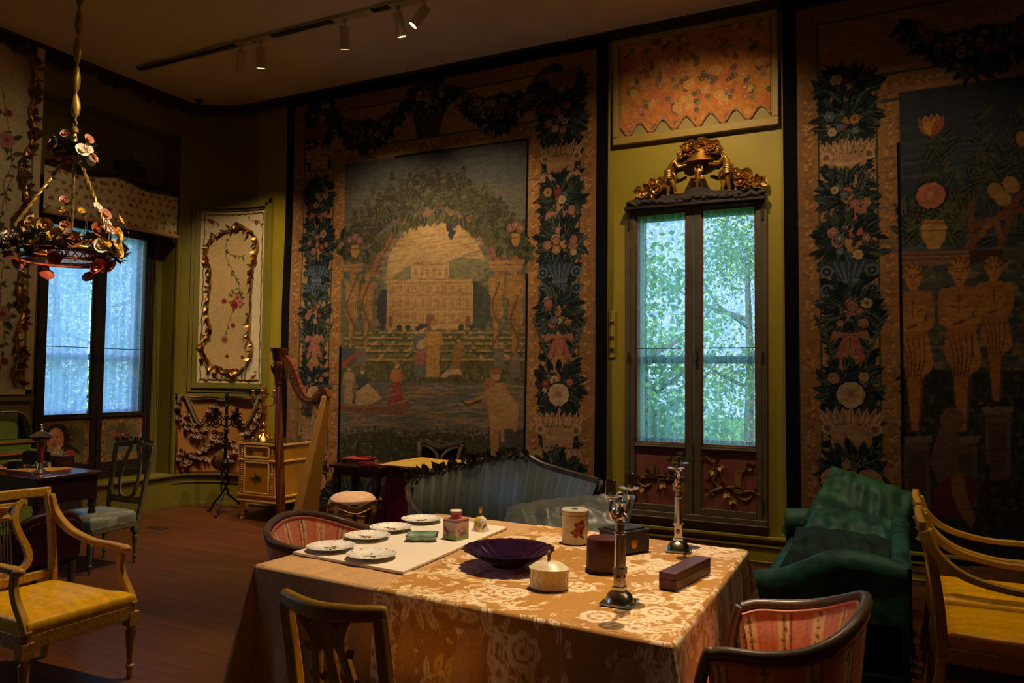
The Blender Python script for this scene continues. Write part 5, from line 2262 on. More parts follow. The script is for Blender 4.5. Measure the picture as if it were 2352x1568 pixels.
def term(cv, c, h, rs, col=rgb(184, 132, 66), sh=rgb(146, 96, 46), k=.6):
    """caryatid term: half figure on a tapering shaft, c = foot"""
    x, z = c
    hi = tuple(min(1, q * 1.22) for q in col)

    def E(u, v, a, b_, cl, rot=0.0):
        cv.ell((x + u * h * k, z + v * h), (a * h * k, b_ * h), cl, 1.0, rot)

    def P(pts, cl):
        cv.poly([(x + u * h * k, z + v * h) for u, v in pts], cl)

    def S(pts, w, cl):
        cv.stroke([(x + u * h * k, z + v * h) for u, v in pts], w * h, cl)
    P([(-.035, 0), (.035, 0), (.075, .30), (.10, .44), (-.09, .44), (-.07, .30)], sh)
    P([(-.03, .0), (.02, .0), (.05, .30), (.08, .44), (-.08, .44), (-.06, .30)], col)
    P([(-.10, .60), (.10, .60), (.14, .44), (.10, .34), (.03, .28), (-.06, .34), (-.12, .42)], col)
    E(.06, .43, .08, .10, hi, .2)
    E(-.05, .46, .075, .10, col)
    E(0, .60, .10, .10, col)
    E(-.01, .71, .115, .10, hi)
    E(.0, .77, .135, .045, col)
    for s_ in (-1, 1):
        E(s_ * .125, .745, .036, .06, col)
        E(s_ * .135, .67, .032, .075, col)
        E(s_ * .08, .605, .075, .028, hi, s_ * .35)
    S([(.02, .615), (-.05, .595)], .014, sh)
    S([(-.004, .76), (-.008, .66)], .007, sh)
    S([(-.07, .705), (-.02, .69)], .007, sh)
    S([(.07, .705), (.03, .69)], .007, sh)
    for u in (-.08, -.045, -.01, .03, .07):
        S([(u * 1.2, .54), (u * .9 + .02, .42), (u * .6, .31)], .007, sh)
    E(0, .825, .035, .035, col)
    E(0, .89, .058, .07, hi)
    for i in range(11):
        a = PI * i / 10
        E(.062 * math.cos(a), .905 + .06 * math.sin(a), .022, .02, sh if i % 2 else col)
    for s_ in (-1, 1):
        E(s_ * .022, .897, .012, .006, sh)
        S([(s_ * .036, .91), (s_ * .01, .912)], .005, sh)
    S([(.002, .895), (.006, .872), (-.004, .87)], .005, sh)
    S([(-.016, .85), (.016, .85)], .007, sh)


# ---------------------------------------------------------------- first tapestry: garden seen through an arbour
AX0, AX1, AZ1 = -6.42, -2.41, 4.86
xi0, zi1 = T(795, 378)
xi1 = T(1212, 340)[0]
cv = Canvas(AX0, AX1, .10, AZ1, .008, GOLD)
tapestry_frame(cv, AX0, AX1, AZ1, xi0, xi1, zi1, .35)
rs = random.Random(31)
zz = lambda px0: (lambda py: T(px0, py)[1])
# picture ground
cv.poly([(xi0, .3), (xi1, .3), (xi1, zi1), (xi0, zi1)], rgb(82, 96, 100))
cv.poly(TP([(795, 440), (1212, 420), (1212, 640), (790, 640)]), rgb(104, 108, 100))
for k in range(160):
    x, y = rs.uniform(800, 1205), rs.uniform(360, 640)
    c0 = lerp(0, 1, (y - 360) / 280)
    col = tuple(lerp(a, b_, c0) for a, b_ in zip(rgb(66, 80, 88), rgb(176, 146, 96)))
    cv.stroke(TP([(x - rs.uniform(10, 45), y + 2), (x + rs.uniform(10, 45), y - 4)]), .02, col, .6)
cv.poly(TP([(885, 640), (893, 585), (930, 530), (985, 505), (1045, 510), (1090, 545), (1118, 600), (1124, 660), (880, 670)]), rgb(210, 168, 106))
for k in range(90):
    x, y = rs.uniform(890, 1110), rs.uniform(540, 650)
    cv.stroke(TP([(x - 16, y + 1), (x + 16, y - 2)]), .014, rs.choice((rgb(188, 142, 86), rgb(222, 182, 120), rgb(150, 140, 100), rgb(198, 150, 100))), .7)
cv.poly(TP([(880, 655), (930, 615), (960, 600), (1000, 612), (1060, 590), (1125, 600), (1125, 690), (880, 700)]), rgb(134, 132, 96))
# middle distance
cv.poly(TP([(785, 640), (880, 640), (880, 770), (785, 770)]), rgb(112, 112, 86))
cv.poly(TP([(1090, 640), (1208, 640), (1208, 770), (1090, 770)]), rgb(112, 112, 86))
for k in range(240):
    x, y = rs.choice((rs.uniform(792, 890), rs.uniform(1085, 1205))), rs.uniform(600, 760)
    cv.ell(T(x, y), rs.uniform(.012, .035), rs.choice((rgb(76, 88, 70), rgb(140, 130, 88), rgb(96, 104, 84), rgb(168, 140, 90))), .8)
cv.ell(T(882, 705), (.09, .2), rgb(44, 58, 78))
cv.ell(T(1104, 705), (.13, .22), rgb(64, 80, 76))
cv.ell(T(1092, 680), (.08, .16), rgb(52, 70, 70))
# palace
PAL, PSH, PHI = rgb(208, 162, 100), rgb(178, 132, 82), rgb(214, 170, 110)
cv.poly(TP([(890, 642), (1087, 640), (1087, 758), (888, 760)]), PAL)
cv.poly(TP([(944, 606), (1032, 603), (1032, 645), (944, 645)]), PHI)
for y in (608, 642, 650, 672, 678, 712, 742):
    cv.stroke(TP([(892 if y > 640 else 946, y), (1085 if y > 640 else 1030, y - 2)]), .012, PSH)
for x in range(900, 1084, 17):
    for y0_, y1_ in ((655, 668), (684, 706), (718, 738)):
        cv.poly(TP([(x, y0_), (x + 7, y0_), (x + 7, y1_), (x, y1_)]), rgb(188, 140, 86))
    cv.stroke(TP([(x - 4, 645), (x - 4, 742)]), .006, PSH)
for x in range(952, 1028, 14):
    cv.poly(TP([(x, 616), (x + 6, 616), (x + 6, 634), (x, 634)]), rgb(184, 136, 84))
cv.poly(TP([(980, 722), (998, 722), (998, 758), (980, 758)]), rgb(140, 94, 56))
cv.poly(TP([(894, 725), (902, 725), (902, 752), (894, 752)]), rgb(150, 94, 54))
cv.poly(TP([(1070, 725), (1080, 725), (1080, 752), (1070, 752)]), rgb(140, 84, 50))
# parterre
cv.poly(TP([(786, 756), (1207, 756), (1207, 840), (785, 840)]), rgb(120, 116, 66))
for k, (a, b_) in enumerate((((800, 838), (900, 757)), ((860, 838), (930, 757)), ((930, 838), (960, 757)), ((1060, 838), (1030, 757)), ((1120, 838), (1060, 757)), ((1190, 838), (1090, 757)))):
    cv.stroke(TP([a, b_]), .03, rgb(206, 164, 102))
for y in (764, 776, 790, 806, 826):
    cv.stroke(TP([(795, y), (1205, y - 1)]), .014, rgb(200, 156, 96))
    cv.stroke(TP([(795, y + 5), (1205, y + 4)]), .018, rgb(64, 80, 52))
for k in range(170):
    x, y = rs.uniform(800, 1200), rs.uniform(760, 836)
    cv.ell(T(x, y), (rs.uniform(.012, .03), .012), rs.choice((rgb(76, 92, 54), rgb(96, 110, 62), rgb(150, 140, 84), rgb(60, 74, 60))))
for x in (880, 918, 1060, 1110, 938, 1085):
    cv.ell(T(x, 752), .035, rgb(52, 70, 62))
# lawn and bank
cv.poly(TP([(784, 832), (1207, 830), (1207, 882), (783, 884)]), rgb(92, 96, 52))
for k in range(420):
    x, y = rs.uniform(790, 1200), rs.uniform(838, 884)
    cv.leaf(T(x, y), rs.uniform(.9, 2.2), .06, .012, rs.choice((rgb(60, 72, 42), rgb(112, 114, 62), rgb(150, 132, 76), rgb(48, 62, 48))))
# river
cv.poly(TP([(782, 878), (1206, 880), (1206, 1010), (779, 1010)]), rgb(112, 112, 98))
for k in range(700):
    x, y = rs.uniform(785, 1200), rs.uniform(880, 1010)
    cv.stroke(TP([(x - rs.uniform(5, 28), y), (x + rs.uniform(5, 28), y + rs.uniform(-2, 2))]), .014, rs.choice((rgb(84, 98, 104), rgb(104, 116, 116), rgb(166, 134, 84), rgb(186, 146, 92), rgb(92, 100, 88), rgb(176, 128, 96))), .75)
# foreground bank with shrubs
cv.poly(TP([(778, 1004), (850, 990), (930, 1003), (1040, 992), (1130, 1008), (1206, 985), (1206, 1240), (776, 1240)]), rgb(44, 54, 42))
for k in range(1500):
    x, y = rs.uniform(782, 1200), rs.uniform(988, 1125)
    cv.leaf(T(x, y), rs.random() * 6.28, rs.uniform(.03, .075), .022, rs.choice((rgb(30, 40, 34), rgb(38, 50, 38), rgb(60, 70, 48), rgb(92, 96, 58), rgb(46, 58, 52), rgb(112, 104, 64))))
# arbour beams
BR, BR2 = rgb(134, 78, 56), rgb(164, 104, 74)
for off in (0, 16, 30):
    pts = [(845 + off * .6, 625), (868 + off * .6, 575), (905 + off * .5, 525), (955, 485 + off), (1005, 470 + off), (1058, 482 + off), (1105 - off * .5, 520), (1140 - off * .5, 570), (1165 - off * .6, 625)]
    cv.stroke(TP([(p.x, p.y) for p in spline([(x, y, 0) for x, y in pts], 5)]), .035, BR if off != 16 else BR2)
for k in range(15):
    t = k / 14
    x = lerp(850, 1160, t)
    y = 625 - 150 * math.sin(PI * t) ** .8
    cv.stroke(TP([(x, y), (lerp(x, 1005, .12), lerp(y, 640, .18))]), .026, BR2)
# vine foliage on the arbour
for k in range(1250):
    t = rs.random()
    base = (lerp(795, 1208, t), 600 - 150 * math.sin(PI * min(1, max(0, t))) ** .8)
    x, y = base[0] + rs.gauss(0, 10), base[1] - abs(rs.gauss(0, 34)) + 14
    if y < 390:
        continue
    cv.leaf(T(x, y), rs.random() * 6.28, rs.uniform(.05, .12), .06, rs.choice((rgb(34, 44, 40), rgb(44, 56, 46), rgb(56, 66, 50), rgb(74, 84, 56), rgb(40, 52, 58), rgb(96, 98, 62))), rs.choice((None, rgb(110, 112, 72))))
for k in range(60):
    t = rs.random()
    x, y = lerp(830, 1180, t), 590 - 110 * math.sin(PI * t) ** .8 + rs.uniform(-4, 14)
    cv.leaf(T(x, y), -PI / 2 + rs.uniform(-.6, .6), .13, .09, rs.choice((rgb(60, 68, 46), rgb(44, 56, 50), rgb(90, 92, 58))), rgb(112, 112, 70))
for x, y in ((1034, 520), (1040, 530), (1036, 540), (1185, 535), (845, 580)):
    for k in range(9):
        cv.ell(T(x + rs.uniform(-5, 5), y + rs.uniform(-6, 8)), .02, rgb(40, 46, 66))
# terms, urns, pedestals
for x, y, h in ((808, 800, .92), (842, 795, .86), (1140, 800, .92), (1183, 830, 1.08)):
    term(cv, T(x, y), h, rs)
    pts = [(x - 10, y), (x + 9, y - 45), (x - 9, y - 95), (x + 8, y - 150)]
    cv.stroke(TP([(p.x, p.y) for p in spline([(a, b_, 0) for a, b_ in pts], 5)]), .022, rgb(124, 82, 50))
for x, y, w, h in ((812, 607, 40, 16), (1165, 600, 70, 22)):
    cv.poly(TP([(x - w * .6, y), (x + w * .6, y - 3), (x + w * .5, y + h), (x - w * .5, y + h)]), rgb(196, 144, 84))
    cv.stroke(TP([(x - w * .6, y + h * .4), (x + w * .6, y + h * .35)]), .01, rgb(140, 92, 54))
for x, y in ((816, 578), (1186, 552)):
    cv.poly(TP([(x - 9, y - 16), (x + 9, y - 16), (x + 10, y + 2), (x + 4, y + 14), (x - 4, y + 14), (x - 10, y + 2)]), rgb(206, 150, 66))
    cv.stroke(TP([(x - 9, y - 6), (x + 9, y - 7)]), .014, rgb(150, 98, 44))
    for dx, dy in ((-12, -28), (0, -34), (11, -26)):
        cv.flower(T(x + dx, y + dy), .045, PINK, CREAM, 7, rgb(40, 52, 48))
for x, y in ((832, 815), (1148, 815), (1185, 842)):
    cv.poly(TP([(x - 10, y - 20), (x + 10, y - 20), (x + 12, y + 26), (x - 12, y + 26)]), rgb(124, 112, 100))
    cv.stroke(TP([(x - 11, y - 18), (x + 11, y - 18)]), .02, rgb(168, 140, 110))
# central company
figure(cv, T(968, 865), .58, rgb(104, 116, 114), rgb(220, 172, 126), rgb(60, 60, 70), rgb(190, 100, 86))
cv.poly(TP([(952, 752), (986, 742), (982, 750), (960, 760)]), rgb(52, 56, 66))
cv.ell(T(975, 788), (.10, .05), rgb(206, 172, 122), 1, .4)
figure(cv, T(996, 866), .62, rgb(210, 150, 64), rgb(222, 176, 130), rgb(190, 130, 70))
figure(cv, T(1042, 862), .42, rgb(176, 124, 60), rgb(214, 164, 116), rgb(120, 84, 54), None, .15)
cv.poly(TP([(1012, 866), (1030, 848), (1056, 846), (1066, 862), (1040, 858), (1024, 868)]), rgb(220, 178, 130))
figure(cv, T(912, 925), .46, rgb(214, 130, 62), rgb(220, 172, 126), rgb(190, 120, 60), rgb(170, 40, 52))
cv.poly(TP([(890, 926), (902, 905), (925, 905), (932, 922)]), rgb(168, 36, 50))
# boat
cv.poly(TP([(782, 925), (830, 932), (885, 930), (922, 922), (941, 913), (942, 935), (930, 952), (860, 950), (780, 945)]), rgb(140, 84, 56))
cv.stroke(TP([(782, 928), (830, 935), (885, 933), (938, 918)]), .014, rgb(186, 124, 82))
cv.poly(TP([(784, 800), (820, 800), (822, 830), (784, 838)]), rgb(56, 92, 96))
cv.poly(TP([(783, 836), (822, 806), (822, 818), (783, 850)]), rgb(176, 62, 50))
figure(cv, T(803, 925), .44, rgb(196, 160, 112), rgb(220, 176, 130), rgb(110, 80, 56))
figure(cv, T(820, 925), .40, rgb(60, 74, 84), rgb(214, 170, 124), rgb(150, 110, 70), None, .2)
cv.poly(TP([(820, 900), (848, 880), (880, 915), (850, 930), (818, 930)]), rgb(214, 172, 118))
cv.stroke(TP([(856, 920), (800, 985)]), .018, rgb(176, 120, 72))
# man with a bow
figure(cv, T(1155, 1015), .76, rgb(196, 146, 84), rgb(206, 150, 104), rgb(160, 96, 70), rgb(190, 138, 74), -.1)
cv.poly(TP([(1120, 905), (1165, 895), (1195, 930), (1190, 990), (1140, 1000), (1128, 960)]), rgb(202, 152, 90))
cv.stroke(TP([(1125, 905), (1095, 918), (1066, 926)]), .04, rgb(196, 146, 88))
cv.stroke(TP([(1062, 922), (1078, 930), (1105, 920)]), .02, rgb(40, 38, 36))
for x in (1140, 1170):
    cv.poly(TP([(x - 10, 985), (x + 12, 985), (x + 16, 1050), (x - 4, 1050)]), rgb(64, 76, 90))
cv.poly(TP([(1128, 985), (1150, 985), (1146, 1075), (1132, 1075)]), rgb(186, 134, 76))
cv.ell(T(1128, 877), (.07, .045), rgb(176, 104, 74))
# faded ground of the picture
i0, i1, j0, j1 = cv._win(xi0, xi1, .3, zi1)
sub = cv.a[j0:j1, i0:i1]
sub[:] = sub * .68 + np.array(rgb(108, 92, 66), np.float32) * .32
cv.stroke([(xi0 - .01, .3), (xi0 - .01, 1.9)], .03, INK)
cv.stroke([(xi1 + .01, .5), (xi1 + .01, 2.6)], .03, INK)
cv.stroke([(xi1 + .005, 3.0), (xi1 + .005, zi1), (lerp(xi0, xi1, .3), zi1 + .005)], .022, INK)
cv.poly([(AX0, .10), (AX1, .10), (AX1, .36), (AX0, .36)], GOLD)
cv.poly([(xi0 - .17, .28), (xi1 + .17, .28), (xi1 + .17, .40), (xi0 - .17, .40)], GOLD2)
cluster(cv, (lerp(AX0, AX1, .3), .2), .5, .1, rs, 8)
# side garlands and head swags
column(cv, (AX0 + .285 + xi0 - .17) / 2 + .005, .25, zz(735), 41)
column(cv, (AX1 - .285 + xi1 + .17) / 2 - .005, .28, zz(1295), 42)
for (x, y, w, h) in ((848, 250, 1.05, .42), (1148, 185, 1.15, .46)):
    swag(cv, T(x, y - 8), w, h, rs)
x, z = T(985, 250)
cluster(cv, (x, z + .12), .28, .2, rs, 6)
cv.poly([(x - .2, z - .05), (x + .2, z - .05), (x + .13, z - .3), (x - .13, z - .3)], rgb(92, 70, 52))
for k in range(6):
    cv.stroke([(x - .2 + .07 * k, z - .05), (x - .13 + .05 * k, z - .3)], .01, rgb(60, 46, 36))
for px_ in (728, 1290):
    x, z = T(px_, 300 if px_ < 1000 else 175)
    cv.poly([(x - .18, z + .05), (x + .18, z + .05), (x + .12, z - .1), (x - .12, z - .1)], rgb(150, 90, 66))
tapestry_edge(cv, AX0, AX1, AZ1)
cv.noise(.22, (.05, .013), 8)
cv.noise(.14, (.4, .3), 18)
fade(cv, .12)
cv.a *= .55


def hang(U, W, a=.012, ph=0.0):
    return TYW + a * np.sin(U * 2.3 + ph) * (1 - (W - .1) / 4.9) + .006 * np.sin(W * 2.9 + U * 1.3 + ph)


t = thing('garden_tapestry', 'huge woven tapestry of palace garden seen through vine arbour', 'tapestry', (0, 0, 0), 0, 'wall tapestries')
sheet(cv, 'woven_face', 'tapestry', lambda U, W: (U - .03 * (1 - (W - .1) / 4.8) * (1 - (U - AX0) / 4), hang(U, W), W), t)
MB().box(AX0 + .01, AX1 - .01, Y1 - .018, Y1 - .002, .12, AZ1 - .01).build('lining', 'black_plain', t, smooth=False)

# ---------------------------------------------------------------- second tapestry: terms and flower vase
BX0, BX1 = -.83, 3.25
xi0, zi1 = T(2064, 212)
xi1 = 2.37
cv = Canvas(BX0, BX1, .10, AZ1, .008, GOLD)
tapestry_frame(cv, BX0, BX1, AZ1, xi0, xi1, zi1, .35)
rs = random.Random(77)
cv.poly([(xi0, .3), (xi1, .3), (xi1, zi1), (xi0, zi1)], rgb(60, 70, 80))
for k in range(150):
    x, z = rs.uniform(xi0, xi1), rs.uniform(2.6, zi1)
    cv.stroke([(x - .2, z), (x + .2, z + .01)], .025, tuple(lerp(a, b_, (zi1 - z) / 1.6) for a, b_ in zip(rgb(56, 66, 78), rgb(110, 112, 104))), .6)
cv.poly([(xi0, .3), (xi1, .3), (xi1, 2.62), (xi0, 2.62)], rgb(96, 98, 84))
for k in range(420):
    p = T(rs.uniform(2064, 2600), rs.uniform(600, 860))
    cv.ell(p, (rs.uniform(.02, .06), rs.uniform(.015, .03)), rs.choice((rgb(70, 80, 72), rgb(132, 116, 84), rgb(90, 98, 92), rgb(160, 128, 92), rgb(60, 70, 74))), .8)
cv.poly(TP([(2064, 850), (2700, 850), (2700, 1300), (2064, 1300)]), rgb(56, 58, 46))
for k in range(1300):
    p = T(rs.uniform(2066, 2600), rs.uniform(850, 1260))
    cv.leaf(p, rs.random() * 6.28, rs.uniform(.04, .08), .028, rs.choice((rgb(34, 40, 38), rgb(46, 52, 44), rgb(70, 70, 52), rgb(60, 64, 60), rgb(96, 86, 64))))
# leafy branches in the sky
for k in range(16):
    a = (rs.uniform(2150, 2420), rs.uniform(440, 560))
    b_ = (a[0] + rs.uniform(-60, 140), a[1] - rs.uniform(90, 240))
    pts = [(lerp(a[0], b_[0], t / 8) + 8 * math.sin(t), lerp(a[1], b_[1], t / 8)) for t in range(9)]
    cv.stroke(TP(pts), .012, rgb(56, 52, 38))
    for i in range(1, 9):
        an = math.atan2(-(pts[i][1] - pts[i - 1][1]), pts[i][0] - pts[i - 1][0])
        for s in (-1, 1):
            cv.leaf(T(*pts[i]), an + s * .8, rs.uniform(.10, .16), .045, rs.choice((rgb(36, 44, 40), rgb(58, 66, 50), rgb(88, 90, 60), rgb(46, 54, 58))), rgb(100, 102, 72))
for k in range(110):
    x, y = rs.uniform(2066, 2240), rs.uniform(480, 570)
    cv.leaf(T(x, y), rs.uniform(.4, 2.8), rs.uniform(.12, .2), .05, rs.choice((rgb(40, 50, 42), rgb(62, 70, 48), rgb(90, 92, 58), rgb(34, 42, 44))), rgb(104, 104, 70))
# tulip, rose, vase
cv.stroke(TP([(2138, 470), (2140, 330)]), .02, rgb(60, 70, 48))
for s in (-1, 1):
    for y in (360, 400, 440, 335):
        cv.leaf(T(2139, y), -PI / 2 + s * .45, .17, .045, rgb(44, 54, 44), rgb(92, 94, 66))
x, z = T(2138, 315)
for a in (-.5, -.25, 0, .25, .5):
    cv.leaf((x, z), PI / 2 - a, .19, .075, rgb(224, 160, 70) if abs(a) < .3 else rgb(196, 96, 60), rgb(170, 70, 46))
cv.flower(T(2135, 449), .105, rgb(216, 120, 80), rgb(220, 160, 80), 10, rgb(40, 48, 42))
x0_, y0_ = 2142, 540
cv.poly(TP([(x0_ - 22, 505), (x0_ + 22, 505), (x0_ + 30, 522), (x0_ + 26, 548), (x0_ + 12, 572), (x0_ - 12, 572), (x0_ - 26, 548), (x0_ - 30, 522)]), rgb(204, 146, 62))
cv.stroke(TP([(x0_ - 24, 512), (x0_ + 24, 512)]), .02, rgb(158, 100, 44))
cv.stroke(TP([(x0_ - 28, 530), (x0_ + 28, 530)]), .012, rgb(158, 100, 44))
# pergola beams
for a, b_ in (((2215, 570), (2352, 440)), ((2235, 520), (2352, 480)), ((2228, 575), (2228, 470)), ((2290, 575), (2330, 460))):
    cv.stroke(TP([a, b_]), .045, rgb(136, 78, 50))
cv.stroke(TP([(2250, 540), (2265, 515), (2285, 512), (2295, 545)]), .04, rgb(160, 100, 62))
for x, y in ((2285, 440), (2320, 425), (2350, 320), (2300, 455)):
    cv.ell(T(x, y), (.05, .07), rgb(196, 146, 74), 1, .5)
# ledge
cv.poly(TP([(2064, 578), (2225, 575), (2225, 606), (2064, 612)]), rgb(156, 104, 84))
for y in (586, 596):
    cv.stroke(TP([(2064, y), (2222, y - 3)]), .01, rgb(104, 66, 52))
cv.poly(TP([(2222, 574), (2300, 572), (2300, 604), (2222, 608)]), rgb(82, 54, 46))
# terms
for x, y, h in ((2098, 990, 1.36), (2206, 990, 1.38), (2284, 920, 1.12)):
    term(cv, T(x, y), h, rs, rgb(200, 128, 52), rgb(134, 76, 34), .66)
for x, y in ((2098, 1003), (2206, 1003), (2284, 935)):
    cv.poly(TP([(x - 34, y), (x + 40, y - 3), (x + 36, y + 14), (x - 30, y + 16)]), rgb(142, 116, 92))
    cv.poly(TP([(x - 26, y + 16), (x + 32, y + 14), (x + 32, y + 160), (x - 26, y + 170)]), rgb(124, 92, 70))
    cv.poly(TP([(x - 18, y + 36), (x + 22, y + 34), (x + 22, y + 140), (x - 18, y + 150)]), rgb(104, 74, 58))
# crouching gardener
cv.poly(TP([(2150, 985), (2180, 975), (2200, 1010), (2196, 1110), (2150, 1110), (2130, 1060)]), rgb(130, 98, 70))
cv.ell(T(2182, 965), (.08, .10), rgb(140, 100, 72))
cv.poly(TP([(2140, 1120), (2185, 1088), (2240, 1100), (2235, 1150), (2190, 1190), (2135, 1180)]), rgb(120, 34, 44))
cv.poly(TP([(2178, 1090), (2205, 1085), (2215, 1140), (2235, 1190), (2225, 1215), (2200, 1180), (2180, 1130)]), rgb(168, 106, 64))
cv.stroke(TP([(2262, 1070), (2264, 1200)]), .025, rgb(50, 40, 34))
i0, i1, j0, j1 = cv._win(xi0, xi1, .3, zi1)
sub = cv.a[j0:j1, i0:i1]
sub[:] = sub * .88 + np.array(rgb(84, 74, 58), np.float32) * .12
cv.stroke([(xi0 - .012, 1.1), (xi0 - .012, 3.5)], .03, INK)
column(cv, (BX0 + .285 + xi0 - .17) / 2, .27, zz(1945), 43)
column(cv, (BX1 - .285 + xi1 + .17) / 2, .235, zz(1945), 44)
for x in (.62, 1.75):
    swag(cv, (x, 4.50), 1.1, .42, rs)
tapestry_edge(cv, BX0, BX1, AZ1)
cv.noise(.22, (.05, .013), 9)
cv.noise(.14, (.4, .3), 19)
fade(cv, .12)
cv.a *= .46
t = thing('terms_tapestry', 'dark woven tapestry with golden carved figures and flower vase', 'tapestry', (0, 0, 0), 0, 'wall tapestries')
sheet(cv, 'woven_face', 'tapestry', lambda U, W: (U + .02 * (1 - (W - .1) / 4.8), hang(U, W, .012, 1.7), W), t)
MB().box(BX0 + .03, BX1 - .01, Y1 - .018, Y1 - .002, .12, AZ1 - .01).build('lining', 'black_plain', t, smooth=False)

# ---------------------------------------------------------------- framed textile over the window
mat('pale_olive', rgb(150, 124, 44), rgb(140, 114, 38), rough=.6, scale=3)
mat('olive_mount', rgb(140, 122, 64), rgb(130, 112, 58), rough=.7, scale=3)
mat('braid_gold', rgb(176, 124, 62), rgb(130, 84, 40), rough=.7, scale=40, bump=.3)
t = thing('textile_panel', 'framed scalloped brocade panel with faded flowers over tall window', 'panel', (0, 0, 0))
FX0, FX1, FZ0, FZ1 = -2.36, -.86, 3.785, 4.80
FY = Y1 - .055
g = MB()
w = .075
g.box(FX0, FX1, FY, Y1, FZ0, FZ0 + w)
g.box(FX0, FX1, FY, Y1, FZ1 - .05, FZ1)
g.box(FX0, FX0 + .055, FY, Y1, FZ0 + w, FZ1 - .05)
g.box(FX1 - .055, FX1, FY, Y1, FZ0 + w, FZ1 - .05)
g.build('frame', 'pale_olive', t, bevel=.008)
MB().box(FX0 + .05, FX1 - .05, Y1 - .025, Y1 - .01, FZ0 + .05, FZ1 - .04).build('mount', 'olive_mount', t, smooth=False)
rs = random.Random(15)
u0, u1 = FX0 + .075, FX1 - .07
cv = Canvas(u0, u1, FZ0, FZ1, .006, rgb(206, 128, 62))
for k in range(130):
    cv.ell((rs.uniform(u0, u1), rs.uniform(FZ0, FZ1)), rs.uniform(.02, .07), rs.choice((rgb(212, 134, 66), rgb(198, 112, 62), rgb(216, 146, 74), rgb(204, 104, 74), rgb(190, 120, 56))), .6)
for i in range(6):
    for j in range(5):
        x = u0 + .12 + i * .24 + (j % 2) * .12 + rs.uniform(-.03, .03)
        z = FZ0 + .1 + j * .21 + rs.uniform(-.03, .03)
        for k in range(7):
            cv.leaf((x + rs.gauss(0, .03), z + rs.gauss(0, .03)), rs.random() * 6.28, rs.uniform(.05, .09), .045, rs.choice((rgb(112, 96, 60), rgb(92, 84, 70), rgb(140, 118, 72), rgb(104, 78, 84))), rgb(160, 130, 80))
        for k in range(3):
            cv.flower((x + rs.uniform(-.08, .1), z + rs.uniform(-.05, .08)), rs.uniform(.03, .05), rs.choice((rgb(210, 136, 88), rgb(220, 154, 84), rgb(196, 116, 80))), rgb(230, 170, 100), 7)
cv.noise(.12, .03, 2)
cv.a *= .72
cv.a[:, :, 0] *= .93


def scal(U):
    k = (U - u0) / (u1 - u0) * 6.2 - .35
    return FZ0 + .095 + .055 * (1 - np.cos(2 * PI * k))


sheet(cv, 'brocade', 'textile', lambda U, W: (U, np.full_like(U, Y1 - .031), np.maximum(W, scal(U))), t)
g = MB()
g.tube([(x, Y1 - .034, float(scal(np.array(x)))) for x in np.linspace(u0, u1, 260)], .0095, 7)
g.build('braid', 'braid_gold', t)
g = MB()
for k in range(130):
    x = lerp(u0, u1, k / 129)
    g.ell((x, Y1 - .036, float(scal(np.array(x))) - .014), (.006, .006, .010), 6, 4)
g.build('tassel_edge', 'braid_gold', t)['kind'] = 'stuff'

# ---------------------------------------------------------------- gilt carved group over the window
t = thing('gilt_overdoor', 'gilded carving of two cherubs holding a flower basket', 'carving', (0, 0, 0))


def O(px, py, d=.06):
    p = on_y(px, py, Y1 - d)
    return V(*p)


rk = [(1444, 479), (1600, 466), (1757, 453), (1758, 443), (1745, 437), (1722, 440), (1700, 441), (1672, 440), (1645, 443), (1628, 436), (1607, 433), (1590, 438), (1575, 448), (1545, 452), (1520, 456), (1495, 458), (1470, 461), (1448, 468)]
pts = [O(x, y, .0) for x, y in rk]
g = MB()
g.prism([(p.x, p.z) for p in pts], (0, Y1 - .095, 0), (1, 0, 0), (0, 0, 1), (0, .095, 0))
rs = random.Random(8)
for k in range(46):
    x = lerp(1448, 1752, k / 45)
    p = O(x, lerp(472, 446, k / 45) + rs.uniform(-7, 1) - 6 * math.exp(-((x - 1608) / 22) ** 2), .085)
    g.ell(p, (rs.uniform(.025, .045), .03, rs.uniform(.02, .03)), 8, 6)
g.build('rock_base', 'rock_dark', t, angle=60)
g = MB()
a, b_ = O(1440, 484, .0), O(1760, 458, .0)
g.bar([a + V(0, -.05, 0), b_ + V(0, -.05, 0)], .10, .028)
g.bar([a + V(.03, -.04, -.025), b_ + V(-.03, -.04, -.025)], .08, .024)
g.build('cornice_board', 'frame_dark', t, bevel=.004)


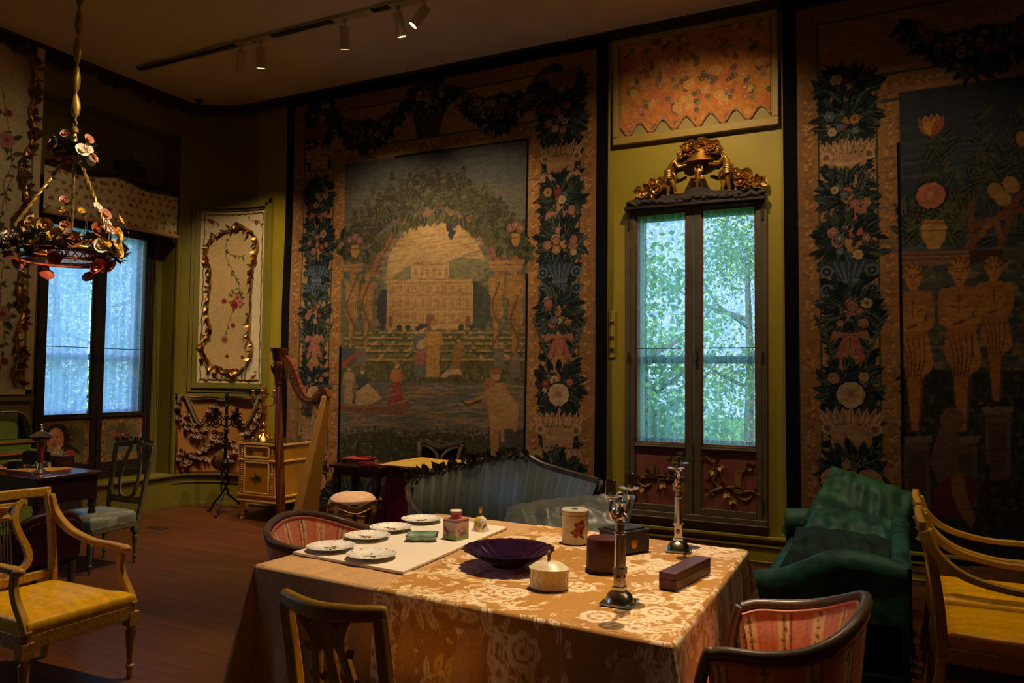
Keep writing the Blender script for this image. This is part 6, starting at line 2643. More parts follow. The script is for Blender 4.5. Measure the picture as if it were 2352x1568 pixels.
def cherub(name, hd, sh, hip, k1, f1, k2, f2, el, hand, flip):
    d = .075
    S_, H_, P1, P2 = O(*sh, d), O(*hip, d), O(*hd, d), None
    mid_ = S_.lerp(H_, .5) + V(-.006 * flip, -.012, 0)
    vs = [H_, mid_, S_, S_.lerp(P1, .55), O(*k1, d + .02), O(*f1, d + .01), O(*f1, d + .01) + V(.02 * flip, -.02, -.004), O(*k2, d - .01), O(*f2, d - .005), O(*f2, d - .005) + V(.02 * flip, -.02, -.004),
          S_ + V(.012 * flip, -.035, -.012), O(*el, d + .035), O(*hand, d + .02), S_ + V(.008 * flip, .025, -.01), O(*el, d - .03) + V(0, 0, .02), O(*hand, d - .02) + V(0, 0, .02), H_ + V(0, -.022, -.02), H_ + V(0, .022, -.02)]
    ed = [(0, 1), (1, 2), (2, 3), (0, 16), (16, 4), (4, 5), (5, 6), (0, 17), (17, 7), (7, 8), (8, 9), (2, 10), (10, 11), (11, 12), (2, 13), (13, 14), (14, 15)]
    rad = [.040, .038, .036, .018, .022, .013, .010, .020, .013, .010, .020, .015, .011, .019, .014, .010, .028, .027]
    o = skin(name, vs, ed, rad, 'gilt', t)
    g = MB()
    g.ell(P1, (.032, .034, .040), 14, 10)
    nose = P1 + V(.030 * flip, -.012, -.006)
    g.ell(nose, (.008, .007, .008), 8, 5)
    g.ell(P1 + V(.020 * flip, -.022, -.012), (.012, .012, .01), 8, 5)
    g.ell(P1 + V(.012 * flip, -.018, -.030), (.014, .014, .010), 8, 5)
    g.ell(P1 + V(-.006 * flip, -.032, -.004), (.007, .005, .010), 8, 5)
    rs = random.Random(int(hd[0]))
    for k in range(26):
        th, a2 = rs.uniform(0, 1.4), rs.random() * 6.28
        q = V(-.4 * flip + math.sin(th) * math.cos(a2), math.sin(th) * math.sin(a2), math.cos(th)).normalized()
        g.ell(P1 + V(q.x * .034, q.y * .036, q.z * .040), .011, 6, 4)
    g.build('head', 'gilt', t, angle=80)
    g = MB()
    for j in range(5):
        dz = .016 - .016 * j
        g.tube(spline([H_ + V(-.046, .01, dz + .012 * flip), H_ + V(-.03, -.036, dz + .006 * flip), H_ + V(0, -.05, dz), H_ + V(.03, -.036, dz - .008 * flip), H_ + V(.046, .01, dz - .014 * flip)], 5), [.008, .011, .012, .011, .008], 7)
    dp = H_ + V(-.05 * flip if flip < 0 else .05, -.02, -.01)
    g.tube(spline([H_ + V(.04 * flip, -.03, 0), H_ + V(.065 * flip, -.03, -.05), H_ + V(.05 * flip, -.02, -.14)], 6), [.02, .024, .004], 8, flat=.5)
    g.build('drapery', 'gilt', t, angle=80)


cherub('cherub_body', (1563, 357), (1549, 371), (1538, 399), (1546, 421), (1552, 445), (1536, 427), (1534, 449), (1557, 384), (1578, 378), 1)
cherub('cherub_body', (1650, 345), (1668, 357), (1671, 387), (1671, 412), (1677, 438), (1664, 418), (1658, 440), (1650, 377), (1627, 376), -1)
# little term in the middle
S_ = O(1605, 392, .06)
o = skin('term_figure', [O(1604, 404, .06), O(1604, 392, .06), O(1605, 385, .06), O(1602, 418, .06), O(1601, 432, .05), O(1613, 392, .07), O(1612, 380, .07), O(1596, 392, .06), O(1597, 380, .06)], [(0, 1), (1, 2), (0, 3), (3, 4), (1, 5), (5, 6), (1, 7), (7, 8)], [.026, .028, .012, .020, .016, .011, .008, .011, .008], 'gilt', t)
MB().ell(O(1605, 379, .065), (.02, .022, .026), 12, 8).build('term_head', 'gilt', t)
for p0, p1 in (((1595, 404), (1579, 438)), ((1613, 406), (1625, 433))):
    g = MB()
    for k in range(12):
        p = O(lerp(p0[0], p1[0], k / 11), lerp(p0[1], p1[1], k / 11), .06)
        for a in (-.8, 0, .8):
            g.leaf(p, (a, -.5, -.7), (0, -1, 0), .045, .03, .3)
        g.ell(p, .016, 6, 4)
    g.build('husk_garland', 'gilt', t)
# basket
g = MB()
bt, bb = (O(1596, 352, .0), O(1630, 349, .0)), (O(1581, 374, .0), O(1636, 370, .0))
c0 = (bb[0] + bb[1]) / 2
c1 = (bt[0] + bt[1]) / 2
for k in range(9):
    z = k / 8
    cc = c0.lerp(c1, z)
    w = lerp(.108, .068, z)
    g.tube([(cc.x + w * math.cos(a), Y1 - .065 + .05 * math.sin(a), cc.z) for a in np.linspace(0, 2 * PI, 26)[:-1]], .007, 6, closed=True)
for k in range(26):
    a, a2 = 2 * PI * k / 26, 2 * PI * (k + 2.5) / 26
    for q in (a2, a - (a2 - a)):
        g.tube([(c0.x + .108 * math.cos(a), Y1 - .065 + .05 * math.sin(a), c0.z), (c1.x + .068 * math.cos(q), Y1 - .065 + .05 * math.sin(q), c1.z)], .004, 5)
g.tube([(c0.x + .125 * math.cos(a), Y1 - .065 + .055 * math.sin(a), c0.z - .006 + .0) for a in np.linspace(0, 2 * PI, 28)[:-1]], .009, 6, closed=True)
g.build('basket', 'gilt', t)
rs = random.Random(19)


def bloom(px, py, r, d=.09):
    g = MB()
    g.rose(O(px, py, d), (rs.uniform(-.4, .4), -1, rs.uniform(-.1, .5)), r, rs.choice((5, 6, 7)))
    g.build('flower', 'gilt', t, angle=80)


for px, py, r in ((1578, 342, .05), (1590, 332, .05), (1605, 336, .06), (1620, 330, .05), (1634, 336, .055), (1598, 346, .04), (1622, 345, .045), (1584, 350, .04), (1612, 326, .045), (1645, 331, .04), (1572, 350, .035), (1640, 345, .04)):
    bloom(px, py, r)
for px, py, r in ((1500, 424, .05), (1512, 438, .05), (1489, 443, .045), (1517, 417, .04), (1476, 447, .035), (1524, 428, .035), (1503, 450, .035), (1697, 402, .05), (1714, 400, .055), (1700, 418, .055), (1722, 416, .045), (1738, 424, .04), (1690, 394, .035), (1712, 430, .04)):
    bloom(px, py, r)
g = MB()
for k in range(50):
    if k < 25:
        px, py = lerp(1462, 1526, rs.random()), rs.uniform(-8, 8)
        py += lerp(446, 418, (px - 1462) / 64)
    else:
        px, py = lerp(1688, 1758, rs.random()), rs.uniform(-9, 8)
        py += lerp(396, 424, (px - 1688) / 70)
    g.leaf(O(px, py, .05), (rs.uniform(-1, 1), -.5, rs.uniform(-.4, .8)), (0, -1, 0), rs.uniform(.05, .08), .04, .3)
for k in range(9):
    a = (k - 4) * .12
    g.leaf(O(1735, 420, .05), (1, -.1, a + .12), (0, -1, 0), .11, .035, .1)
    g.leaf(O(1482, 444, .05), (-1, -.1, a + .1), (0, -1, 0), .09, .03, .1)
for k in range(26):
    g.leaf(O(1608 + rs.uniform(-38, 38), 336 + rs.uniform(-8, 12), .07), (rs.uniform(-1, 1), -.5, rs.uniform(-.3, 1)), (0, -1, 0), .06, .035, .3)
g.build('leaf_cluster', 'gilt', t, angle=80)['kind'] = 'stuff'

# small round wall fittings beside the tapestry
t = thing('wall_switch_plate', 'narrow wall plate with two round knobs beside tapestry', 'switch plate', (-2.37, Y1, 2.0))
MB().box(-.035, .035, -.012, 0, -.22, .22).build('plate', 'wall_paint', t, bevel=.003)
for z in (.12, -.02, -.14):
    MB().ell((-.0, -.018, z), (.018, .014, .018), 12, 8).build('knob', 'brass' if z > -.1 else 'black_plain', t)
# ================================================================ rococo panels, pelmet and the furniture of the corner
mat('green_box_paint', rgb(120, 134, 52), rgb(100, 114, 40), rough=.5, scale=6)
mat('orange_edge', rgb(176, 104, 36), rgb(150, 84, 28), rough=.5, scale=8)
mat('mahogany', rgb(84, 22, 18), rgb(48, 12, 12), rough=.22, scale=7, pattern='wave', coat=.4)
mat('mahogany_dark', rgb(40, 14, 16), rgb(24, 8, 10), rough=.35, scale=7)
mat('iron_black', rgb(26, 24, 24), rgb(14, 13, 14), rough=.45, metal=.5, scale=20, bump=.2)
mat('harp_wood', rgb(120, 62, 30), rgb(86, 40, 18), rough=.35, scale=10, pattern='wave')
mat('harp_board', rgb(196, 146, 70), rgb(172, 122, 54), rough=.4, scale=8, bump=.05)
mat('wire', rgb(190, 160, 110), rgb(160, 130, 80), rough=.4, metal=.8)
mat('commode_yellow', rgb(206, 146, 40), rgb(186, 124, 30), rough=.45, scale=6, bump=.06)
mat('commode_cream', rgb(238, 196, 96), rgb(220, 168, 66), rough=.45, scale=20, bump=.1)
mat('commode_top', rgb(60, 48, 36), rgb(40, 32, 24), rough=.25, scale=10)
mat('maroon_velvet', rgb(84, 10, 28), rgb(56, 6, 18), rough=.9, scale=6, spec=.1)
mat('yellow_silk', rgb(196, 172, 60), rgb(180, 120, 50), rough=.6, scale=7, contrast=1.0)
mat('peach_fabric', rgb(246, 206, 170), rgb(232, 178, 140), rough=.6, scale=16, contrast=1.6)
mat('violin_wood', rgb(110, 32, 22), rgb(66, 16, 14), rough=.3, scale=10, coat=.4)
mat('red_lacquer', rgb(176, 58, 30), rgb(150, 44, 24), rough=.4, scale=8)
mat('fringe_tan', rgb(196, 160, 110), rgb(170, 132, 86), rough=.9, scale=60, bump=.4, bscale=120)
mat_glass('case_glass', (.93, .95, .92), rough=.02, clear=.97)


def cpath(s):
    """plan position along the curved corner and on to the long wall; s in metres from the side wall"""
    L = cpath.L
    if s <= L:
        i = np.searchsorted(cpath.S, s)
        i = min(max(i, 1), len(cpath.S) - 1)
        w = (s - cpath.S[i - 1]) / (cpath.S[i] - cpath.S[i - 1] + 1e-9)
        a, b_ = cpath.P[i - 1], cpath.P[i]
        return (lerp(a[0], b_[0], w), lerp(a[1], b_[1], w))
    return (cpath.P[-1][0] + s - L, Y1)


cpath.P = [corner(i / 60) for i in range(61)]
cpath.S = [0.0]
for a, b_ in zip(cpath.P[:-1], cpath.P[1:]):
    cpath.S.append(cpath.S[-1] + math.dist(a, b_))
cpath.L = cpath.S[-1]


def cnormal(s):
    a, b_ = cpath(max(0, s - .01)), cpath(s + .01)
    d = V(b_[0] - a[0], b_[1] - a[1], 0).normalized()
    return V(d.y, -d.x, 0)


_cs = np.linspace(0, 1.6, 500)
_cp = [cpath(s) for s in _cs]


def on_corner(px, py):
    """(s, z) where the sight line through a photo point meets the corner wall"""
    d = ray(px, py)
    k = [abs(d[0] * p[1] - d[1] * p[0]) for p in _cp]
    i = int(np.argmin(k))
    p = _cp[i]
    t_ = math.hypot(*p) / math.hypot(d[0], d[1])
    return float(_cs[i]), float(EYE[2] + d[2] * t_)


def C3(s, z, off=0.0):
    p = cpath(s)
    n_ = cnormal(s)
    return V(p[0] + n_.x * off, p[1] + n_.y * off, z)


def CP(px, py, off=.03):
    s, z = on_corner(px, py)
    return C3(s, z, off)


# ---- upper painted panel
t = thing('rococo_wall_panel', 'tall cream painted panel with gilt scroll cartouche in corner', 'panel', (0, 0, 0), 0, 'painted rococo panels')
s0, s1 = on_corner(437, 600)[0], on_corner(626, 600)[0]
Z0, Z1 = 1.36, 3.70
g = MB()
for w0, w1, of in ((0, .05, .035), (.05, .085, .055), (.085, .115, .03)):
    for a, b_, z0_, z1_ in ((s0 + w0, s0 + w1, Z0 + w0, Z1 - w0), (s1 - w1, s1 - w0, Z0 + w0, Z1 - w0)):
        for i in range(1):
            P = [C3(a, z0_, 0), C3(b_, z0_, 0), C3(b_, z0_, of), C3(a, z0_, of), C3(a, z1_, 0), C3(b_, z1_, 0), C3(b_, z1_, of), C3(a, z1_, of)]
            g.add(P, [(3, 2, 6, 7), (0, 3, 7, 4), (2, 1, 5, 6), (4, 7, 6, 5), (0, 1, 2, 3)])
    for z0_, z1_ in ((Z0 + w0, Z0 + w1), (Z1 - w1, Z1 - w0)):
        N = 28
        for i in range(N):
            a, b_ = lerp(s0 + w0, s1 - w0, i / N), lerp(s0 + w0, s1 - w0, (i + 1) / N)
            P = [C3(a, z0_, 0), C3(b_, z0_, 0), C3(b_, z0_, of), C3(a, z0_, of), C3(a, z1_, 0), C3(b_, z1_, 0), C3(b_, z1_, of), C3(a, z1_, of)]
            g.add(P, [(3, 2, 6, 7), (0, 1, 2, 3), (7, 6, 5, 4)])
g.build('frame', 'wall_paint_left', t, smooth=False)
ps0, ps1, pz0, pz1 = s0 + .115, s1 - .115, Z0 + .115, Z1 - .115
cv = Canvas(ps0, ps1, pz0, pz1, .007, rgb(220, 202, 160))


def CC(px, py):
    return on_corner(px, py)


rs = random.Random(2)
OUT = [(549, 521), (576, 531), (594, 548), (594.5, 577), (584, 612), (582, 646), (580, 685), (579, 725), (576, 769), (584, 793), (579, 823), (562, 845), (542, 855), (517, 852), (488, 840), (471, 818), (466, 793), (473, 774), (484, 764), (478, 725), (482, 685), (484, 646), (481, 612), (476, 587), (485.5, 553), (508, 538), (532, 528)]
outl = spline([(*CC(*p), 0) for p in OUT], 4, closed=True)
cv.poly([(p.x, p.y) for p in outl], rgb(198, 168, 112))


def sprig(cv, pts, n, sc, rs, fl=None):
    P = spline([(*p, 0) for p in pts], 6)
    cv.stroke([(p.x, p.y) for p in P], .009, rgb(110, 96, 62))
    for k in range(n):
        p = rs.choice(P)
        cv.leaf((p.x, p.y), rs.random() * 6.28, rs.uniform(.04, .07) * sc, .026 * sc, rs.choice((rgb(84, 84, 52), rgb(104, 100, 62), rgb(70, 74, 50))))
    if fl:
        for p, r, c in fl:
            cv.flower(p, r, c, rgb(110, 34, 32), 6)


sprig(cv, [CC(522, 548), CC(520, 585), CC(532, 615), CC(548, 650), CC(552, 672)], 16, .9, rs)
sprig(cv, [CC(528, 585), CC(548, 588), CC(562, 592)], 9, .8, rs)
sprig(cv, [CC(548, 672), CC(543, 700), CC(530, 730), CC(520, 770)], 8, .8, rs)
for k in range(14):
    cv.leaf(CC(545 + rs.uniform(-8, 12), 690 + rs.uniform(-14, 14)), rs.random() * 6.28, .09, .04, rs.choice((rgb(84, 84, 52), rgb(70, 74, 50), rgb(120, 104, 66))))
for p, r, c in (((540, 700), .06, rgb(150, 48, 44)), ((547, 684), .05, rgb(190, 110, 90)), ((553, 694), .045, rgb(196, 122, 104)), ((516, 692), .035, rgb(150, 50, 46)), ((537, 748), .035, rgb(156, 54, 50)), ((517, 780), .05, rgb(150, 110, 84)), ((523, 818), .025, rgb(120, 50, 40)), ((558, 820), .025, rgb(120, 50, 40))):
    cv.flower(CC(*p), r, c, rgb(110, 34, 32), 6)
for a, b_ in (((470, 505), (500, 512)), ((575, 505), (605, 515)), ((462, 870), (485, 885)), ((570, 880), (592, 855))):
    sprig(cv, [CC(*a), CC(*b_)], 8, .9, rs, [(CC((a[0] + b_[0]) / 2, (a[1] + b_[1]) / 2), .03, rgb(160, 70, 64))])
cv.noise(.06, .04, 3)
po = sheet(cv, 'painted_ground', 'painted', lambda U, W: tuple(np.vectorize(lambda s_, k: C3(s_, 0, .012)[k])(U[:1], k).repeat(U.shape[0], 0) for k in (0, 1)) + (W,), t)
g = MB()
P = [C3(p.x, p.y, .028) for p in outl]
g.tube(P, [.012 + .005 * math.sin(i * .7) for i in range(len(P))], 8, closed=True)
P2 = [C3(p.x + .022 * math.sin(i * .45), p.y + .022 * math.cos(i * .45), .03) for i, p in enumerate(outl)]
g.tube(P2, .007, 6, closed=True)
g.build('scroll_border', 'gilt_dull', t)
g = MB()
for i in range(0, len(P), 2):
    nn = cnormal(outl[i].x)
    for k in range(2):
        d = V(rs.uniform(-1, 1), rs.uniform(-.3, .3), rs.uniform(-1, 1)) + nn * .4
        g.leaf(P[i] + nn * .01, d, nn, rs.uniform(.05, .085), .04, .4)
for i in (0, 14, 18, 48, 54, 60, 72, 90):
    g.rose(P[i % len(P)] + nn * .01, nn, .05, 5)
g.build('carved_leaf_border', 'gilt', t, angle=80)['kind'] = 'stuff'
g = MB()
m = .04
for a, b_ in (((ps0 + m, pz0 + m), (ps0 + m, pz1 - m)), ((ps1 - m, pz0 + m), (ps1 - m, pz1 - m))):
    g.tube([C3(lerp(a[0], b_[0], k / 60) + .006 * math.sin(k * 1.1), lerp(a[1], b_[1], k / 60), .016) for k in range(61)], .007, 6)
for z in (pz0 + m, pz1 - m):
    g.tube([C3(lerp(ps0 + m, ps1 - m, k / 50), z + .006 * math.sin(k * 1.1), .016) for k in range(51)], .007, 6)
g.build('gilt_fillet', 'gilt_dull', t)

# ---- lower carved dado panel
t = thing('rococo_dado_panel', 'ochre dado panel with pink carved garlands below cream panel', 'panel', (0, 0, 0))
a0, a1 = on_corner(402, 1000)[0] + .01, on_corner(616, 1000)[0]
g = MB()
N = 24
z0_, z1_ = .39, 1.30
g.grid(N, 1, lambda u, v: C3(lerp(a0, a1, u), lerp(z0_, z1_, v), .02))
g.build('ground', 'ochre_panel', t, angle=60)
g = MB()
g.tube([C3(a0, z, .022) for z in np.linspace(z0_, z1_, 12)], .012, 6)
g.tube([C3(lerp(a0, a1, k / 20), z0_ + .005, .022) for k in range(21)], .012, 6)
g.build('fillet', 'harp_wood', t)
for nm, pts, r in (('scroll_bracket', [(408, 938), (405, 918), (422, 908), (436, 930), (450, 958), (462, 972), (472, 960), (480, 945), (496, 938)], [.014, .022, .032, .032, .028, .025, .02, .016, .01]),
                   ('scroll_bracket', [(612, 945), (616, 925), (604, 912), (594, 935), (582, 962), (570, 978), (558, 968), (548, 950), (536, 945)], [.014, .022, .032, .032, .028, .025, .02, .016, .01]),
                   ('top_scroll', [(422, 912), (450, 916), (490, 914), (515, 918), (540, 914), (575, 918), (604, 916)], [.022, .018, .015, .022, .015, .018, .022])):
    MB().tube(spline([CP(*p, .045) for p in pts], 8), r, 9, flat=.8).build(nm, 'scroll_grey', t)
    MB().tube(spline([CP(p[0] + 2, p[1] - 5, .065) for p in pts], 8), .010, 7).build('gilt_edge', 'gilt', t)
rs = random.Random(6)


def garland(pts, n, r, name='carved_garland'):
    P = spline([CP(*p, .045) for p in pts], 8)
    g = MB()
    g.tube(P, .014, 7)
    for k in range(n):
        p = P[int(k / max(1, n - 1) * (len(P) - 1))]
        d = V(rs.uniform(-1, 1), rs.uniform(-.6, .1), rs.uniform(-1, 1))
        g.leaf(p, d, (.5, -.8, .2), r * 1.5, r, .4)
        g.leaf(p, -d, (.5, -.8, .2), r * 1.3, r * .9, .4)
        if k % 3 == 0:
            g.rose(p + V(.01, -.02, 0), (.5, -.8, rs.uniform(-.2, .3)), r * .9, 5)
    return g.build(name, 'carved_pink', t, angle=80)


garland([(408, 930), (412, 960), (440, 985), (455, 1000), (470, 1000)], 14, .045)
garland([(432, 950), (450, 985), (465, 995), (478, 985), (486, 970)], 12, .04)
garland([(612, 930), (600, 960), (585, 985), (568, 995)], 12, .045)
garland([(500, 950), (485, 945), (495, 930), (508, 938)], 8, .04)
garland([(410, 1050), (420, 1062), (440, 1058), (460, 1040), (480, 1025), (500, 1012), (520, 1008)], 20, .045)
garland([(410, 1050), (415, 1038), (440, 1042), (462, 1048), (480, 1052)], 12, .04)
garland([(520, 1010), (545, 1018), (550, 1035), (540, 1052)], 10, .045)
g = MB()
for px, py, r in ((500, 998, .07), (518, 1002, .065), (508, 1010, .05), (528, 993, .05)):
    s_, z = on_corner(px, py)
    g.rose(C3(s_, z, .05), cnormal(s_), r, 6, 3)
g.build('rose_group', 'carved_pink', t, angle=80)
g = MB()
s_, z = on_corner(515, 1030)
for k in range(9):
    a = -PI / 2 + (k - 4) * .2
    p = C3(s_, z, .04)
    e = C3(s_ + .19 * math.cos(a), z + .22 * math.sin(a), .03)
    g.tube([p, (p + e) / 2 + cnormal(s_) * .03, e], [.012, .022, .014], 7)
g.build('shell', 'gilt_dull', t)

# ---- cream panel further along the side wall
t = thing('side_wall_panel', 'cream panel with painted vines and gilt branch left of window', 'panel', (0, 0, 0), 0, 'painted rococo panels')
XP = X0 + .012
cv = Canvas(3.5, 4.60, 1.42, 4.82, .006, rgb(206, 188, 144))
L3 = lambda px, py: tuple(float(q) for q in on_x(px, py, XP)[1:])
for pts, n in (([(5, 200), (20, 300), (25, 380), (8, 420), (15, 470)], 10), ([(0, 250), (-30, 350), (-20, 450)], 8), ([(12, 300), (25, 350), (30, 400), (10, 450), (0, 520)], 10), ([(8, 600), (0, 680), (10, 760), (0, 850)], 10), ([(-40, 200), (-60, 500), (-50, 800)], 16)):
    sprig(cv, [L3(*p) for p in pts], n, 1.2, rs)
for p in ((15, 322), (5, 720), (-40, 400)):
    for k in range(10):
        cv.leaf((L3(*p)[0] + rs.gauss(0, .05), L3(*p)[1] + rs.gauss(0, .05)), rs.random() * 6.28, .12, .05, rs.choice((rgb(84, 84, 52), rgb(70, 74, 50))))
    cv.flower(L3(*p), .085, rgb(180, 124, 110), rgb(130, 60, 60), 6)
for p in ((3, 560), (10, 830), (20, 260)):
    cv.flower(L3(*p), .04, rgb(150, 60, 54), rgb(110, 30, 32), 6)
cv.noise(.08, .05, 5)
sheet(cv, 'painted_ground', 'painted', lambda U, W: (np.full_like(U, XP + .002), U, W), t)
g = MB()
g.box(X0, X0 + .05, 4.60, 4.68, 1.36, 4.86)
g.box(X0, X0 + .05, 3.45, 4.68, 1.36, 1.42)
g.box(X0, X0 + .05, 3.42, 3.50, 1.36, 4.86)
g.build('frame', 'panel_cream', t, bevel=.008)
g = MB()
P = spline([V(*on_x(px, py, XP + .04)) for px, py in ((40, 115), (70, 125), (82, 160), (80, 220), (72, 260), (80, 300), (66, 345), (50, 380), (60, 430), (58, 470), (40, 505), (60, 540), (62, 580), (52, 620), (44, 660), (54, 720), (40, 770), (48, 820), (32, 850), (42, 880))], 6)
g.tube(P, [.02 + .008 * math.sin(i * .9) for i in range(len(P))], 8)
g.build('gilt_branch', 'gilt', t)
g = MB()
for i in range(0, len(P), 2):
    for k in range(3):
        g.leaf(P[i], (.5, rs.uniform(-1, 1), rs.uniform(-1, 1)), (1, 0, 0), rs.uniform(.06, .11), .05, .4)
for i in range(3, len(P), 14):
    g.rose(P[i] + V(.02, 0, 0), (1, -.3, 0), .06, 6)
g.build('carved_leaves', 'gilt_dull', t, angle=80)['kind'] = 'stuff'

# ---- floral pelmet over the niche window
t = thing('floral_pelmet', 'cream floral pelmet with fringe and carved crest over window', 'pelmet', (0, 0, 0))
PX, PY0, PY1 = X0 + .02, 4.735, 6.345
cv = Canvas(PY0, PY1, 3.22, 3.90, .007, rgb(212, 198, 156))
rs = random.Random(17)
for i in range(18):
    for j in range(7):
        c = (PY0 + .05 + i * .091 + (j % 2) * .045 + rs.uniform(-.02, .02), 3.27 + j * .095 + rs.uniform(-.02, .02))
        for k in range(6):
            cv.leaf(c, rs.random() * 6.28, rs.uniform(.025, .045), .014, rs.choice((rgb(124, 124, 84), rgb(150, 144, 96), rgb(104, 104, 76))))
        cv.flower(c, rs.uniform(.014, .024), rs.choice((rgb(190, 110, 90), rgb(204, 132, 106), rgb(170, 92, 76))), rgb(120, 44, 36), 6)


def ptop(y):
    k = (y - PY0) / (PY1 - PY0)
    return 3.66 + .05 * np.cos(2 * PI * k) + .14 * np.exp(-((k - .50) / .2) ** 2)


sheet(cv, 'floral_fabric', 'textile', lambda U, W: (PX + .02 * np.sin((U - PY0) / (PY1 - PY0) * PI) + .003 * np.sin(U * 30), U, np.minimum(W, ptop(U))), t)
g = MB()
g.box(X0 - .10, PX - .004, PY0, PY1, 3.24, 3.60)
g.build('box', 'frame_dark', t, smooth=False)
g = MB()
g.tube([(PX + .02 * math.sin(k / 40 * PI) + .008, lerp(PY0, PY1 + .005, k / 40), 3.225) for k in range(41)], .026, 9)
g.build('fringe', 'fringe_tan', t)
g = MB()
P = [V(PX + .02, y, float(ptop(y)) + .01) for y in np.linspace(PY0, PY1, 70)]
g.tube(P, .026, 8)
for i in range(0, 70, 2):
    for k in range(3):
        g.leaf(P[i], (rs.uniform(.1, .6), rs.uniform(-1, 1), rs.uniform(0, 1)), (1, 0, .3), rs.uniform(.05, .09), .05, .4)
for k in range(46):
    a = rs.uniform(0, PI)
    q = rs.uniform(.3, 1)
    c = V(PX + .03, lerp(PY0, PY1, .57) + .19 * q * math.cos(a), 3.80 + .16 * q * math.sin(a))
    g.leaf(c, (.3, math.cos(a), math.sin(a)), (1, 0, .2), .08, .055, .4)
    g.ell(c, .022, 6, 4)
g.rose(V(PX + .03, PY1 - .22, 3.76), (1, 0, .3), .07, 6)
g.build('carved_crest', 'cornice_wood', t, angle=80)
# blind cord
g = MB()
P = [on_x(349, 890, X0 - .2), on_x(349, 1000, X0 - .2), on_x(352, 1030, X0 - .2), on_x(358, 1037, X0 - .2), on_x(362, 1020, X0 - .2), on_x(360, 950, X0 - .2), on_x(358, 600, X0 - .2)]
g.tube(spline([(V(*P[0]) + V(0, 0, 2.0))] + [V(*p) for p in P], 5), .003, 5)
tag(g.build('blind_cord', 'frame_dark'), 'thin looped blind cord hanging beside the niche window', 'cord')

# ================================================================ harp, commode, iron stand
t = thing('pedal_harp', 'gilded wooden pedal harp leaning before the tapestry', 'harp', (-5.60, 5.98, 0))
o_ = V(-5.60, 5.98, 0)
Hy = lambda px, py: V(*on_y(px, py, 5.98)) - o_
col_top = Hy(642, 815)
g = MB()
ct = V(col_top.x, 0, 1.50)
g.tube([(0, 0, .10), V(ct.x * .55, 0, .8), V(ct.x, 0, 1.50)], [.045, .042, .036], 18)
g.build('column', 'harp_wood', t)
for k in range(12):
    a = 2 * PI * k / 12
    d = V(math.cos(a), math.sin(a), 0)
    MB().tube([V(0, 0, .14) + d * .044, V(ct.x * .6, 0, .8) + d * .041, V(ct.x * .95, 0, 1.48) + d * .035], .005, 5).build('flute', 'harp_wood', t)
g = MB()
g.lathe([(.075, 0), (.078, .03), (.06, .05), (.055, .09), (.06, .10), (.05, .12)], 20)
g.build('column_foot', 'gilt_dull', t)
g = MB()
g.lathe([(.038, 1.48), (.046, 1.49), (.042, 1.51), (.05, 1.56), (.062, 1.68), (.066, 1.70), (.058, 1.72), (.07, 1.75), (.075, 1.80), (.095, 1.84), (.098, 1.86), (0, 1.86)], 22, (ct.x, 0, 0))
for k in range(8):
    a = 2 * PI * k / 8
    g.leaf((ct.x + .05 * math.cos(a), .05 * math.sin(a), 1.57), (.35 * math.cos(a), .35 * math.sin(a), 1), (math.cos(a), math.sin(a), 0), .13, .05, .2)
g.build('capital', 'harp_wood', t, angle=35)
nk = [Hy(652, 822), Hy(668, 845), Hy(685, 890), Hy(700, 915), Hy(718, 922), Hy(735, 905), Hy(746, 898), Hy(752, 915)]
g = MB()
g.bar(spline([V(p.x, 0, p.z) for p in nk], 7), [.04, .042, .045, .045, .045, .05, .06, .05], [.09, .10, .10, .085, .08, .075, .07, .06], up=(1, 0, .6))
g.build('neck', 'harp_wood', t, bevel=.008)
sb_t, sb_b = Hy(746, 908), Hy(690, 1186)
sb_t, sb_b = V(sb_t.x, 0, sb_t.z), V(sb_b.x, 0, .08)
dx = (sb_t - sb_b).normalized()
nx = V(dx.z, 0, -dx.x)
g = MB()
vs = []
for t_, w in ((0, .17), (1, .045)):
    c = sb_b.lerp(sb_t, t_)
    vs += [c + V(0, -w, 0), c + V(0, w, 0), c + V(0, w * .8, 0) + nx * .10 * (1 - .5 * t_), c + V(0, -w * .8, 0) + nx * .10 * (1 - .5 * t_)]
g.add(vs, [(0, 1, 5, 4), (1, 2, 6, 5), (2, 3, 7, 6), (3, 0, 4, 7), (3, 2, 1, 0), (4, 5, 6, 7)])
g.build('sound_box', 'harp_board', t, bevel=.006)
g = MB()
g.bar([sb_b - nx * .006, sb_t - nx * .006], .03, .014, up=nx)
g.build('string_strip', 'harp_wood', t)
NK = spline([V(p.x, 0, p.z) for p in nk], 12)
for k in range(30):
    q = NK[int(4 + k * (len(NK) - 24) / 30)]
    e = sb_b.lerp(sb_t, .06 + .88 * (k / 29))
    MB().tube([q + V(0, -.026, -.02), e - nx * .01], .0016, 4).build('string', 'wire', t)
    MB().tube([q + V(0, -.024, .01), q + V(0, -.05, .012)], .004, 5).build('tuning_pin', 'wire', t)
g = MB()
g.box(-.07, .42, -.13, .13, 0, .075)
g.build('pedal_base', 'harp_wood', t, bevel=.01)

# ---- painted commode
t = thing('painted_commode', 'small yellow painted commode with cream mouldings beside harp', 'commode', (-6.16, 6.50, 0))
CXa, CXb, CYa, CYb = -.29, .30, -.28, .26
foot = [(CXa, CYa), (CXb - .07, CYa), (CXb, CYa + .07), (CXb, CYb), (CXa, CYb)]


def pz(sc, z0_, z1_, m, name, bev=.003):
    return MB().prism([(x * sc, y * sc) for x, y in foot], (0, 0, z0_), (1, 0, 0), (0, 1, 0), (0, 0, z1_ - z0_)).build(name, m, t, smooth=False, bevel=bev)


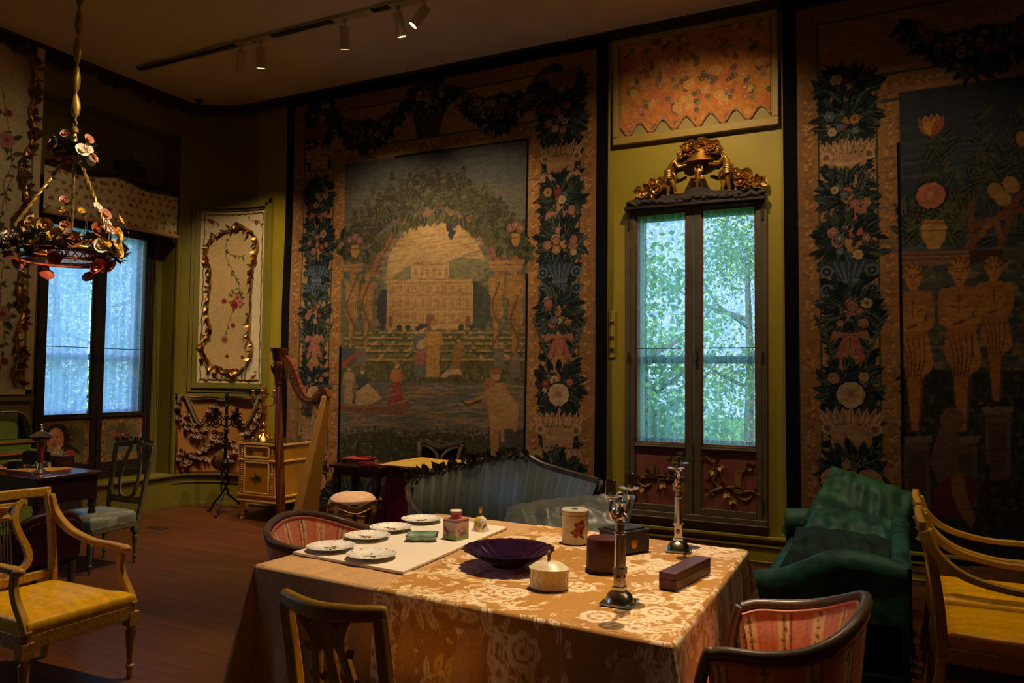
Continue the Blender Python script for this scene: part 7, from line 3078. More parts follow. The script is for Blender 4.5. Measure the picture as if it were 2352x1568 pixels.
pz(1.0, .22, .82, 'commode_yellow', 'body')
pz(1.06, .82, .845, 'commode_cream', 'top_edge')
pz(1.03, .845, .855, 'commode_top', 'top')
pz(1.05, .645, .665, 'commode_cream', 'middle_moulding')
pz(1.05, .265, .285, 'commode_cream', 'base_moulding')
pz(1.05, .205, .222, 'commode_cream', 'base_edge')
for x, y in ((CXa + .035, CYa + .035), (CXb - .05, CYa + .05), (CXa + .035, CYb - .04), (CXb - .04, CYb - .04)):
    MB().lathe([(.026, 0), (.03, .015), (.02, .03), (.032, .17), (.04, .19), (.04, .21)], 4, (x, y, 0)).build('leg', 'commode_cream', t, smooth=False)
for nm, z0_, z1_ in (('drawer', .685, .80), ('door', .30, .63)):
    g = MB()
    xa, xb = CXa + .09, CXb - .15
    g.box(xa, xb, CYa - .006, CYa, z0_, z1_)
    d = g.build(nm, 'commode_yellow', t, smooth=False)
    g = MB()
    y = CYa - .008
    for a, b_ in (((xa, z0_), (xb, z0_)), ((xa, z1_), (xb, z1_)), ((xa, z0_), (xa, z1_)), ((xb, z0_), (xb, z1_))):
        g.bar([(a[0], y, a[1]), (b_[0], y, b_[1])], .014, .018)
    g.build('moulding', 'commode_cream', d, bevel=.003)
    rs = random.Random(5)
    g = MB()
    zc, xc = (z0_ + z1_) / 2, (xa + xb) / 2
    for q in ((xc,) if nm == 'door' else (xa + .07, xb - .07)):
        for k in range(22 if nm == 'door' else 8):
            a = rs.uniform(-.3, PI + .3) if rs.random() < .8 else rs.uniform(PI, 2 * PI)
            g.leaf((q + rs.gauss(0, .012), CYa - .0075, zc + rs.gauss(-.01, .012)), (math.cos(a), 0, math.sin(a)), (0, -1, 0), rs.uniform(.03, .08) * (1 if nm == 'door' else .5), .022, .02)
    mat('painted_green', rgb(70, 74, 34), rgb(96, 84, 40), rough=.5, scale=40)
    g.build('painted_bouquet', 'painted_green', d)
for x in (CXa + .045, CXb - .105):
    g = MB()
    for k in range(22):
        g.ell((x, CYa - .004, .31 + .5 * k / 21), (.018, .008, .009), 6, 4)
    g.build('beaded_pilaster', 'commode_cream', t)
g = MB()
for k in range(22):
    g.ell((CXb - .035, CYa + .032, .31 + .5 * k / 21), (.014, .014, .009), 6, 4)
g.build('beaded_pilaster', 'commode_cream', t)

# ---- gilt candelabrum on the commode
t = thing('gilt_candelabrum', 'bright gilt bronze candelabrum standing on the yellow commode', 'candelabrum', (-6.29, 6.40, .857))
g = MB()
rs = random.Random(3)
for k in range(5):
    a = 2 * PI * k / 5
    g.tube(spline([(.0, 0, .06), (.05 * math.cos(a), .05 * math.sin(a), .05), (.09 * math.cos(a), .09 * math.sin(a), .02), (.11 * math.cos(a), .11 * math.sin(a), .018)], 5), [.025, .02, .016, .02], 8)
g.lathe([(.09, 0), (.08, .02), (.05, .05), (.035, .08), (.05, .10), (.03, .12)], 18)
g.build('base', 'gilt_bright', t)
g = MB()
g.lathe([(.03, .11), (.045, .14), (.04, .17), (.022, .19), (.035, .24), (.042, .28), (.02, .32), (.03, .36), (.02, .40), (.015, .52), (.03, .54), (.028, .58), (.02, .60)], 16)
for k in range(26):
    a, z = rs.random() * 6.28, rs.uniform(.13, .5)
    g.leaf((.03 * math.cos(a), .03 * math.sin(a), z), (math.cos(a), math.sin(a), .7), (math.cos(a), math.sin(a), 0), .055, .03, .4)
g.build('stem', 'gilt_bright', t, angle=50)
for k in range(4):
    a = 2 * PI * k / 4 + .65
    ca, sa = math.cos(a), math.sin(a)
    g = MB()
    g.tube(spline([(.01 * ca, .01 * sa, .40), (.06 * ca, .06 * sa, .37), (.115 * ca, .115 * sa, .41), (.115 * ca, .115 * sa, .48)], 6), .009, 8)
    g.lathe([(.006, .47), (.035, .485), (.036, .49), (.018, .495), (.016, .53), (.024, .545), (.02, .55), (0, .55)], 14, (.115 * ca, .115 * sa, 0))
    g.build('branch', 'gilt_bright', t)

# ---- wrought iron candle stand
t = thing('iron_candle_stand', 'black wrought iron candle stand with twisted stem and scrolls', 'candle stand', (-6.83, 6.38, 0))
g = MB()
g.tube([(0, 0, .56), (0, 0, 1.36)], [.020, .016], 8)
g.lathe([(.02, 1.30), (.026, 1.33), (.012, 1.36), (0, 1.38)], 10)
for z in (.60, .95, 1.10, 1.22):
    g.lathe([(.02, z - .015), (.03, z), (.02, z + .015)], 10)
g.ell((0, 0, .56), (.05, .05, .045), 10, 7)
g.build('stem', 'iron_black', t)
for k in range(3):
    ph = 2 * PI * k / 3
    g = MB()
    pts = [V(.035 * math.cos(ph + 5.2 * i / 20) * (1 + .1 * (i / 20)), .035 * math.sin(ph + 5.2 * i / 20), .55 - .33 * i / 20) for i in range(21)]
    a = ph + 5.2
    d = V(math.cos(a), math.sin(a), 0)
    pts += [d * .09 + V(0, 0, .17), d * .16 + V(0, 0, .11), d * .20 + V(0, 0, .05), d * .225 + V(0, 0, .012), d * .27 + V(0, 0, .008)]
    g.tube(spline(pts, 3), .012, 7)
    g.build('leg', 'iron_black', t)
for k in range(2):
    s = -1 if k == 0 else 1
    ax = V(.78 * s, .62 * s, 0)
    g = MB()
    pts = [V(0, 0, .98)]
    for i in range(26):
        a = 3.9 * PI * i / 25
        r = .075 * (1 - .78 * i / 25)
        pts.append(ax * (.115 - .0 + r * math.cos(a + .5)) + V(0, 0, 1.03 + r * math.sin(a + .5) * (1 if True else 1)))
    g.tube(pts, .009, 6)
    g.tube(spline([ax * .02 + V(0, 0, 1.06), ax * .08 + V(0, 0, 1.12), ax * .115 + V(0, 0, 1.13)], 4), .008, 6)
    br = g.build('scroll_branch', 'iron_black', t)
    c = ax * .115
    MB().lathe([(.012, 1.10), (.05, 1.13), (.052, 1.135), (.02, 1.14), (.02, 1.19), (.028, 1.20), (.016, 1.20), (0, 1.16)], 12, (c.x, c.y, 0)).build('candle_cup', 'iron_black', br)

# ================================================================ stool, velvet table, violin table, carved chair
t = thing('gilt_stool', 'round gilt stool with scalloped peach cushion', 'stool', (-4.50, 5.74, 0))
g = MB()
poly = [(.215 * (1 + .05 * math.cos(4 * a)) * math.cos(a), .215 * (1 + .05 * math.cos(4 * a)) * math.sin(a)) for a in np.linspace(0, 2 * PI, 65)[:-1]]
puff(g, poly, .42, .455, .045)
g.build('seat', 'peach_fabric', t, angle=60)
g = MB()
ap = [V(.215 * math.cos(a), .215 * math.sin(a), .39 + .02 * math.cos(4 * a)) for a in np.linspace(0, 2 * PI, 65)[:-1]]
g.bar(ap, .03, .06, closed=True)
g.tube([p + V(p.x * .07, p.y * .07, -.03) for p in ap], .009, 6, closed=True)
g.build('apron', 'gilt_dull', t)
for k in range(4):
    a = PI / 4 + PI / 2 * k + PI / 4
    d = V(math.cos(a), math.sin(a), 0)
    MB().tube(spline([d * .21 + V(0, 0, .40), d * .235 + V(0, 0, .32), d * .20 + V(0, 0, .15), d * .18 + V(0, 0, .06), d * .215 + V(0, 0, .012)], 6), [.034, .03, .02, .017, .022], 10).build('leg', 'gilt_dull', t)

t = thing('velvet_covered_table', 'small table under maroon velvet and yellow silk cover', 'table', (-3.60, 5.86, 0))
g = MB()


def vfn(u, v):
    a = 2 * PI * u
    sx, sy = .44, .27
    k = 1 / max(abs(math.cos(a)), abs(math.sin(a)))
    k = min(k, 1.28)
    f = 1 + v * (.22 + .06 * math.sin(a * 9) + .03 * math.sin(a * 17 + 1))
    drop = .56 + .12 * math.sin(2 * a + .6)
    return (sx * k * math.cos(a) * f, sy * k * math.sin(a) * f, .80 - v * drop)


g.grid(160, 16, vfn, wrap_u=True)
g.tube([V(*vfn(i / 120, 1.0)) for i in range(120)], .012, 6, closed=True)
g.build('velvet_cover', 'maroon_velvet', t, angle=80)
g = MB()
g.grid(60, 20, lambda u, v: (lerp(-.48, .48, u), lerp(-.30, .30, v), .815 - .05 * max(0, abs(u - .5) * 2 - .9) * 6 - .04 * max(0, abs(v - .5) * 2 - .9) * 6 + .006 * math.sin(u * 14)))
g.grid(60, 20, lambda u, v: (lerp(.48, -.48, u), lerp(-.30, .30, v), .803))
g.build('silk_runner', 'yellow_silk', t, angle=60)
for x in (-.3, .3):
    for y in (-.2, .2):
        MB().lathe([(.02, 0), (.03, .4), (.03, .79)], 10, (x, y, 0)).build('leg', 'mahogany_dark', t)

t = thing('music_table', 'dark mahogany side table with turned leg behind the stool', 'table', (-4.70, 6.33, 0))
g = MB()
g.box(-.42, .20, -.20, .20, .655, .685)
g.build('table_top', 'mahogany_dark', t, bevel=.006)
MB().box(-.38, .16, -.17, .17, .58, .655).build('apron', 'mahogany_dark', t, bevel=.004)
for x in (-.36, .14):
    for y in (-.15, .15):
        MB().lathe([(.02, 0), (.03, .05), (.02, .1), (.035, .3), (.045, .36), (.025, .38), (.045, .46), (.05, .5), (.04, .60)], 12, (x, y, 0)).build('leg', 'mahogany_dark', t)
t = thing('violin', 'dark red violin lying on the music table', 'violin', (-4.62, 6.20, .687), 0)
g = MB()
vo = []
for k in range(60):
    a = 2 * PI * k / 60
    w = .085 + .018 * math.cos(a) - .035 * math.exp(-((math.cos(a) - .1) / .22) ** 2)
    vo.append((.18 * math.cos(a), w * math.sin(a) * (1.15 if abs(math.sin(a)) > .3 else 1.15)))
g.prism(vo, (0, 0, .0), (1, 0, 0), (0, 1, 0), (0, 0, .04))
g.build('body', 'violin_wood', t, bevel=.006)
g = MB()
g.bar([(-.05, 0, .055), (-.34, 0, .05)], [.03, .022], [.012, .02])
g.tube(spline([(-.34, 0, .05), (-.37, 0, .045), (-.38, 0, .03), (-.365, 0, .028)], 4), .012, 7)
g.build('neck', 'black_plain', t)
MB().box(.03, .04, -.02, .02, .04, .07).build('bridge', 'harp_board', t)
t = thing('lacquer_box', 'flat box with orange red lid beside the violin', 'box', (-4.95, 6.40, .686), .05)
MB().box(-.13, .13, -.11, .11, 0, .035).build('body', 'violin_wood', t, bevel=.003)
MB().box(-.135, .135, -.115, .115, .0355, .055).build('lid', 'red_lacquer', t, bevel=.003)
t = thing('wire_easel', 'thin black wire frame standing on the lacquer box', 'stand', (-4.90, 6.42, .742))
g = MB()
g.tube([(-.10, 0, .004), (-.10, .02, .16), (.10, .02, .16), (.10, 0, .004)], .005, 6)
g.tube([(-.10, 0, .004), (.10, 0, .004)], .004, 6)
g.build('wire', 'iron_black', t)

t = thing('carved_back_chair', 'carved olive chair with open heart back behind settee', 'chair', (-4.20, 6.48, 0), -PI / 2)
g = MB()
puff(g, dense([(-.20, -.21), (.24, -.26), (.24, .26), (-.20, .21)]), .38, .44, .03)
g.build('seat', 'maroon_velvet', t, angle=60)
for y in (-.22, .22):
    MB().bar(spline([(-.22, y * .9, .36), (-.24, y, .6), (-.27, y * 1.1, .80), (-.29, y * 1.22, .89)], 5), .03, .04, up=(0, 1, 0)).build('back_post', 'blue_frame', t, bevel=.006)
    for x in (.2, -.2):
        MB().lathe([(.015, 0), (.03, .37)], 10, (x, y, 0)).build('leg', 'blue_frame', t)
g = MB()
g.bar(spline([(-.292, -.27, .895), (-.30, -.2, .91), (-.30, -.1, .885), (-.30, 0, .86), (-.30, .1, .885), (-.30, .2, .91), (-.292, .27, .895)], 6), .03, .038)
for s in (-1, 1):
    g.bar(spline([(-.30, .22 * s, .87), (-.30, .12 * s, .84), (-.285, .03 * s, .76), (-.26, .03 * s, .6), (-.24, .08 * s, .47)], 6), .022, .026, up=(0, 1, 0))
rs = random.Random(2)
for k in range(20):
    y = -.26 + .52 * k / 19
    g.leaf((-.30, y, .89 + .02 * math.cos(y * 24)), (-.2, rs.uniform(-1, 1), .7), (1, 0, 0), .045, .035, .3)
g.build('carved_back', 'blue_frame', t)

# ================================================================ desk end of the room
t = thing('mahogany_desk', 'polished mahogany desk before the niche window', 'desk', (-6.30, 3.815, 0))
MB().box(-.58, .575, -.268, .268, .775, .80).build('desk_top', 'mahogany', t, bevel=.008)
MB().box(-.55, .545, -.245, .245, .58, .775).build('apron', 'mahogany_dark', t, bevel=.004)
for x in (-.52, .52):
    for y in (-.22, .22):
        MB().lathe([(.018, 0), (.022, .02), (.016, .04), (.026, .12), (.03, .48), (.022, .50), (.034, .53), (.026, .55), (.034, .58)], 12, (x, y, 0)).build('leg', 'mahogany_dark', t)
mat('parchment', rgb(196, 146, 78), rgb(180, 128, 64), rough=.7, scale=5)
g = MB()
g.cbox((0, 0, .005), (.62, .34, .008))
o = g.build('leather_mat', 'parchment', bevel=.001)
o.location = (-6.33, 3.86, .800)
tag(o, 'tan leather writing mat lying on the mahogany desk', 'mat')
MZ = .8095


def small(name, label, cat, loc, parts, rz=0):
    t = thing(name, label, cat, loc, rz)
    for nm, m, fn in parts:
        g = MB()
        fn(g)
        g.build(nm, m, t, angle=40)
    return t


mat('ruby_glass', rgb(120, 34, 30), rgb(90, 20, 22), rough=.1, scale=6, coat=.5)
small('covered_tazza', 'tall silver cup with ruby stem and domed cover on desk', 'cup', (-5.98, 3.73, .801), [
    ('foot', 'silver', lambda g: g.lathe([(0, 0), (.07, 0), (.072, .006), (.05, .012), (.025, .03), (.02, .06), (.016, .08)], 24)),
    ('stem', 'ruby_glass', lambda g: g.lathe([(.016, .08), (.022, .12), (.018, .16), (.024, .20), (.02, .235), (.028, .245)], 18)),
    ('bowl', 'ruby_glass', lambda g: g.lathe([(.022, .245), (.05, .25), (.066, .265), (.07, .285)], 24)),
    ('cover', 'silver', lambda g: g.lathe([(.085, .284), (.088, .29), (.06, .302), (.035, .318), (.02, .325), (.01, .34), (.014, .352), (.006, .362), (.01, .372), (.006, .382), (0, .384)], 24))])
small('bronze_box', 'small square dark bronze box with feet on desk', 'box', (-6.34, 3.755, MZ), [('body', 'iron_black', lambda g: (g.box(-.04, .04, -.035, .035, .008, .045), [g.box(x - .01, x + .01, y - .01, y + .01, 0, .01) for x in (-.035, .035) for y in (-.03, .03)])), ('lid', 'iron_black', lambda g: g.box(-.044, .044, -.039, .039, .045, .056))], .3)
small('silver_dish', 'flat silver dish with knobbed lid on desk', 'dish', (-6.30, 3.90, MZ), [('dish', 'silver', lambda g: g.lathe([(0, 0), (.05, 0), (.085, .012), (.08, .014), (.04, .006), (0, .006)], 24)), ('knobbed_cover', 'silver', lambda g: g.lathe([(.035, .007), (.03, .02), (.01, .03), (.008, .038), (.016, .045), (0, .05)], 18))])
small('black_casket', 'black lacquer casket with domed lid on desk', 'casket', (-6.52, 4.03, MZ), [('body', 'iron_black', lambda g: g.box(-.09, .09, -.05, .05, 0, .075)), ('lid', 'iron_black', lambda g: g.tube([(-.093, 0, .078), (.093, 0, .078)], .053, 14, flat=.6, up=(0, 0, 1)))], .25)
small('maroon_box', 'square maroon leather box beside the black casket', 'box', (-6.19, 4.03, MZ), [('body', 'maroon_leather', lambda g: g.box(-.06, .06, -.045, .045, 0, .07)), ('lid', 'maroon_leather', lambda g: g.box(-.062, .062, -.047, .047, .071, .088))], .3)
small('stone_egg', 'small dark oval stone box in front of casket', 'box', (-6.37, 3.985, MZ), [('base', 'iron_black', lambda g: g.ell((0, 0, .02), (.045, .032, .02), 16, 8)), ('lid', 'dark_chest', lambda g: g.ell((0, 0, .028), (.044, .031, .018), 16, 8))])
small('metal_beaker', 'tiny silver beaker standing near maroon box', 'beaker', (-6.21, 3.95, MZ), [('cup', 'silver', lambda g: g.lathe([(0, 0), (.017, 0), (.019, .04), (.017, .04), (.015, .006), (0, .006)], 16)), ('band', 'old_gold', lambda g: g.lathe([(.0195, .02), (.0205, .022), (.0195, .024)], 16))])
small('dark_tray', 'dark oval tray at the edge of the mat', 'tray', (-6.50, 3.84, MZ), [('tray', 'iron_black', lambda g: g.lathe([(0, 0), (.05, 0), (.075, .014), (.07, .014), (.045, .005), (0, .005)], 24, sx=1.3)), ('rim', 'dark_chest', lambda g: g.tube([(.0945 * math.cos(a), .0725 * math.sin(a), .014) for a in np.linspace(0, 2 * PI, 30)[:-1]], .003, 6, closed=True))])

# green cabinet with shelf and glass case at the picture edge
t = thing('green_cabinet', 'lime green painted cabinet with orange edged shelves', 'cabinet', (-7.42, 3.95, 0))
MB().box(-.28, .16, -.75, .53, .10, .82).build('body', 'green_box_paint', t, bevel=.006)
MB().box(-.28, .20, -.78, .57, .82, .845).build('lower_shelf', 'orange_edge', t, bevel=.006)
MB().box(-.28, .19, -.77, .56, .845, .86).build('lower_shelf_top', 'green_box_paint', t, bevel=.004)
MB().box(-.28, .14, -.72, .50, .86, .925).build('step', 'green_box_paint', t, bevel=.004)
MB().box(-.28, .16, -.75, .52, .925, .945).build('upper_shelf', 'orange_edge', t, bevel=.005)
MB().box(-.28, .15, -.74, .51, .945, .955).build('upper_shelf_top', 'green_box_paint', t, bevel=.003)
mat('dark_scene', rgb(56, 72, 30), rgb(34, 44, 22), rough=.5, scale=9, contrast=1.6)
for y in (-.65, -.05):
    d = MB().box(.16, .172, y, y + .52, .18, .78).build('door', 'green_box_paint', t, bevel=.004)
    g = MB()
    g.prism([(p[0] + y + .26, p[1] + .50) for p in rounded(.40, .44, .08)], (.172, 0, 0), (0, 1, 0), (0, 0, 1), (.004, 0, 0))
    g.build('painted_scene', 'dark_scene', d)
for x in (-.25, .12):
    for y in (-.7, .48):
        MB().lathe([(.03, 0), (.035, .10)], 10, (x, y, 0)).build('foot', 'green_box_paint', t)
t = thing('green_box', 'tall green painted box on the cabinet shelf', 'box', (-7.46, 4.27, .956))
MB().box(-.10, .10, -.10, .10, 0, .25).build('body', 'green_box_paint', t, bevel=.006)
MB().box(-.105, .105, -.105, .105, .251, .265).build('lid', 'green_box_paint', t, bevel=.004)
t = thing('glass_case', 'curved clear glass display case edge on green cabinet', 'case', (-7.40, 3.95, .956))
prof = spline([(.125, .50, 0), (.125, .49, .10), (.12, .45, .20), (.11, .38, .255), (.10, .25, .265), (.10, -.6, .265)], 6)
g = MB()
for a, b_ in zip(prof[:-1], prof[1:]):
    g.add([V(-.24, a.y, a.z), V(-.24, b_.y, b_.z), V(.125, b_.y, b_.z), V(.125, a.y, a.z)], [(0, 1, 2, 3)])
g.build('glass', 'case_glass', t, solid=.004)
MB().tube([V(.125, p.y, p.z) for p in prof], .004, 6).build('edge', 'silver', t)

# painted dummy board of a seated child
t = thing('dummy_board', 'flat painted figure in dark hat standing behind the desk', 'figure', (-7.20, 4.95, 0), 0)
Bd = lambda px, py: tuple(float(q) for q in on_x(px, py, -7.20)[1:])
bo = [(104, 1000), (108, 985), (120, 974), (136, 971), (150, 977), (159, 992), (160, 1008), (157, 1018), (165, 1024), (180, 1034), (188, 1046), (190, 1072), (190, 1100), (100, 1100), (98, 1060), (100, 1040), (108, 1024), (106, 1012)]
O2 = V(-7.20, 4.95, 0)
pl = [(Bd(*p)[0] - 4.95, Bd(*p)[1]) for p in bo]
y0_, y1_ = min(p[0] for p in pl), max(p[0] for p in pl)
pl2 = [(p[0], p[1]) for p in pl[:12]] + [(y1_, .0), (y0_, .0)] + pl[14:]
MB().prism(pl2, (-.012, 0, 0), (0, 1, 0), (0, 0, 1), (.010, 0, 0)).build('board', 'frame_dark', t, smooth=False)
zt = max(p[1] for p in pl)
cv = Canvas(y0_, y1_, .35, zt, .004, rgb(40, 26, 20))
q = lambda px, py: (Bd(px, py)[0] - 4.95, Bd(px, py)[1])
cv.ell(q(133, 998), (.16, .15), rgb(34, 22, 18))
cv.ell(q(127, 1010), (.085, .115), rgb(168, 104, 62))
cv.ell(q(124, 1000), (.06, .05), rgb(186, 122, 74))
cv.ell(q(124, 1013), (.013, .022), rgb(150, 84, 50))
for p in ((118, 1004), (131, 1003)):
    cv.ell(q(*p), (.014, .008), rgb(40, 24, 18))
cv.ell(q(124, 1021), (.026, .008), rgb(130, 50, 40))
cv.poly([q(*p) for p in ((103, 1040), (112, 1024), (135, 1028), (142, 1045), (140, 1100), (100, 1100))], rgb(140, 112, 66))
cv.poly([q(*p) for p in ((142, 1030), (165, 1026), (186, 1044), (190, 1100), (142, 1100))], rgb(44, 26, 24))
cv.ell(q(160, 1041), (.06, .035), rgb(150, 66, 52))
cv.poly([q(*p) for p in ((170, 1040), (186, 1042), (188, 1062), (172, 1062))], rgb(122, 100, 52))
rs = random.Random(1)
for k in range(40):
    cv.ell((q(134, 1034)[0] + rs.gauss(0, .03), q(134, 1034)[1] + rs.gauss(-.02, .05)), .007, rgb(200, 176, 130))
cv.noise(.15, .03, 4)
P2 = np.array(pl2)


def inside(U, W):
    """pull the sheet's cells that fall outside the outline back onto it"""
    U2 = U.copy()
    for j in range(U.shape[0]):
        z = W[j, 0]
        xs = []
        for a, b_ in zip(pl2, pl2[1:] + pl2[:1]):
            if (a[1] > z) != (b_[1] > z):
                xs.append(a[0] + (z - a[1]) / (b_[1] - a[1]) * (b_[0] - a[0]))
        if len(xs) >= 2:
            U2[j] = np.clip(U[j], min(xs), max(xs))
        else:
            U2[j] = pl[3][0]
    return U2


sheet(cv, 'painted_face', 'painted', lambda U, W: (np.full_like(U, .0), inside(U, W), W), t)
MB().box(-.10, .10, y0_ + .05, y1_ - .05, 0, .02).build('base', 'frame_dark', t)

# brass floor vent
t = thing('floor_vent', 'small metal plate set in the floor boards', 'floor plate', (-6.76, 5.46, 0))
MB().box(-.10, .10, -.05, .05, .0002, .004).build('plate', 'dark_chest', t)
MB().box(.03, .12, .02, .03, .004, .008).build('catch', 'silver', t)
# ================================================================ flower chandelier
mat('tole_leaf', rgb(84, 88, 50), rgb(46, 50, 30), rough=.5, scale=20)
mat('tole_light', rgb(140, 142, 84), rgb(104, 108, 60), rough=.5, scale=20)
for nm, c in (('white', (240, 228, 210)), ('pink', (204, 140, 116)), ('yellow', (214, 166, 56)), ('red', (140, 50, 44)), ('coral', (206, 96, 66)), ('rust', (170, 96, 46))):
    mat('petal_' + nm, rgb(*c), tuple(x * .7 for x in rgb(*c)), rough=.35, scale=30, coat=.2)
mat('twist_gold', rgb(196, 156, 66), rgb(130, 96, 34), rough=.4, metal=.5, scale=20, bump=.1)
mat_glass('rose_glass', (.95, .62, .52), rough=.05, clear=.9)
CH = V(-4.65, 3.005, 2.37)
t = thing('flower_chandelier', 'hanging ring chandelier of porcelain flowers on twisted gold cord', 'chandelier', CH)
RR = .285
g = MB()
for r, z, w in ((RR, .045, .009), (RR, -.02, .009), (RR - .02, .045, .006)):
    g.tube([(r * math.cos(a), r * math.sin(a), z) for a in np.linspace(0, 2 * PI, 73)[:-1]], w, 8, closed=True)
g.build('gilt_ring', 'twist_gold', t)
g = MB()
for k in range(36):
    for s in (-1, 1):
        g.tube([(RR * math.cos(2 * PI * k / 36), RR * math.sin(2 * PI * k / 36), -.02), (RR * math.cos(2 * PI * (k + s) / 36), RR * math.sin(2 * PI * (k + s) / 36), .045)], .004, 5)
g.build('ring_lattice', 'tole_leaf', t)
g = MB()
g.grid(72, 1, lambda u, v: ((RR - .015 - .03 * v) * math.cos(2 * PI * u), (RR - .015 - .03 * v) * math.sin(2 * PI * u), -.03 - .055 * v), wrap_u=True)
g.build('rose_glass_band', 'rose_glass', t, solid=.003)
g = MB()
g.tube([((RR - .045) * math.cos(a), (RR - .045) * math.sin(a), -.088) for a in np.linspace(0, 2 * PI, 61)[:-1]], .007, 6, closed=True)
g.build('lower_ring', 'petal_coral', t)
CT = V(.055, 0, .60)
for k, a in enumerate((.35, 2.45, 4.5)):
    p0 = V(RR * math.cos(a), RR * math.sin(a), .10)
    p1 = CT + V(.02 * math.cos(a), .02 * math.sin(a), 0)
    P = [p0.lerp(p1, i / 40) for i in range(41)]
    d = (p1 - p0).normalized()
    u = d.orthogonal().normalized()
    w = d.cross(u)
    g = MB()
    for s in (0, PI):
        g.tube([p + (u * math.cos(i * .9 + s) + w * math.sin(i * .9 + s)) * .005 for i, p in enumerate(P)], .0065, 6)
    rod = g.build('twisted_rod', 'twist_gold', t)
    MB().tube([p0 + V(0, 0, -.028) + (V(math.cos(a + 1.57), math.sin(a + 1.57), 0) * math.cos(q) + V(0, 0, 1) * math.sin(q)) * .028 for q in np.linspace(0, 2 * PI, 20)[:-1]], .006, 6, closed=True).build('link_ring', 'twist_gold', rod)
# twisted hanging cord
g = MB()
top = 4.9 - CH.z
N = 120


def tw(u, v):
    z = lerp(.80, top, v)
    k = v * 9.5
    r = .004 + .024 * abs(math.sin(PI * k)) ** .8 if v > .02 else .008
    a = 2 * PI * u
    fl = .8
    x, y = r * math.cos(a), r * fl * math.sin(a)
    b_ = k * PI * .5
    return (CT.x + x * math.cos(b_) - y * math.sin(b_), x * math.sin(b_) + y * math.cos(b_), z)


g.grid(12, 190, tw, wrap_u=True)
g.build('twisted_cord', 'twist_gold', t, angle=80)
g = MB()
g.tube([CT + V(.018 * math.cos(q), 0, .185 + .018 * math.sin(q)) for q in np.linspace(0, 2 * PI, 20)[:-1]], .004, 6, closed=True)
g.lathe([(.004, .12), (.02, .13), (.022, .15), (.01, .165), (.004, .175)], 12, (CT.x, 0, CT.z - .0))
g.lathe([(.012, -.02), (.03, .02), (.02, .06), (.012, .12)], 12, (CT.x, 0, CT.z))
g.build('crown_knop', 'twist_gold', t)
MB().lathe([(.06, top - .02), (.065, top - .005), (.02, top)], 18, (CT.x, 0, 0)).build('ceiling_cup', 'twist_gold', t)

rs = random.Random(23)
# shared flower and leaf meshes
FM = {}
for nm in ('white', 'pink', 'yellow', 'red', 'coral', 'rust'):
    g = MB()
    g.rose((0, 0, 0), (0, 0, 1), 1.0, 7, 2)
    FM[nm] = g.build('flower', 'petal_' + nm, link=False, angle=80).data
g = MB()
for k in range(12):
    a = 2 * PI * k / 12
    g.leaf((0, 0, 0), (math.cos(a), math.sin(a), .5), (0, 0, 1), 1.0, .32, .1)
g.ell((0, 0, .15), .25, 8, 5)
FM['daisy'] = g.build('flower', 'petal_yellow', link=False, angle=80).data
g = MB()
g.leaf((0, 0, 0), (1, 0, 0), (0, 0, 1), 1.0, .55, .2)
g.leaf((.3, .1, 0), (.6, .8, .1), (0, 0, 1), .5, .3, .2)
g.leaf((.3, -.1, 0), (.6, -.8, .1), (0, 0, 1), .5, .3, .2)
LM = [g.build('leaf', m_, link=False, angle=80).data for m_ in ('tole_leaf', 'tole_light')]


def place(me, name, p, d, s, roll=None):
    o = bpy.data.objects.new(name, me)
    COL.objects.link(o)
    o.parent = t
    o.location = p
    q = Vector((0, 0, 1)).rotation_difference(Vector(d))
    o.rotation_mode = 'QUATERNION'
    o.rotation_quaternion = q @ Vector((0, 0, 1)).rotation_difference(Vector((0, 0, 1)))
    o.scale = (s, s, s)
    return o


def leafat(p, d, s, k=0):
    o = bpy.data.objects.new('leaf', LM[k])
    COL.objects.link(o)
    o.parent = t
    o.location = p
    o.rotation_mode = 'QUATERNION'
    o.rotation_quaternion = Vector((1, 0, 0)).rotation_difference(Vector(d).normalized())
    o.scale = (s, s, s)


for k in range(92):
    a = rs.random() * 6.28
    r = RR + rs.uniform(-.01, .035)
    leafat((r * math.cos(a), r * math.sin(a), rs.uniform(-.05, .05)), (math.cos(a + rs.uniform(-1.3, 1.3)), math.sin(a + rs.uniform(-1.3, 1.3)), rs.uniform(-.7, .8)), rs.uniform(.05, .085), 0 if rs.random() < .75 else 1)
for k in range(58):
    a = rs.random() * 6.28
    r = RR + rs.uniform(.0, .06)
    z = rs.uniform(-.03, .11)
    place(FM[rs.choice(('white', 'yellow', 'pink', 'yellow', 'daisy', 'rust', 'white', 'daisy'))], 'flower', (r * math.cos(a), r * math.sin(a), z), (math.cos(a), math.sin(a), rs.uniform(-.1, .9)), rs.uniform(.03, .052))
for k in range(13):
    a = rs.random() * 6.28
    place(FM['coral'], 'flower', ((RR - .03) * math.cos(a), (RR - .03) * math.sin(a), rs.uniform(-.13, -.08)), (math.cos(a), math.sin(a), -.6), rs.uniform(.035, .05))
for k in range(14):                    # blooms on wires standing off the ring and rods
    a = rs.random() * 6.28
    r = RR + rs.uniform(-.05, .07)
    z = rs.uniform(.12, .26)
    p = V(r * math.cos(a), r * math.sin(a), z)
    MB().tube(spline([V(RR * math.cos(a), RR * math.sin(a), .04), p + V(.02, .02, -.06), p], 4), .0022, 5).build('wire', 'tole_leaf', t)
    place(FM[rs.choice(('white', 'yellow', 'pink', 'daisy'))], 'flower', p, (math.cos(a), math.sin(a), .5), rs.uniform(.026, .044))
    leafat(p - V(0, 0, .03), (math.cos(a + 1), math.sin(a + 1), .4), .05, rs.randrange(2))
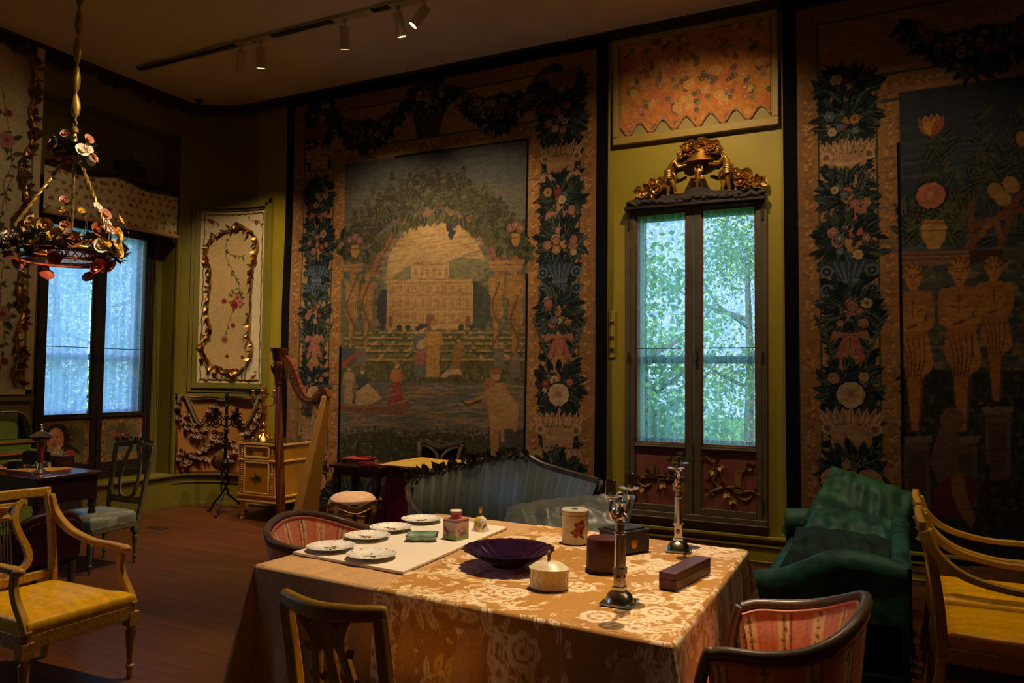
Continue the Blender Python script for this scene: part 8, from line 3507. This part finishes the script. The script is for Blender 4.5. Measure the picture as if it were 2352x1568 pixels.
for k in range(46):
    a = rs.random() * 6.28
    leafat(CT + V(.04 * math.cos(a), .04 * math.sin(a), rs.uniform(-.02, .07)), (math.cos(a), math.sin(a), rs.uniform(-.8, .7)), rs.uniform(.07, .12), 0 if rs.random() < .8 else 1)
for k in range(13):
    a = rs.random() * 6.28
    place(FM[rs.choice(('rust', 'white', 'pink', 'daisy', 'white'))], 'flower', CT + V(.115 * math.cos(a), .115 * math.sin(a), rs.uniform(-.04, .09)), (math.cos(a), math.sin(a), .4), rs.uniform(.028, .05))
# ================================================================ ceiling track and spotlights
mat('fixture_white', rgb(206, 186, 160), rgb(196, 176, 150), rough=0.6, scale=5)
mat_emit('lamp_lens', (1.0, 0.85, 0.6), 30.0)
WARM = (1.0, 0.74, 0.45)
TY = 5.47
b = MB()
b.box(-7.30, X1 - .4, TY - .045, TY + .045, ZC - .03, ZC - .002)
trk = tag(b.build('lighting_track', 'fixture_white', smooth=False), 'long white lighting track across the ceiling', 'track')
for x0_, x1_ in ((-7.28, -5.85), (-5.37, -4.62), (-4.17, -3.98)):
    MB().box(x0_, x1_, TY - .05, TY + .012, ZC - .036, ZC - .028).build('slot', 'black_plain', trk, smooth=False)
MB().box(-5.62, -5.60, TY - .02, TY + .01, ZC - .036, ZC - .028).build('clip', 'black_plain', trk, smooth=False)
b = MB()
b.box(-3.6, X1 - .4, 3.75, 3.84, ZC - .03, ZC - .002)
tag(b.build('lighting_track', 'fixture_white', smooth=False), 'second white lighting track above the table', 'track')


def spot(x, y, target, watts, deg, label, blend=.5, size=.03, col=WARM):
    t = thing('track_spotlight', label, 'spotlight', (x, y, ZC - .03), 0, 'spotlights on the ceiling tracks')
    piv = V(0, 0, -.10)
    d = (Vector(target) - (V(x, y, ZC - .03) + piv)).normalized()
    g = MB()
    g.lathe([(.018, 0), (.018, -.03), (.006, -.032), (.006, -.09)][::-1], 10)
    g.build('stem', 'fixture_white', t)
    q = rot_to(d)
    M = Matrix.Translation(piv) @ q.to_matrix().to_4x4()
    g = MB()
    g.M = M
    g.lathe([(.0, -.03), (.038, -.03), (.042, -.022), (.042, .17), (.038, .17), (.036, .12), (0.0, .119)], 20)
    g.build('can', 'fixture_white', t)
    g = MB()
    g.M = M
    g.lathe([(0, .121), (.03, .122), (.03, .126), (0, .128)], 16)
    g.build('lens', 'lamp_lens', t)
    L = bpy.data.lights.new('spot_beam', 'SPOT')
    L.energy = watts
    L.color = col
    L.spot_size = math.radians(deg)
    L.spot_blend = blend
    L.shadow_soft_size = size
    lo = bpy.data.objects.new('spot_beam', L)
    COL.objects.link(lo)
    lo.parent = t
    p = piv + d * .18
    lo.location = p
    lo.rotation_mode = 'QUATERNION'
    lo.rotation_quaternion = Vector((0, 0, -1)).rotation_difference(d)
    return t


spot(-5.79, TY, (-7.15, 6.75, 2.0), 230, 60, 'white track spotlight furthest along, aimed at cream corner panel', 1)
spot(-5.53, TY, (-6.2, 6.4, .9), 320, 56, 'white track spotlight second from the end, glowing at its rim', 1)
spot(-4.50, TY, (-5.2, 6.8, .9), 270, 96, 'white track spotlight alone in the middle of the track', 1)
spot(-3.90, TY, (-3.7, 6.8, .9), 270, 96, 'white track spotlight with bright open mouth facing the table', 1)
spot(-3.62, TY, (-6.1, 4.0, .7), 420, 44, 'white track spotlight next to the bright one, cut by picture edge', 1)
# unseen heads along the two tracks, some of them added as fill light
spot(-1.35, TY, (-1.65, 6.8, 2.4), 135, 118, 'white track spotlight above the tall window', 1)
spot(-.1, TY, (.1, 6.8, 1.2), 80, 104, 'white track spotlight above the second tapestry', 1)
spot(-1.35, 3.8, (-1.5, 3.2, .76), 620, 40, 'white track spotlight straight above the table', .4, .02)
spot(-2.2, 3.8, (-1.75, 4.75, .6), 150, 40, 'white track spotlight above the blue settee', 1)
spot(-3.25, 3.8, (-3.95, 2.5, .45), 420, 36, 'white track spotlight above the yellow lyre armchair', 1)
spot(-1.95, 3.8, (-4.65, 3.0, 2.55), 800, 34, 'white track spotlight aimed at the flower chandelier', 1)
spot(.45, 3.8, (.45, 4.6, .45), 140, 44, 'white track spotlight above the pair of yellow armchairs', 1)
spot(-.55, 3.8, (-.35, 2.75, .7), 190, 34, 'white track spotlight above the pink tub chair', 1)
spot(-.8, 3.8, (-.5, 5.4, .5), 75, 46, 'white track spotlight above the green sofa', 1)
spot(-1.7, 3.8, (-1.6, 1.7, .8), 80, 40, 'white track spotlight above the splat back chair', 1)
spot(-3.54, 3.8, (-7.7, 4.3, 3.0), 80, 44, 'unseen track spotlight added to brighten the side wall panel', 1)  # added lamp, lifts the dark cream panel on the side wall
spot(-3.0, 3.8, (-4.6, 4.9, 0), 110, 60, 'white track spotlight above the open floor', 1)
spot(-2.40, 3.8, (-3.0, 3.3, .7), 240, 22, 'unseen track spotlight added to brighten the tub chair behind the plates', 1)  # added lamp, lightens the inside of the tub chair
spot(1.6, 3.8, (1.2, 1.2, 0), 60, 80, 'unseen fill spotlight added over the floor near the far wall', 1)  # added fill, its bounce off the floor lifts the whole room
spot(2.4, 3.8, (-.2, -.6, 0), 60, 80, 'unseen fill spotlight added over the floor behind the viewer', 1)  # added fill as well, bounce light from behind the camera
# little dome camera on the ceiling
t = thing('dome_camera', 'small white dome camera on ceiling near the corner', 'camera', (-7.43, 6.38, ZC))
MB().lathe([(.055, -.03), (.065, -.012), (.065, 0)], 20).build('housing', 'fixture_white', t)
MB().lathe([(0, -.075), (.02, -.071), (.036, -.058), (.044, -.03)], 18).build('dome', 'black_plain', t)
